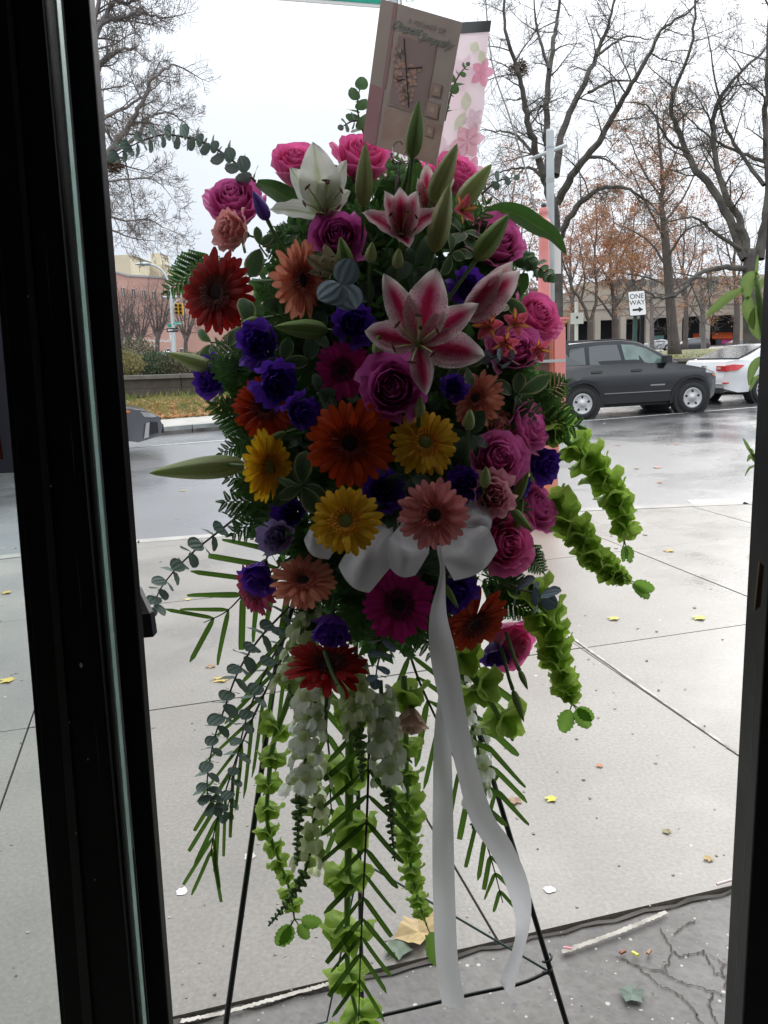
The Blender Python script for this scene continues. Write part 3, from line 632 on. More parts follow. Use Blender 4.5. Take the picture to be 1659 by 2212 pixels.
# ================================================ BUILDINGS
def brickmat(name, c1, c2, mortar, s=3):
    m = bpy.data.materials.new(name); m.use_nodes = True; t = m.node_tree; b = t.nodes['Principled BSDF']; b.inputs['Roughness'].default_value = .85
    g = t.nodes.new('ShaderNodeNewGeometry'); n = t.nodes.new('ShaderNodeTexNoise'); n.inputs['Scale'].default_value = .25; n.inputs['Detail'].default_value = 8
    t.links.new(g.outputs['Position'], n.inputs['Vector']); r = t.nodes.new('ShaderNodeValToRGB')
    r.color_ramp.elements[0].position = .35; r.color_ramp.elements[1].position = .65; r.color_ramp.elements[0].color = (*c1, 1); r.color_ramp.elements[1].color = (*c2, 1)
    t.links.new(n.outputs[0], r.inputs[0]); t.links.new(r.outputs[0], b.inputs['Base Color']); return m
M['brick'] = brickmat('pale_red_brick', (.42, .245, .20), (.50, .30, .245), (.5, .5, .5))
M['cream'] = brickmat('cream_render', (.66, .58, .41), (.72, .64, .47), (.5, .5, .5))
M['creamg'] = brickmat('greenish_cream', (.55, .55, .43), (.6, .6, .48), (.5, .5, .5))
M['greyb'] = brickmat('grey_block', (.36, .36, .38), (.42, .42, .44), (.5, .5, .5))
M['beige'] = brickmat('beige_stone', (.34, .29, .235), (.41, .36, .295), (.5, .5, .5))
M['dkwin'] = mat('dark_window_glass', (.06, .07, .08), .15, spec=.8)
M['frame'] = mat('pale_window_frame', (.55, .53, .5), .6)
M['darkvoid'] = mat('passage_shade_wall', (.035, .035, .04), .8)  # near-black colour stands in for the shade behind the arches
M['awn'] = mat('orange_awning_canvas', (.85, .16, .05), .7, trans=.2)
M['red'] = mat('red_sign', (.6, .03, .03), .5)
def uvbox(root, name, m, u0, u1, v0, v1, zc, depth, off, bev=None):
    """box whose front face spans the given outline at distance zc, with real depth behind"""
    a, b, c, d = P(u0, v1, zc), P(u1, v1, zc), P(u1, v0, zc), P(u0, v0, zc); bk = Vector((F_.x, F_.y, 0)).normalized()*depth
    up = Vector((0, 0, 1)); wdt = Vector(((b-a).x, (b-a).y, 0)); h = (d-a).z
    a = (a+b)/2 - wdt/2 - off
    mb = MB(); mb.hexa([a, a+wdt, a+wdt+bk, a+bk, a+up*h, a+wdt+up*h, a+wdt+bk+up*h, a+bk+up*h]); return mb.build(name, m, root)
def bld(name, u, v, zc, label, cat='building'):
    b = P(u, v, zc); r = empty(name, (b.x, b.y, 0), label, cat); return r, Vector((b.x, b.y, 0))
r, of = bld('brick_building', 320, 779, 160, 'long low pale red brick building with narrow upper windows behind the small bare trees')
# main wall as three facets stepping back like the real parapet
pts = [(120, 575), (254, 591), (275, 597), (365, 602), (383, 606), (470, 612), (620, 640)]
for (u0, t0), (u1, t1) in zip(pts, pts[1:]):
    z_ = 160 + (u0-254)*.02
    a, b = P(u0, 785, z_), P(u1, 785, z_+(u1-u0)*.02); A, B = P(u0, t0, z_), P(u1, t1, z_+(u1-u0)*.02)
    bk = Vector((0, 14, 0)); mb = MB(); a.z = b.z = 0
    v = [a, b, b+bk, a+bk, A, B, B+bk, A+bk]; v = [x-of for x in v]; mb.hexa(v).build('wall', M['brick'], r)
    mb = MB(); c1 = Vector((0, -.2, 0)); v = [A+c1, B+c1, B+bk, A+bk]; v = [x-of for x in v]; v += [x+Vector((0, 0, .35)) for x in v]; mb.hexa(v).build('parapet_cap', M['greyb'], r)
for u in (266, 289, 311, 332, 352, 376, 398):
    vt = 622+(u-266)*.12; o = uvbox(r, 'window', M['dkwin'], u-2.6, u+2.6, vt, vt+18, 159.6, .5, of)
    uvbox(o, 'frame', M['frame'], u-.5, u+.7, vt+1, vt+17, 159.4, .3, of); uvbox(o, 'lintel', M['frame'], u-3.2, u+3.2, vt-1.8, vt, 159.4, .3, of)
uvbox(r, 'window', M['frame'], 371, 378, 612, 617, 159.4, .4, of)
for u in (279, 319, 330, 364, 392): 
    o = uvbox(r, 'window', M['dkwin'], u-3, u+3, 754, 768, 159.5, .4, of); uvbox(o, 'lintel', M['frame'], u-4, u+4, 751.5, 754, 159.3, .4, of)
r2 = random.Random(8)   # white shop lettering, too far to read
mb = MB()
for u in range(300, 372, 3):
    h = r2.uniform(3, 5); a = P(u, 737+r2.uniform(-1, 1)+(u-300)*.02, 159.3)-of; mb.box((a.x, a.y-.1, a.z), (a.x+.18, a.y, a.z+h*.08)); mb.box((a.x-.08, a.y-.1, a.z+h*.04), (a.x+.22, a.y, a.z+h*.055))
for u in range(319, 340, 3):
    a = P(u, 748, 159.3)-of; mb.box((a.x, a.y-.1, a.z), (a.x+.15, a.y, a.z+.42)); mb.box((a.x, a.y-.1, a.z+.3), (a.x+.24, a.y, a.z+.42))
mb.build('lettering', mat('white_letters', (.8, .8, .78), .6), r, kind='stuff')
r, of = bld('cream_building', 340, 600, 230, 'stepped cream building with a square stair tower and antennas above the brick roofline')
for nm, a in (('wall', (316, 358, 573, 640)), ('tower', (327, 347.5, 548, 576)), ('annex', (357, 366, 580, 640))): uvbox(r, nm, M['cream'], *a, 230 if nm != 'tower' else 229.5, 10, of)
uvbox(r, 'roof_cap', M['greyb'], 315, 359, 571.8, 573.2, 229.6, 10, of); uvbox(r, 'roof_cap', M['greyb'], 326.5, 348, 547.2, 548.2, 229.2, 8, of)
uvbox(r, 'door', M['greyb'], 333, 337.5, 562, 570, 229.3, .3, of)
uvbox(r, 'grey_wing', M['greyb'], 304, 317, 574, 640, 231, 6, of)
for u in (323, 335, 343): uvbox(r, 'window', M['frame'], u, u+4, 583, 586, 229.8, .3, of)
for u in (329.5, 341.5):
    a = P(u, 548, 229.4)-of; MB().tube([a, a+Vector((0, 0, 2.2))], .12, 4).build('antenna', M['greyb'], r)
r, of = bld('cream_building', 270, 600, 210, 'plain cream block with one dark window at the left, touching the black post')
uvbox(r, 'wall', M['cream'], 225, 288.5, 553, 640, 210, 18, of); uvbox(r, 'parapet', M['creamg'], 224, 289, 552, 553.6, 209.7, 18, of)
o = uvbox(r, 'window', M['dkwin'], 252, 263, 577, 589, 209.8, .4, of); uvbox(o, 'frame', M['frame'], 252, 263, 582, 583, 209.5, .3, of); 
r, of = bld('grey_building', 300, 600, 250, 'low grey block wedged between the two cream buildings')
uvbox(r, 'wall', M['greyb'], 288, 305, 586, 640, 250, 8, of); uvbox(r, 'window', M['dkwin'], 295, 301, 590, 592.5, 249.7, .3, of)
r, of = bld('greenish_building', 385, 600, 240, 'greenish cream building beside the red gerbera petals, right of the stair tower')
uvbox(r, 'wall', M['creamg'], 367, 520, 588, 640, 240, 15, of); uvbox(r, 'parapet', M['greyb'], 366, 521, 586.8, 588.2, 239.6, 15, of)
# --- right: beige arcade building
r, of = bld('arcade_building', 1500, 745, 140, 'wide beige stone building with dark rounded arches and orange awnings behind the trees')
ZA = 140
uvbox(r, 'upper_wall', M['beige'], 1160, 1800, 640, 684, ZA, 20, of); uvbox(r, 'cornice', M['beige'], 1160, 1800, 622, 641, ZA-.8, 21, of)
uvbox(r, 'upper_storey', M['beige'], 1260, 1800, 598, 624, ZA+4, 14, of); uvbox(r, 'band', M['beige'], 1160, 1800, 655, 660, ZA-.6, 1, of)
for k in range(12): 
    o = uvbox(r, 'window', M['dkwin'], 1300+k*26, 1318+k*26, 604-(k*.3), 618-(k*.3), ZA+3.6, .5, of)
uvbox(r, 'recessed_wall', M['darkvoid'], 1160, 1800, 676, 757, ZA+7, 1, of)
for (u0, u1) in ((1395, 1407), (1459, 1472), (1517, 1532.5), (1591, 1603), (1655, 1668), (1340, 1352), (1285, 1297), (1230, 1242)):
    c = uvbox(r, 'column', M['beige'], u0, u1, 680, 757, ZA-.1, 1.6, of)
    for sd in (-1, 1):   # rounded haunches where the arch springs
        mb = MB(); ue = u1 if sd > 0 else u0; n = 6; Rr = 12; vs = []
        for q in (0, 1.5):
            vs.append(P(ue, 680, ZA)+Vector((0, q, 0))-of)
            for i in range(n+1):
                an = PI/2*i/n; vs.append(P(ue+sd*Rr*(1-math.cos(an)) if False else ue+sd*Rr*(1-math.sin(an)), 682+Rr*(1-math.cos(an)), ZA)+Vector((0, q, 0))-of)
        k = n+2; mb.add(vs, [tuple(range(k)), tuple(range(k, 2*k))[::-1]] + [(i, (i+1) % k, (i+1) % k+k, i+k) for i in range(k)]); mb.build('arch_haunch', M['beige'], r)
for (u0, u1, v0, v1) in ((1498, 1516, 720, 731), (1539, 1583, 718, 731), (1600, 1640, 717, 730)):
    a, b, c, d = P(u0, v0, ZA+4.5), P(u1, v0, ZA+4.5), P(u1, v1, ZA+2.5), P(u0, v1, ZA+2.5); th = Vector((0, .3, -.15))
    MB().hexa([x-of for x in (d, c, c+th, d+th, a, b, b+th, a+th)]).build('awning', M['awn'], r)
uvbox(r, 'pink_banner', mat('pink_banner', (.65, .08, .28), .6), 1559, 1582, 733, 742, ZA+3, .3, of)
uvbox(r, 'shop_window', M['dkwin'], 1545, 1583, 731, 750, ZA+6.7, .2, of)
uvbox(r, 'base_ledge', M['frame'], 1532, 1591, 749, 752, ZA, .8, of)
for (u0, u1, v0, v1) in ((1382, 1386, 724, 737), (1386, 1394, 728, 745), (1414, 1434, 725, 733)):
    uvbox(r, 'shop_sign', M['red'] if u0 < 1410 else mat('teal_awning', (.12, .3, .3), .6), u0, u1, v0, v1, ZA+3, .4, of)
uvbox(r, 'shop_sign', mat('yellow_sign', (.8, .45, .05), .5), 1415, 1424, 735, 741, ZA+2.5, .4, of)
# low pale building far left of the arcade (blue-green strip)
r, of = bld('far_building', 1240, 740, 170, 'low pale far building seen between the call box and the slender oak')
uvbox(r, 'wall', M['greyb'], 1190, 1300, 700, 745, 170, 8, of); uvbox(r, 'fascia', mat('blue_green_fascia', (.25, .42, .45), .5), 1190, 1290, 695, 701, 169.5, 8, of)
for k in range(7): uvbox(r, 'window', M['dkwin'], 1215+k*12, 1222+k*12, 708, 716, 169.8, .3, of)
# ================================================ SIGNS AND POSTS
M['galv'] = mat('galvanised_steel', (.42, .46, .47), .45, (.50, .54, .55), 5, metal=.3)
M['signw'] = mat('white_sign_face', (.74, .74, .72), .35)
M['signb'] = mat('black_sign_print', (.012, .012, .012), .5)
M['signg'] = mat('street_sign_green', (.0, .32, .22), .35, trans=.0)
M['postg'] = mat('dark_green_post', (.02, .07, .055), .5)
def text_part(body, m, Mx, parent, size=1, ext=.002, shear=0, name='lettering', align='CENTER', spacing=1):
    cu = bpy.data.curves.new('t', 'FONT'); cu.body = body; cu.size = size; cu.extrude = ext; cu.shear = shear; cu.align_x = align; cu.align_y = 'CENTER'; cu.space_character = spacing
    to = bpy.data.objects.new('t', cu); C.objects.link(to); bpy.context.view_layer.update()
    me = bpy.data.meshes.new_from_object(to.evaluated_get(bpy.context.evaluated_depsgraph_get())); me.name = 'lettering'
    bpy.data.objects.remove(to); bpy.data.curves.remove(cu); me.materials.clear(); me.materials.append(m)
    return inst(name, me, parent, Mx)
def plate_frame(a, b, d):
    """matrix with X from a to b, Y from a to d (face towards viewer is -n)"""
    x = (b-a).normalized(); y = (d-a); y = (y - x*y.dot(x)).normalized(); z = x.cross(y); m = Matrix((x, y, z)).transposed().to_4x4(); return m
def plate(root, name, m, w, h, th, Mx, rr=.0):
    mb = MB(); n = 4; pts = []
    for cx, cy, a0 in ((w/2-rr, h/2-rr, 0), (-w/2+rr, h/2-rr, 90), (-w/2+rr, -h/2+rr, 180), (w/2-rr, -h/2+rr, 270)):
        for i in range(n+1 if rr else 1): a = math.radians(a0+90*i/n); pts.append((cx+rr*math.cos(a), cy+rr*math.sin(a)))
    k = len(pts); mb.add([(x, y, 0) for x, y in pts]+[(x, y, -th) for x, y in pts], [tuple(range(k)), tuple(range(k, 2*k))[::-1]]+[(i, i+k, (i+1) % k+k, (i+1) % k) for i in range(k)])
    o = mb.build(name, m, root); o.matrix_basis = Mx; return o
# ONE WAY sign
zc = 25.5; a, b, d = P(1358, 684, zc), P(1395, 681, zc), P(1358, 630, zc); ctr = (P(1358, 684, zc)+P(1395, 626, zc))/2
g = empty('one_way_sign', (ctr.x, ctr.y, .9), 'white one way sign with black arrow, on a green post behind the dark car', 'road sign')
Mx = plate_frame(a, b, d); Mx.translation = ctr - Vector((ctr.x, ctr.y, .9)); W_, H_ = (b-a).length, (d-a).length
pl = plate(g, 'border', M['signb'], W_, H_, .004, Mx @ Matrix.Translation((0, 0, .0)), .04)
plate(pl, 'sign_face', M['signw'], W_-.035, H_-.035, .004, Matrix.Translation((0, 0, .004)), .035)
text_part('ONE', M['signb'], Matrix.Translation((0, H_*.27, .008)), pl, H_*.27, .001); text_part('WAY', M['signb'], Matrix.Translation((0, H_*.02, .008)), pl, H_*.27, .001)
mb = MB(); q = H_; mb.add([(-.30*W_, -.30*q, .009), (-.30*W_, -.22*q, .009), (.06*W_, -.22*q, .009), (.06*W_, -.15*q, .009), (.32*W_, -.26*q, .009), (.06*W_, -.37*q, .009), (.06*W_, -.30*q, .009)], [(0, 6, 5, 4, 3, 2, 1)]); mb.build('arrow', M['signb'], pl)
o = P(1377, 700, zc)-g.location; MB().box((o.x-.05, .09, -.5), (o.x+.05, .15, 1.75)).build('post', M['postg'], g)
c = P(1387, 700, zc+.6); g = empty('post', (c.x, c.y, .9), 'plain black square post just right of the one way sign post', 'post')
MB().box((-.06, -.06, -.5), (.06, .06, 1.9)).build('shaft', M['black'], g); MB().box((-.08, -.08, 1.9), (.08, .08, 1.95)).build('cap', M['dgrey'], g)
# thin white post with square plate
c = P(1245, 720, 50); g = empty('sign_post', (c.x, c.y, 0), 'thin white post with a small square plate, left of the slender oak', 'post')
z0 = P(1245, 745, 50).z; z1 = P(1247, 652, 50).z; MB().tube([(0, 0, z0), (0, 0, z1)], .11, 8).build('shaft', M['signw'], g)
zz = P(1245, 688, 50).z; o = MB().box((-.38, -.2, zz-.33), (.38, -.12, zz+.33)).build('plate', M['signw'], g); MB().box((-.06, -.21, zz-.02), (.06, -.201, zz+.12)).build('mark', M['signb'], o)
# grey pipe signpost
c0 = P(1190, 735, 7.75); g = empty('pipe_post', (c0.x, c0.y, 0), 'tall grey galvanised pipe post with a slanting cross tube, directly behind the pink call box', 'post')
def rel(g, p): return p-g.location
top = P(1197, 300, 7.75); MB().lathe([(.036, 0), (.036, top.z-.02), (.03, top.z), (.0, top.z)], 14).build('shaft', M['galv'], g, smooth=True)
for z_ in (P(1195, 398, 7.75).z, P(1195, 403, 7.75).z, P(1196, 335, 7.75).z, P(1193, 520, 7.75).z, P(1193, 585, 7.75).z): MB().lathe([(.037, z_-.008), (.040, z_-.008), (.040, z_+.008), (.037, z_+.008)], 12).build('steel_band', M['galv'], g)
MB().tube([rel(g, P(1150, 342, 7.6)), rel(g, P(1224, 313, 7.6))], .017, 10).build('cross_tube', M['galv'], g, smooth=True)
a = rel(g, P(1188, 551, 7.68)); MB().box((a.x-.03, a.y-.012, a.z-.17), (a.x+.10, a.y, a.z+.2)).build('notice_plate', M['signw'], g)
# salmon fire-alarm style call box
M['salmon'] = mat('salmon_pink_paint', (.72, .29, .29), .45, (.70, .24, .21), 5, bump=.3, detail=8)
M['salmonr'] = mat('rusty_salmon_paint', (.66, .22, .11), .6, (.76, .33, .25), 7, detail=8)
BY = 7.25; cx = PY(1168, 850, BY).x; zB = 7.3
def hz(v, u=1180): return PY(u, v, BY).z
g = empty('call_box', (cx+.0, BY, 0), 'salmon pink cast iron street call box with tapering octagonal column, beside the road', 'call box')
def uX(u, v): return PY(u, v, BY-.19).x-cx
oct_ = lambda r0, z0, r1, z1: [(r0, z0), (r1, z1)]
cxt = PY(1175, 560, BY).x-cx; T8 = Matrix.Translation((cxt, 0, 0))
MB().lathe([(.060, hz(705)), (.050, hz(600)), (.041, hz(512))], 8, T8).build('column', M['salmon'], g)
MB().lathe([(.0, hz(512)-.001), (.045, hz(511)), (.060, hz(487)), (.062, hz(482)), (.052, hz(477)), (.036, hz(473)), (.034, hz(463)), (.038, hz(461)), (.040, hz(456)), (.034, hz(452)), (.036, hz(449)), (.0, hz(457))], 16, T8).build('finial', M['salmon'], g, smooth=True)
MB().lathe([(.0, hz(449)), (.018, hz(448)), (.024, hz(443)), (.016, hz(438)), (.0, hz(437))], 10, T8).build('lamp_cap', M['dgrey'], g, smooth=True)
MB().lathe([(.0, 0), (.03, .01), (.03, .05), (0, .06)], 8, Matrix.Translation((cxt-.09, -.02, hz(470)))).build('insulator', mat('porcelain', (.6, .55, .45), .3), g, smooth=True)
x0, x1 = uX(1112, 800), uX(1218, 800)
def bx(n, zlo, zhi, ex, m, dd=.19): return MB().box((x0-ex, -dd-ex, zlo), (x1+ex, dd+ex, zhi)).build(n, M[m], g)
bx('cornice', hz(693), hz(688), .035, 'salmon'); bx('cornice', hz(700), hz(693.2), .022, 'salmonr'); bx('cornice', hz(707), hz(700.2), .008, 'salmon')
bx('cabinet', hz(888), hz(707.2), -.03, 'salmon'); bx('cabinet_rim', hz(880), hz(873), .012, 'salmonr'); bx('cabinet_rim', hz(893), hz(880.2), -.008, 'salmon')
for x in (x0-.012, x1-.078): MB().box((x, -.205, hz(872)), (x+.09, -.155, hz(708))).build('corner_pilaster', M['salmon'], g)
MB().box((x1-.10, -.168, hz(868)), (x1-.08, -.158, hz(712))).build('rust_streak', M['salmonr'], g)
MB().box((x0+.11, -.185, hz(865)), (x1-.12, -.1601, hz(735))).build('door', mat('brown_box_door', (.12, .05, .04), .5), g)
MB().box((x0+.14, -.19, hz(862)), (x0+.30, -.1851, hz(838))).build('sticker', M['signw'], g)
MB().box((x0-.012, -.2055, hz(782)), (x1+.013, -.2051, hz(776))).build('metal_strap', M['galv'], g)
def px(n, a, b, wa, wb, m): 
    xm = (x0+x1)/2; MB().hexa([(xm-wa, -wa*.8, a), (xm+wa, -wa*.8, a), (xm+wa, wa*.8, a), (xm-wa, wa*.8, a), (xm-wb, -wb*.8, b), (xm+wb, -wb*.8, b), (xm+wb, wb*.8, b), (xm-wb, wb*.8, b)]).build(n, M[m], g)
hw = (x1-x0)/2
px('pedestal', .55, hz(893.2), hw*.80, hw*.94, 'salmon'); px('pedestal', .12, .548, hw*.86, hw*.78, 'salmonr'); px('foot', 0, .118, hw*1.15, hw*1.1, 'salmon')
gm = mat('dark_green_graffiti', (.03, .08, .06), .6)
for pth in ([(1130, 960), (1122, 975), (1132, 990), (1124, 1008)], [(1145, 962), (1150, 985), (1142, 1005)], [(1160, 965), (1172, 975), (1160, 990), (1174, 1003)], [(1180, 1005), (1184, 1020), (1176, 1030)]):
    MB().tube(spl([rel(g, PY(u, v, BY-.2)) for u, v in pth], 8), .012, 5).build('graffiti_stroke', gm, g)
# cable from the call box up to the left
cc = spl([P(1160, 475, 7.3), P(1150, 430, 7.6), P(1135, 365, 8.2), P(1100, 250, 9), P(1062, 130, 10), P(1046, -40, 11)], 24)
o = MB().tube([p-cc[0] for p in cc], .009, 5).build('overhead_cable', M['signb']); o.location = cc[0]; tag(o, 'thin dark cable running up from the top of the pink call box', 'cable')
# traffic light group, left
zt = 70; c = P(373, 700, zt); g = empty('traffic_light_pole', (c.x, c.y, .9), 'grey street pole with short cross arm, tall curved lamp arm and twin yellow traffic light', 'traffic light')
R = lambda u, v, z=zt: rel(g, P(u, v, z))
MB().tube([R(376, 775), R(374, 710), R(369.5, 642)], [.20, .17, .15], 10).build('pole', M['galv'], g)
MB().tube([R(353, 642), R(391, 641)], .10, 6).build('cross_arm', M['galv'], g)
MB().tube(spl([R(369, 642), R(366, 618), R(358, 596), R(345, 580), R(328, 572.5), R(306, 572.5)], 16), .09, 6).build('lamp_arm', M['galv'], g)
MB().lathe([(0, 0), (.2, .05), (.3, .15), (.1, .3), (0, .32)], 10, Matrix.Translation(R(309, 574)) @ Matrix.Diagonal((2.4, 1, 1, 1))).build('lamp_head', M['galv'], g)
MB().tube(spl([R(374, 680), R(375, 665), R(379, 652), R(387, 648)], 8), .07, 6).build('signal_arm', M['galv'], g)
ym = mat('traffic_yellow', (.75, .42, .03), .45)
for k, u in enumerate((383.5, 392.5)):
    a = R(u, 680, zt-.3+k*.2); o = MB().box((a.x-.16, a.y-.12, a.z), (a.x+.16, a.y+.12, a.z+.93)).build('signal_head', ym, g)
    for j in range(3):
        z_ = a.z+.15+j*.31; MB().lathe([(.12, 0), (.12, .12), (.10, .12), (0, .02)], 10, Matrix.Translation((a.x-.02, a.y-.12, z_)) @ Matrix.Rotation(PI/2, 4, 'X')).build('lens', mat('dark_lens', (.05, .03, .02), .3) if j == 0 else bpy.data.materials['dark_lens'], o)
o = MB().box((R(377, 702).x, -.25, R(377, 702).z), (R(394, 702).x, -.22, R(377, 695.5).z)).build('street_name_plate', M['signg'], g)
a = R(386, 698.6); text_part('Street', M['signw'], Matrix.Translation((a.x, -.255, a.z)) @ Matrix.Rotation(PI/2, 4, 'X'), o, .24, .002)
MB().box((R(364, 707).x, -.2, R(364, 707).z), (R(371, 707).x, -.17, R(364, 700.5).z)).build('street_name_plate', M['signg'], g)
a = R(374, 713); o = MB().box((a.x-.48, -.33, a.z-.17), (a.x+.48, -.30, a.z+.17)).build('one_way_plate', M['signb'], g)
mb = MB(); mb.add([(a.x-.43, -.334, a.z), (a.x-.25, -.334, a.z-.12), (a.x-.25, -.334, a.z-.05), (a.x-.0, -.334, a.z-.05), (a.x-.0, -.334, a.z+.05), (a.x-.25, -.334, a.z+.05), (a.x-.25, -.334, a.z+.12)], [(0, 1, 2, 3, 4, 5, 6)]); mb.build('arrow', M['signw'], o)
text_part('ONE WAY', M['signw'], Matrix.Translation((a.x+.22, -.335, a.z)) @ Matrix.Rotation(PI/2, 4, 'X'), o, .12, .001)
a = R(372.5, 726); o = MB().box((a.x-.22, -.30, a.z-.31), (a.x+.22, -.28, a.z+.31)).build('notice_plate', M['signw'], g)
text_part('KEEP', M['signb'], Matrix.Translation((a.x, -.303, a.z+.15)) @ Matrix.Rotation(PI/2, 4, 'X'), o, .13, .001)
c = P(294, 745, 80); g = empty('blank_sign', (c.x, c.y, .9), 'pair of blank grey sign panels seen from behind, before the bare tree', 'sign')
for u in (291.3, 297): a = rel(g, P(u, 742, 80)); MB().box((a.x-.12, 0, a.z-.3), (a.x+.12, .04, a.z+.32)).build('panel', M['greyb'], g)
a = rel(g, P(294, 742, 80)); MB().tube([(a.x, .08, -.5), (a.x, .08, a.z+.35)], .04, 6).build('post', M['galv'], g)
# near street name sign at the top of the frame
zs = 5.6; pb = G(852, 1130, 0)
p0 = P(850, 20, zs); g = empty('street_name_sign', (p0.x, p0.y, 0), 'green street name blades with white borders at the top edge, above the card', 'street sign')
MB().lathe([(.035, 0), (.035, p0.z+.6), (0, p0.z+.62)], 10).build('pole', M['galv'], g)
def blade(u0, v0, u1, v1, z0, z1, h, txt, hx):
    a, b = rel(g, P(u0, v0, z0)), rel(g, P(u1, v1, z1)); d = a+Vector((0, 0, 1)); Mx = plate_frame(a, b, d); w_ = (b-a).length; Mx.translation = (a+b)/2 + Mx.to_3x3() @ Vector((0, h/2, 0))
    o = plate(g, 'blade', M['signw'], w_, h, .012, Mx, .01); i = plate(o, 'green_face', M['signg'], w_-.03, h-.04, .002, Matrix.Translation((0, 0, .003)), .008)
    if txt: text_part(txt, M['signw'], Matrix.Translation((0, 0, .0035)), i, hx, .001)
blade(560, -4, 829, 17, zs-.1, zs-.15, .24, None, .2)
blade(868, 22, 905, 18, zs+.0, zs+1.0, .20, 'Court St', .18)
# ================================================ CARS
M['tyre'] = mat('tyre_rubber', (.018, .018, .019), .75)
M['rim'] = mat('silver_wheel_rim', (.55, .55, .55), .35, metal=.5)
M['carblack'] = mat('dark_trim_plastic', (.022, .023, .025), .55)
M['cglass'] = mat('tinted_car_glass', (.085, .095, .10), .08, spec=.9); M['cglassd'] = mat('dark_car_glass', (.03, .034, .04), .12, spec=.15)
M['cglassg'] = mat('daylit_green_car_glass', (.17, .25, .22), .08, (.10, .15, .14), 3, spec=1.0)  # lighter green stands in for daylight showing through from the far side
M['chrome'] = mat('chrome_strip', (.5, .5, .5), .2, metal=.9)
M['headl'] = mat('headlight_lens', (.45, .45, .45), .1, spec=.9)
M['amber'] = mat('amber_lens', (.8, .22, .03), .2)
M['taill'] = mat('red_tail_lens', (.55, .01, .015), .15, spec=.8)
def slab_mesh(poly, ymap, nm, m, parent, bev=0, seg=2):
    """solid from a side outline; ymap(x, z) gives the half width at each corner"""
    bm = bmesh.new(); A = [bm.verts.new((x, 1, z)) for x, z in poly]; B = [bm.verts.new((x, -1, z)) for x, z in poly]
    n = len(poly); bm.faces.new(A); bm.faces.new(B[::-1]); sides = []
    for i in range(n): f = bm.faces.new((A[i], B[i], B[(i+1) % n], A[(i+1) % n])); f.material_index = 1
    for z in (.5, .68, .85, .95, 1.05):
        bmesh.ops.bisect_plane(bm, geom=bm.verts[:]+bm.edges[:]+bm.faces[:], plane_co=(0, 0, z), plane_no=(0, 0, 1), dist=1e-4)
    for x in (-.6, -.25, .6, 1.4, 2.2, 2.9, 3.1, 3.3):
        bmesh.ops.bisect_plane(bm, geom=bm.verts[:]+bm.edges[:]+bm.faces[:], plane_co=(x, 0, 0), plane_no=(1, 0, 0), dist=1e-4)
    for v_ in bm.verts: v_.co.y = math.copysign(ymap(v_.co.x, v_.co.z), v_.co.y)
    if bev:
        es = [e for e in bm.edges if len(e.link_faces) == 2 and e.link_faces[0].material_index != e.link_faces[1].material_index]
        bmesh.ops.bevel(bm, geom=es, offset=bev, segments=seg, profile=.6, affect='EDGES', clamp_overlap=True)
    bmesh.ops.recalc_face_normals(bm, faces=bm.faces[:]); bmesh.ops.triangulate(bm, faces=[f for f in bm.faces if len(f.verts) > 4])
    for f_ in bm.faces: f_.material_index = 0
    me = bpy.data.meshes.new(nm); bm.to_mesh(me); bm.free(); me.materials.append(m)
    for p_ in me.polygons: p_.use_smooth = True
    try: me.set_sharp_from_angle(angle=math.radians(32))
    except Exception: pass
    o = bpy.data.objects.new(nm, me); C.objects.link(o); o.parent = parent; return o
def arch(cx_, r, zb, n=9, rev=False):
    a0 = math.asin(min(1, (zb-.34)/r)); a = [a0+(PI-2*a0)*i/n for i in range(n+1)]
    return [(cx_+r*math.cos(t), .34+r*math.sin(t)) for t in a]
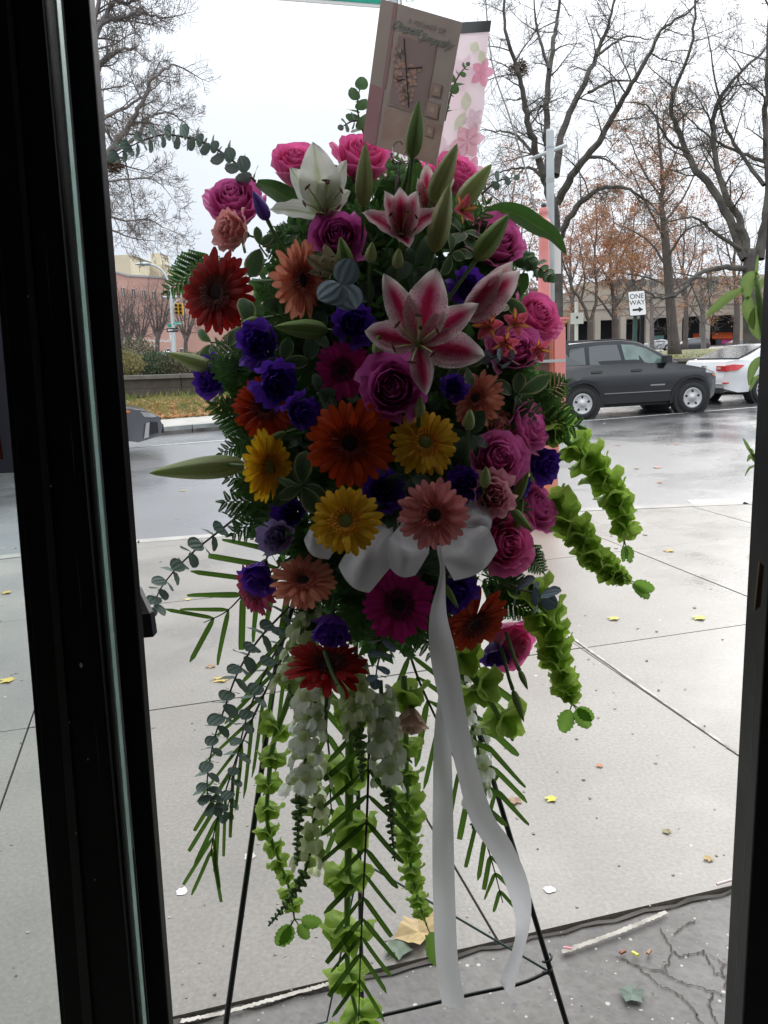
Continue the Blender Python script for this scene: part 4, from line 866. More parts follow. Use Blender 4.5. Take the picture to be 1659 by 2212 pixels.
def car(name, label, loc, heading, paint, wb, R_w, top, green, belt, W=.92, roofW=.60, cat='car', windows=(), spokes=6, far=False, tilt=0, cladding=False, mirror=None, group=None, sill=.30, archr=None):
    """local +x = forward, rear axle at x=0"""
    g = empty(name, loc, label, cat, group); g.rotation_euler = (tilt, 0, heading)
    ar = archr or R_w+.07; k = .34-R_w
    poly = list(top)
    bot = [(x, z) for x, z in arch(wb, ar, sill)] + [(x, z) for x, z in arch(0, ar, sill)]
    poly = poly + bot
    def yw(x, z):
        f = W
        f -= (z-.85)*.34 if z > .85 else (.85-z)*.16
        xa, xb = top[0][0], max(p[0] for p in top)
        for xe, s_ in ((min(p[0] for p in top), 1), (xb, -1)):
            dd = abs(x-xe)
            if dd < .7: f -= .30*(1-dd/.7)**2
        return f
    slab_mesh(poly, yw, 'body', paint, g, .05, 3)
    def gw(x, z): return yw(x, belt)-.03-(z-belt)*((W-.1-roofW)/max(.01, (max(q[1] for q in green)-belt)))
    slab_mesh(green, gw, 'cabin', paint, g, .045, 3)
    for nm, m_, pts in windows:
        for sd in (1, -1):
            mb = MB(); n = len(pts); mb.add([(x, sd*(gw(x, z)+.006), z) for x, z in pts]+[(x, sd*(gw(x, z)-.03), z) for x, z in pts], [tuple(range(n)) if sd < 0 else tuple(range(n))[::-1]]+[(i, (i+1) % n, (i+1) % n+n, i+n) for i in range(n)])
            mb.build(nm, M[m_], g)
    for x in (0, wb):
        for sd in (1, -1):
            yo = sd*(W-.02)
            Mw = Matrix.Translation((x, yo, .34)) @ Matrix.Rotation(-sd*PI/2, 4, 'X')
            wme = MB(); wme.lathe([(R_w*.60, -.2), (R_w*.93, -.2), (R_w, -.16), (R_w, -.03), (R_w*.95, 0), (R_w*.72, .012), (R_w*.66, 0), (R_w*.62, -.03)], 28); o = wme.build('wheel', M['tyre'], g, smooth=True); o.matrix_basis = Mw
            MB().lathe([(R_w*.66, -.05), (R_w*.655, 0), (R_w*.60, .004), (R_w*.52, -.02), (R_w*.2, -.012), (R_w*.17, .004), (0, .006)], 28).build('rim', M['rim'], o, smooth=True)
            if not far:
                for j in range(spokes):
                    an = 2*PI*(j+.25)/spokes; m2 = Matrix.Rotation(an, 4, 'Z') @ Matrix.Translation((R_w*.43, 0, -.013)) @ Matrix.Diagonal((1.0, .75, 1, 1))
                    MB().lathe([(R_w*.10, -.01), (R_w*.085, .008), (0, .008)], 8, m2).build('rim_hole', M['tyre'], o, smooth=True)
            # arch liner
            MB().lathe([(ar-.01, -.26), (ar-.01, -.03)], 20, Mw).build('arch_liner', M['tyre'], g)
    MB().box((-.4, -W+.16, .22), (wb+.4, W-.16, .42)).build('underside', M['tyre'], g)
    return g, yw, gw
def arcpts(cx_, r0, r1, a0, a1, n=12): 
    A = [math.radians(a0+(a1-a0)*i/n) for i in range(n+1)]
    return [(cx_+r1*math.cos(a), .34+r1*math.sin(a)) for a in A]+[(cx_+r0*math.cos(a), .34+r0*math.sin(a)) for a in A[::-1]]
def sidepart(g, nm, m_, pts, yw, proud=.008, both=True, thick=.03):
    for sd in ((1, -1) if both else (-1,)):
        mb = MB(); n = len(pts)
        f1 = [(x, sd*(yw(x, z)+proud), z) for x, z in pts]; f2 = [(x, sd*(yw(x, z)-thick), z) for x, z in pts]
        bm = bmesh.new(); a = [bm.verts.new(p) for p in f1]; b = [bm.verts.new(p) for p in f2]; bm.faces.new(a); bm.faces.new(b[::-1])
        for i in range(n): bm.faces.new((a[i], b[i], b[(i+1) % n], a[(i+1) % n]))
        bmesh.ops.recalc_face_normals(bm, faces=bm.faces[:]); bmesh.ops.triangulate(bm, faces=[f for f in bm.faces if len(f.verts) > 4])
        me = bpy.data.meshes.new(nm); bm.to_mesh(me); bm.free(); me.materials.append(M[m_] if isinstance(m_, str) else m_); inst(nm, me, g)
def endquad(g, nm, m_, xa, za, xb, zb, wa, wb_, off=.006, y0=None):
    """glass or lamp strip across the car between two heights"""
    d = Vector((xb-xa, 0, zb-za)); n = Vector((-d.z, 0, d.x)).normalized(); n = n if n.z > 0 else -n
    mb = MB(); a = [(xa, -wa, za), (xa, wa, za), (xb, wb_, zb), (xb, -wb_, zb)]
    mb.hexa([Vector(p)-n*.03 for p in a]+[Vector(p)+n*off for p in a]); mb.build(nm, M[m_], g)
pj = bpy.data.materials.new  # noqa
M['jeep'] = mat('dark_grey_metallic_paint', (.008, .009, .012), .18, spec=.5, coat=.75)
rw, fw = G(1240, 902, -.12), G(1488, 884, -.12)
hd = math.atan2(.33, 1); s0 = 1.02
zj = 18.6; rp = P(1240, 902, zj); 
locj = Vector((rp.x, rp.y+.75, -.12))
g, yw, gw = car('parked_car', 'dark grey compact sport utility car with silver wheels, parked behind the pink call box', locj, math.radians(10), M['jeep'], 2.66, .355,
    [(-.62, .32), (-.86, .42), (-.92, .60), (-.88, .98), (-.84, 1.14), (-.5, 1.18), (1, 1.17), (2.05, 1.15), (2.45, 1.10), (2.95, 1.00), (3.25, .90), (3.38, .78), (3.42, .55), (3.40, .36), (3.2, .26)],
    [(-.90, 1.12), (-.80, 1.42), (-.62, 1.60), (-.2, 1.67), (.6, 1.70), (1.0, 1.70), (1.42, 1.64), (1.90, 1.41), (2.36, 1.14), (2.1, 1.08), (-.8, 1.08)], 1.13, W=.93, roofW=.68, spokes=5, archr=.46, sill=.34,
    windows=(('rear_quarter_window', 'cglass', [(-.46, 1.19), (-.36, 1.42), (-.18, 1.54), (.12, 1.57), (.12, 1.185)]), ('rear_door_window', 'cglass', [(.21, 1.18), (.23, 1.575), (.50, 1.60), (.90, 1.60), (1.0, 1.165)]), ('front_door_window', 'cglassg', [(1.08, 1.165), (1.00, 1.60), (1.28, 1.58), (1.60, 1.48), (1.98, 1.25), (2.0, 1.16)])))
endquad(g, 'windscreen', 'cglass', 1.50, 1.61, 2.28, 1.20, .62, .76); endquad(g, 'rear_window', 'cglass', -.885, 1.20, -.74, 1.50, .7, .62)
sidepart(g, 'wheel_arch_trim', 'carblack', arcpts(0, .455, .53, -12, 192), yw, .014); sidepart(g, 'wheel_arch_trim', 'carblack', arcpts(2.66, .455, .53, -12, 192), yw, .014)
sidepart(g, 'sill_trim', 'carblack', [(.50, .30), (.52, .50), (2.12, .50), (2.16, .30)], yw, .014)
sidepart(g, 'sill_line', 'chrome', [(.53, .525), (.53, .54), (2.12, .54), (2.12, .525)], yw, .006)
for x in (.16, 1.05, 2.1): sidepart(g, 'door_gap', 'tyre', [(x, .52), (x, 1.12), (x+.012, 1.12), (x+.012, .52)], yw, .002)
for x in (.22, 1.17): sidepart(g, 'door_handle', 'carblack', [(x, 1.0), (x, 1.03), (x+.05, 1.05), (x+.24, 1.05), (x+.27, 1.02), (x+.22, 1.0)], yw, .03)
sidepart(g, 'side_badge', 'chrome', [(1.62, .66), (1.62, .69), (1.97, .69), (1.97, .66)], yw, .005)
sidepart(g, 'fuel_flap', 'jeep', [(-.12+.13*math.cos(a*PI/8), .98+.12*math.sin(a*PI/8)) for a in range(16)], yw, .005)
sidepart(g, 'headlight', 'headl', [(2.98, .90), (3.02, .965), (3.24, .875), (3.34, .80), (3.30, .78)], yw, .012)
sidepart(g, 'indicator', 'amber', [(3.20, .83), (3.21, .86), (3.33, .80), (3.32, .78)], yw, .02)
sidepart(g, 'window_trim', 'carblack', [(-.66, 1.135), (-.66, 1.165), (2.05, 1.14), (2.05, 1.115)], lambda x, z: gw(x, 1.15)+.01, .01)
for sd in (1, -1):
    mb = MB(); y = sd*(yw(2, 1.1)+.0); mb.hexa([(1.90, y, 1.17), (2.06, y, 1.15), (2.06, y+sd*.2, 1.15), (1.92, y+sd*.2, 1.17), (1.90, y, 1.30), (2.08, y, 1.29), (2.05, y+sd*.2, 1.32), (1.92, y+sd*.2, 1.32)]); mb.build('wing_mirror', M['carblack'], g)
    MB().tube([(-.35, sd*.60, 1.665), (.2, sd*.60, 1.71), (1.0, sd*.6, 1.715), (1.35, sd*.58, 1.66)], .016, 6).build('roof_rail', M['carblack'], g)
for sd in (1, -1): MB().box((1.30, sd*.5-.2, .5), (1.75, sd*.5+.2, 1.0)).build('seat', M['tyre'], g)
# white saloon, rear three-quarter
M['carwhite'] = mat('white_car_paint', (.74, .75, .76), .25, coat=.8)
zw = 21.0; rp = P(1602, 868, zw); hd2 = math.radians(26)
g, yw, gw = car('parked_car', 'white saloon with red tail lights and yellow plate, parked ahead of the dark car', Vector((rp.x, rp.y+.55, -.12)), hd2, M['carwhite'], 2.8, .34,
    [(-.72, .30), (-1.02, .40), (-1.08, .62), (-1.04, .90), (-1.00, 1.06), (-.80, 1.10), (0.2, 1.02), (2.4, .98), (3.2, .86), (3.7, .70), (3.78, .45), (3.6, .28)],
    [(-.78, 1.06), (-.2, 1.20), (.45, 1.42), (1.0, 1.45), (1.6, 1.40), (2.6, .98), (2.4, .92), (-.7, .94)], .99, W=.93, roofW=.60, spokes=10, sill=.30,
    windows=(('rear_door_window', 'cglass', [(.0, 1.06), (.5, 1.33), (.95, 1.37), (1.05, 1.02)]), ('front_door_window', 'cglass', [(1.12, 1.02), (1.05, 1.37), (1.5, 1.33), (2.15, 1.02)])))
endquad(g, 'rear_window', 'cglassd', -.62, 1.125, .38, 1.41, .66, .54, .012); endquad(g, 'windscreen', 'cglass', 1.7, 1.37, 2.5, 1.02, .56, .7, .012)
sidepart(g, 'tail_light', 'taill', [(-1.04, .82), (-1.02, .97), (-.85, .99), (-.62, .965), (-.80, .85)], yw, .012)
xr = -1.055
def rearbox(nm, m_, y0, y1, z0, z1, dx=.0): MB().box((xr-.025-dx, y0, z0), (xr+.06, y1, z1)).build(nm, M[m_] if isinstance(m_, str) else m_, g)
for sd in (1, -1):
    a, b = sorted((sd*(.64 if sd > 0 else .42), sd*.72)); rearbox('tail_light', 'taill', a, b, .84, .96, .012)
    a, b = sorted((sd*(.65 if sd > 0 else .45), sd*(.67 if sd > 0 else .56))); rearbox('reverse_light', 'headl', a, b, .88, .93, .02)
rearbox('number_plate_recess', 'carwhite', -.28, .28, .68, .84, .005); rearbox('number_plate', mat('yellow_number_plate', (.85, .38, .02), .4), -.16, .16, .70, .82, .016)
rearbox('badge', 'chrome', -.05, .05, .90, .97, .012); rearbox('bumper_valance', 'carblack', -.6, .6, .30, .42, .03); rearbox('bumper_crease', 'frame', -.72, .72, .515, .525, .012)
for sd in (1, -1): a, b = sorted((sd*.62, sd*.74)); rearbox('reflector', 'taill', a, b, .53, .56, .014)
# grey saloon nose by the left post
M['carg'] = mat('grey_metallic_paint', (.085, .088, .10), .22, spec=.8, coat=.8)
rp = P(318, 945, 16.2)
g, yw, gw = car('moving_car', 'grey saloon passing left to right, its nose poking out beside the left post', Vector((rp.x-3.30, rp.y-1.22, -.12)), math.radians(20), M['carg'], 2.72, .335,
    [(-.7, .30), (-1.0, .45), (-1.05, .9), (-.9, 1.06), (.2, .98), (2.2, .98), (2.9, .92), (3.45, .80), (3.72, .66), (3.78, .48), (3.72, .30), (3.3, .22)],
    [(-.7, 1.02), (-.2, 1.18), (.5, 1.40), (1.0, 1.43), (1.5, 1.38), (2.4, .98), (2.3, .92), (-.6, .92)], .97, W=.92, roofW=.58, spokes=5, sill=.26,
    windows=(('rear_door_window', 'cglassg', [(.0, 1.03), (.5, 1.30), (.95, 1.35), (1.05, 1.0)]), ('front_door_window', 'cglassg', [(1.12, 1.0), (1.05, 1.35), (1.4, 1.31), (2.0, 1.02)])))
sidepart(g, 'headlight', 'headl', [(3.06, .76), (3.12, .835), (3.54, .755), (3.69, .67), (3.58, .66)], yw, .012)
sidepart(g, 'indicator', 'amber', [(3.04, .785), (3.08, .83), (3.20, .81), (3.18, .785)], yw, .018)
sidepart(g, 'bumper_vent', 'carblack', [(3.50, .34), (3.48, .54), (3.56, .58), (3.68, .56), (3.69, .36)], yw, .010)
sidepart(g, 'vent_blade', 'headl', [(3.40, .28), (3.46, .56), (3.53, .58), (3.49, .30)], yw, .016)
sidepart(g, 'window_trim', 'chrome', [(-.3, .985), (-.3, 1.0), (2.2, .985), (2.2, .97)], lambda x, z: gw(x, .99)+.02, .012)
sidepart(g, 'sill_line', 'chrome', [(.42, .30), (.42, .34), (2.3, .34), (2.3, .30)], yw, .012)
endquad(g, 'windscreen', 'cglass', 1.56, 1.355, 2.32, 1.015, .56, .7, .012)
MB().box((3.70, -.5, .34), (3.80, .5, .50)).build('grille', M['carblack'], g); MB().box((3.7, -.4, .58), (3.775, .4, .63)).build('grille', M['carblack'], g)
# silver car hidden behind the flowers, rear corner showing
rp = P(540, 905, 19.5)
M['carsilver'] = mat('silver_car_paint', (.42, .43, .45), .25, coat=.6)
g, yw, gw = car('parked_car', 'silver hatchback mostly hidden behind the flowers, rear corner and red light showing', Vector((rp.x+.5, rp.y+.6, -.12)), math.radians(12), M['carsilver'], 2.6, .32,
    [(-.5, .30), (-.8, .42), (-.84, .7), (-.80, .95), (-.3, 1.0), (2.0, .98), (2.8, .88), (3.3, .74), (3.35, .4), (3.2, .28)],
    [(-.78, .93), (-.55, 1.25), (-.2, 1.45), (.6, 1.52), (1.2, 1.48), (2.2, .97), (2.1, .9), (-.7, .9)], .97, W=.88, roofW=.56, sill=.28, far=True,
    windows=(('rear_door_window', 'cglass', [(-.3, 1.05), (-.15, 1.34), (.7, 1.42), (.75, 1.03)]), ('front_door_window', 'cglass', [(.82, 1.03), (.78, 1.42), (1.15, 1.4), (1.85, 1.02)])))
sidepart(g, 'tail_light', 'taill', [(-.82, .78), (-.78, .95), (-.50, .97), (-.46, .82)], yw, .012); endquad(g, 'rear_window', 'cglass', -.72, 1.02, -.32, 1.38, .62, .52, .012)
# far cars
def farcar(label, u, v, zc, heading, col, suv=False, zb=0.0, nm='parked_car', Wd=.9):
    p = P(u, v, zc); m = mat(nm+'_paint', col, .3, coat=.5); t = 1.62 if suv else 1.4
    g, yw, gw = car(nm, label, Vector((p.x, p.y, p.z)), heading, m, 2.8, .34, [(-.7, .30), (-1.0, .5), (-.98, 1.0), (.2, 1.02), (2.5, 1.0), (3.4, .8), (3.5, .4), (3.3, .28)],
        [(-.95 if suv else -.6, .98), (-.7 if suv else .1, t-.1), (.6, t), (1.4, t-.05), (2.4, .98), (2.2, .9), (-.8, .9)], .97, W=Wd, roofW=.6, far=True,
        windows=(('side_window', 'cglass', [(-.45 if suv else .2, 1.05), (-.3 if suv else .45, t-.14), (1.3, t-.14), (2.0, 1.03)]),))
    endquad(g, 'windscreen', 'headl', 1.5, t-.08, 2.32, 1.03, .55, .7, .012); endquad(g, 'rear_window', 'cglass', (-.92 if suv else -.5), 1.03, (-.72 if suv else .05), t-.15, .65, .55, .012)
    sidepart(g, 'tail_light', 'taill', [(-.98, .75), (-.97, .95), (-.75, .95), (-.75, .8)], yw, .012); sidepart(g, 'headlight', 'headl', [(3.1, .72), (3.15, .82), (3.45, .72), (3.4, .65)], yw, .012)
    return g
farcar('distant black sport utility car crossing before the arches, just right of the straight oak trunk', 1512, 759, 100, math.radians(176), (.04, .042, .05), True, nm='distant_car', Wd=1.0)
farcar('distant white car glimpsed to the left of the straight oak trunk', 1440, 757, 105, math.radians(170), (.6, .6, .62), nm='distant_car')
farcar('distant dark car before the orange awning, above the roof of the white saloon', 1585, 755, 118, math.radians(5), (.15, .16, .17), nm='distant_car')
farcar('distant white car at the foot of the brick building beside the black post', 262, 781, 100, math.radians(4), (.7, .7, .7), nm='distant_car')
farcar('distant red car at the foot of the brick building, left of the dark bare tree', 330, 780, 118, math.radians(78), (.5, .04, .04), nm='distant_car')
farcar('distant pale blue car with lit headlights right of the dark bare tree', 363, 783, 105, math.radians(250), (.35, .42, .5), nm='distant_car')
farcar('white car on the far street glimpsed above the purple flower', 455, 800, 62, math.radians(8), (.68, .68, .7), nm='distant_car')
farcar('grey car on the far street glimpsed just right of the white one', 515, 797, 66, math.radians(8), (.2, .22, .25), nm='distant_car')
# ================================================ DOORWAY
YD = .86
def postbox(nm, tl, tr, bl, br, m, parent, Y=YD, th=.05, z0=0, z1=2.42, vt=0, vb=2212, sil=0):
    """upright whose edges follow (tl..bl) and (tr..br) on the plane y=Y, carried down to the floor and up to the head"""
    def ed(a, b, z):
        A, B = PY(a, vt, Y+sil), PY(b, vb, Y+sil); t = (z-A.z)/(B.z-A.z); return A.x+(B.x-A.x)*t
    x = [ed(tl, bl, z0), ed(tr, br, z0), ed(tl, bl, z1), ed(tr, br, z1)]
    o_ = parent.location if parent else Vector((0, 0, 0))
    v = [(x[0], Y, z0), (x[1], Y, z0), (x[1], Y+th, z0), (x[0], Y+th, z0), (x[2], Y, z1), (x[3], Y, z1), (x[3], Y+th, z1), (x[2], Y+th, z1)]
    mb = MB(); mb.hexa([Vector(p)-o_ for p in v]); o = mb.build(nm, m, parent)
    bv = o.modifiers.new('b', 'BEVEL'); bv.width = .002; bv.segments = 2; return o
g = empty('door_frame', (-.3, YD, 0), 'thick black painted door frame upright left of the flowers, with stepped mouldings', 'door frame')
postbox('upright', -47, 92, 138, 290, M['black'], g, YD-.06, .05)
postbox('moulding', -60, -15, 130, 168, M['black'], g, YD-.045, .05)
postbox('moulding', 12, 24, 178, 200, M['blackmid'], g, YD-.064, .004)
postbox('sealing_strip', 90, 118, 262, 298, M['dgrey'], g, YD-.03, .02)
for (u, v, s) in ((175, 1437, .0022), (190, 1640, .0008), (110, 1050, .0010), (150, 1560, .0008), (165, 1800, .0009), (60, 640, .0008), (205, 1900, .0008)):
    a = PY(u, v, YD-.0662)-g.location; MB().lathe([(s, 0), (s*.8, .0006), (0, .0008)], 9, Matrix.Translation(a) @ Matrix.Rotation(PI/2, 4, 'X') @ Matrix.Diagonal((.7, 1.3, 1, 1))).build('paint_fleck', M['signw'], g)
for (u, v0, v1) in ((150, 900, 1040), (205, 1560, 1700), (165, 1200, 1330), (95, 500, 700)):
    a, b = PY(u, v0, YD-.0655)-g.location, PY(u+(v1-v0)*.08, v1, YD-.0655)-g.location; MB().tube([a, (a+b)/2+Vector((.0006, 0, 0)), b], [.0001, .0005, .0001], 4).build('scratch', M['dgrey'], g)
g2 = empty('glass_door', (-.25, YD, 0), 'open glass shop door seen edge on as a pale green line between two black uprights', 'door')
postbox('pane_edge', 116, 122, 304, 310, M['glassedge'], g2, YD-.05, .012)
postbox('pane_back_edge', 122.5, 128, 310.5, 316, M['alu'], g2, YD-.02, .012)
g3 = empty('door_stile', (-.2, YD, 0), 'flat black door upright directly left of the bouquet, right of the pale green glass edge', 'door upright')
postbox('stile', 129, 206, 316, 376, M['black'], g3, YD, .02, sil=.02)
# handle peeping out on the right of the stile
a = PY(306, 1330, YD+.05)-g3.location; 
o = MB().hexa([a+Vector(v) for v in [(-.02, 0, -.028), (.011, 0, -.026), (.013, .01, -.024), (-.02, .02, -.024), (-.02, 0, .0), (.010, 0, .002), (.012, .01, .002), (-.02, .02, 0)]]).build('handle', M['dgrey'], g3)
MB().hexa([a+Vector(v) for v in [(-.02, -.002, .003), (.010, -.002, .003), (.010, .01, .003), (-.02, .01, .003), (-.02, -.002, .030), (.0, -.002, .032), (.0, .01, .032), (-.02, .01, .030)]]).build('handle_plate', M['signw'], g3)
g4 = empty('door_frame', (.4, YD, 0), 'worn dark door frame upright at the right edge of the picture, paint chipped halfway down', 'door frame')
postbox('upright', 1681, 1745, 1563, 1630, M['blackmid'], g4, YD, .05, sil=.05)  # greyer than its neighbour: reflected light painted into the jamb face
postbox('outer_upright', 1746, 2150, 1631, 2000, M['black'], g4, YD+.004, .06, sil=.05)
a = PY(1634, 1270, YD-.001)-g4.location; MB().hexa([a+Vector(v) for v in [(-.002, -.003, -.025), (.004, -.003, -.02), (.004, .001, -.02), (-.002, .001, -.025), (.001, -.003, .03), (.006, -.003, .025), (.006, .001, .025), (.001, .001, .03)]]).build('chipped_paint', mat('bare_wood_chip', (.14, .09, .06), .8), g4)
for (u, v0, v1) in ((1640, 1000, 1180), (1632, 1420, 1640), (1615, 1700, 1990), (1600, 1900, 2190), (1622, 1500, 1600)):
    a, b = PY(u, v0, YD-.0006)-g4.location, PY(u-(v1-v0)*.05, v1, YD-.0006)-g4.location; MB().tube([a, (a+b)/2+Vector((.0007, 0, 0)), b], [.0001, .0004, .0001], 4).build('scratch', M['alu'], g4)
# shop front around the opening, and the room the picture is taken from
wl = empty('shop_front_wall', (0, YD, 0)); wl['kind'] = 'structure'
def wbox(a, b, m='facade', n='wall_panel', par=None): 
    par = par or wl; l = par.location; MB().box((a[0]-l.x, a[1]-l.y, a[2]-l.z), (b[0]-l.x, b[1]-l.y, b[2]-l.z)).build(n, M[m], par)
wbox((-6, YD-.1, 2.42), (6, YD+.2, 4.6)); wbox((-6, YD-.1, -.05), (-1.9, YD+.2, 2.42)); wbox((.60, YD-.1, -.05), (6, YD+.2, 2.42)); wbox((-1.9, YD-.05, -.05), (-.42, YD+.1, .45))
rm = empty('shop_interior', (0, -2, 0)); rm['kind'] = 'structure'
wbox((-4, -5, -.05), (4.5, YD-.1, .0), 'shopfloor', 'floor', rm); wbox((-4, -5, 2.9), (4.5, YD-.1, 3.0), 'interior', 'ceiling', rm)
wbox((-4.1, -5, 0), (-4, YD-.1, 2.9), 'interior', 'side_wall', rm); wbox((4.5, -5, 0), (4.6, YD-.1, 2.9), 'interior', 'side_wall', rm); wbox((-4, -5.1, 0), (4.5, -5, 2.9), 'interior', 'back_wall', rm)
# display window left of the frame, poster on it
def glass_mat():
    m = bpy.data.materials.new('clear_window_glass'); m.use_nodes = True; t = m.node_tree; t.nodes.clear(); o = t.nodes.new('ShaderNodeOutputMaterial')
    a = t.nodes.new('ShaderNodeBsdfTransparent'); b = t.nodes.new('ShaderNodeBsdfGlossy'); b.inputs['Roughness'].default_value = .02; x = t.nodes.new('ShaderNodeMixShader'); x.inputs[0].default_value = .06
    a.inputs[0].default_value = (.93, .96, .95, 1); t.links.new(a.outputs[0], x.inputs[1]); t.links.new(b.outputs[0], x.inputs[2]); t.links.new(x.outputs[0], o.inputs[0]); return m
o = MB().box((-.75, -.003, -.98), (.75, .003, .98)).build('display_window', glass_mat()); o.location = (-1.14, YD+.03, 1.44); tag(o, 'clear shop window pane at the far left edge, beyond the black frame', 'window')
pl = PY(29, 1026, YD); pt = PY(10, 740, YD)
o = empty('poster', (pl.x-.2, YD+.02, pl.z), 'grey backlit poster with a red corner taped inside the window at the far left edge', 'poster')
MB().box((-.12, -.001, 0), (.2, .001, pt.z-pl.z+.15)).build('sheet', mat('backlit_poster_paper', (.30, .30, .36), .7, trans=.4), o)  # white-grey paper; its backlit darkening is put into the colour
MB().box((-.1, -.0025, .015), (.183, -.0012, .045)).build('red_band', mat('dark_red_print', (.35, .03, .02), .6), o); MB().box((-.1, -.0025, .046), (.180, -.0012, .35)).build('dark_print', mat('dark_print', (.04, .04, .06), .6), o)
# ================================================ THE STANDING SPRAY
RR = random.Random(42)
ZB = 1.40
def zc_of(u, v, lift=0.0):
    r = ((u-835)/390)**2 + ((v-880)/590)**2
    return ZB - .20*math.sqrt(max(0, 1-r)) - lift
def pxm(px_, zc): return px_*zc/FPX
TOCAM = -F_
def spray(name, u, v, zc, ax, ay, r_px, label, cat, group=None, spin=None):
    g = empty(name, P(u, v, zc), label, cat, group); g.rotation_mode = 'QUATERNION'
    g.rotation_quaternion = face_q(ax, ay, RR.uniform(0, 6.28) if spin is None else spin, u, v); s = pxm(r_px, zc); g.scale = (s, s, s); return g
def stem_back(g, m, r=.05, z0=-.2, L=1.6, bendx=0):
    MB().tube([(0, 0, z0), (bendx*.3, 0, z0-L*.5), (bendx, 0, z0-L)], r, 6).build('stem', m, g, smooth=True)
M['stem'] = mat('flower_stem_green', (.06, .13, .03), .5, (.09, .18, .045), 20, trans=.15)
M['stempale'] = mat('pale_green_stem', (.22, .36, .10), .5, trans=.25)
# ---- gerberas
GC = {'red': ((.40, .010, .008), (.26, .005, .004), (.02, .004, .004)), 'orange': ((.80, .095, .008), (.55, .045, .005), (.02, .006, .006)),
      'scarlet': ((.62, .06, .010), (.42, .03, .006), (.018, .006, .006)), 'yellow': ((.88, .56, .025), (.80, .38, .01), (.20, .24, .05)),
      'magenta': ((.66, .015, .26), (.48, .010, .18), (.015, .004, .008)), 'pink': ((.86, .34, .33), (.70, .20, .20), (.02, .008, .01)), 'peach': ((.84, .34, .22), (.70, .20, .12), (.025, .01, .01)), 'rosepink': ((.66, .08, .20), (.45, .03, .12), (.02, .005, .01))}
for k, (a, b, c) in GC.items():
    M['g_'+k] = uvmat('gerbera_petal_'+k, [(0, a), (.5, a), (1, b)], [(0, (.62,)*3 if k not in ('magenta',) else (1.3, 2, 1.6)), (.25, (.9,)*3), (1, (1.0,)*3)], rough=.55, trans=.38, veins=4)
    gi = {'red': (.14, .02, .01), 'orange': (.30, .03, .01), 'scarlet': (.20, .02, .01), 'yellow': (.88, .36, .015), 'magenta': (.16, .004, .06), 'pink': (.74, .17, .16), 'peach': (.66, .15, .10), 'rosepink': (.30, .02, .08)}[k]
    M['gi_'+k] = uvmat('gerbera_floret_'+k, [(0, gi), (1, tuple(x*.7 for x in gi))], [(0, (.5,)*3), (.7, (1,)*3), (1, (1.5, 1.6, 1.5))], rough=.6, trans=.2)
    M['gd_'+k] = mat('gerbera_disc_'+k, c, .8, tuple(x*2.2 for x in c), 60, bump=.8, bscale=90)
def gerbera(u, v, r, ax, ay, key, label, lift=.02, n1=26, spin=None, zc=None, sq=1):
    g = spray('gerbera_daisy', u, v, zc or zc_of(u, v, lift), ax, ay, r, label, 'gerbera', 'gerberas in the standing spray', spin)
    m = M['g_'+key]
    A = [leaf('gp_%s_%d' % (key, i), m, W=.130, bend0=10+4*i, bend=-22-7*i, cup=-.2+.2*(i % 2), ridge=.07, n=9, m=4, spoon=1) for i in range(3)]
    for layer, (n, r0, L, tilt) in enumerate(((n1, .17, .86, 0), (n1-3, .16, .74, 8), (n1-8, .23, .46, 14))):
        for j in range(n):
            an = 2*PI*(j+.5*layer+RR.uniform(-.22, .22))/n; l = L*RR.uniform(.86, 1.07)
            Mx = Matrix.Rotation(an, 4, 'Z') @ Matrix.Translation((0, r0, .02*layer)) @ Matrix.Rotation(math.radians(tilt+RR.uniform(-9, 10)), 4, 'X') @ Matrix.Rotation(RR.uniform(-.22, .22), 4, 'Y') @ Matrix.Diagonal((l*(1.0 if layer < 2 else .75), l, l, 1))
            inst('petal', RR.choice(A), g, Mx)
    fk_ = 'gf_'+key
    if fk_ not in MESH:
        mb = MB(); r2 = random.Random(4)
        for ring, (n, rr, L, z) in enumerate(((46, .27, .20, .12), (42, .23, .17, .145), (36, .18, .13, .155))):
            for j in range(n):
                a = 2*PI*(j+r2.random()*.6)/n; d = Vector((math.cos(a), math.sin(a), 0)); t = Vector((-d.y, d.x, 0))*.017; p = d*rr+Vector((0, 0, z)); l = L*r2.uniform(.7, 1.2)
                mb.add([p-t, p+t, p+d*l+t*.8+Vector((0, 0, .03+.03*r2.random())), p+d*l-t*.8+Vector((0, 0, .03))], [(0, 1, 2, 3)], [(0, 0), (1, 0), (1, 1), (0, 1)])
        MESH[fk_] = mb.mesh(fk_, M['gi_'+key])
        mb = MB(); mb.lathe([(0, -.02), (.2, 0), (.185, .07), (.12, .095), (.05, .09), (0, .085)][1:], 18)
        for j in range(60):
            rr = .03+.15*math.sqrt(j/60); a = j*2.39996; p = (rr*math.cos(a), rr*math.sin(a), .085-.1*rr); mb.tube([p, (p[0]*1.03, p[1]*1.03, p[2]+.022)], .010, 4)
        MESH['gd_'+key] = mb.mesh('gd_'+key, M['gd_'+key], True)
    o = inst('ray_florets', MESH[fk_], g); o['kind'] = 'stuff'; inst('disc', MESH['gd_'+key], g)
    MB().lathe([(.05, -.28), (.16, -.2), (.22, -.06), (.2, .0)], 14).build('calyx', M['stem'], g, smooth=True); stem_back(g, M['stem'], .05, -.26, 1.6)
    return g
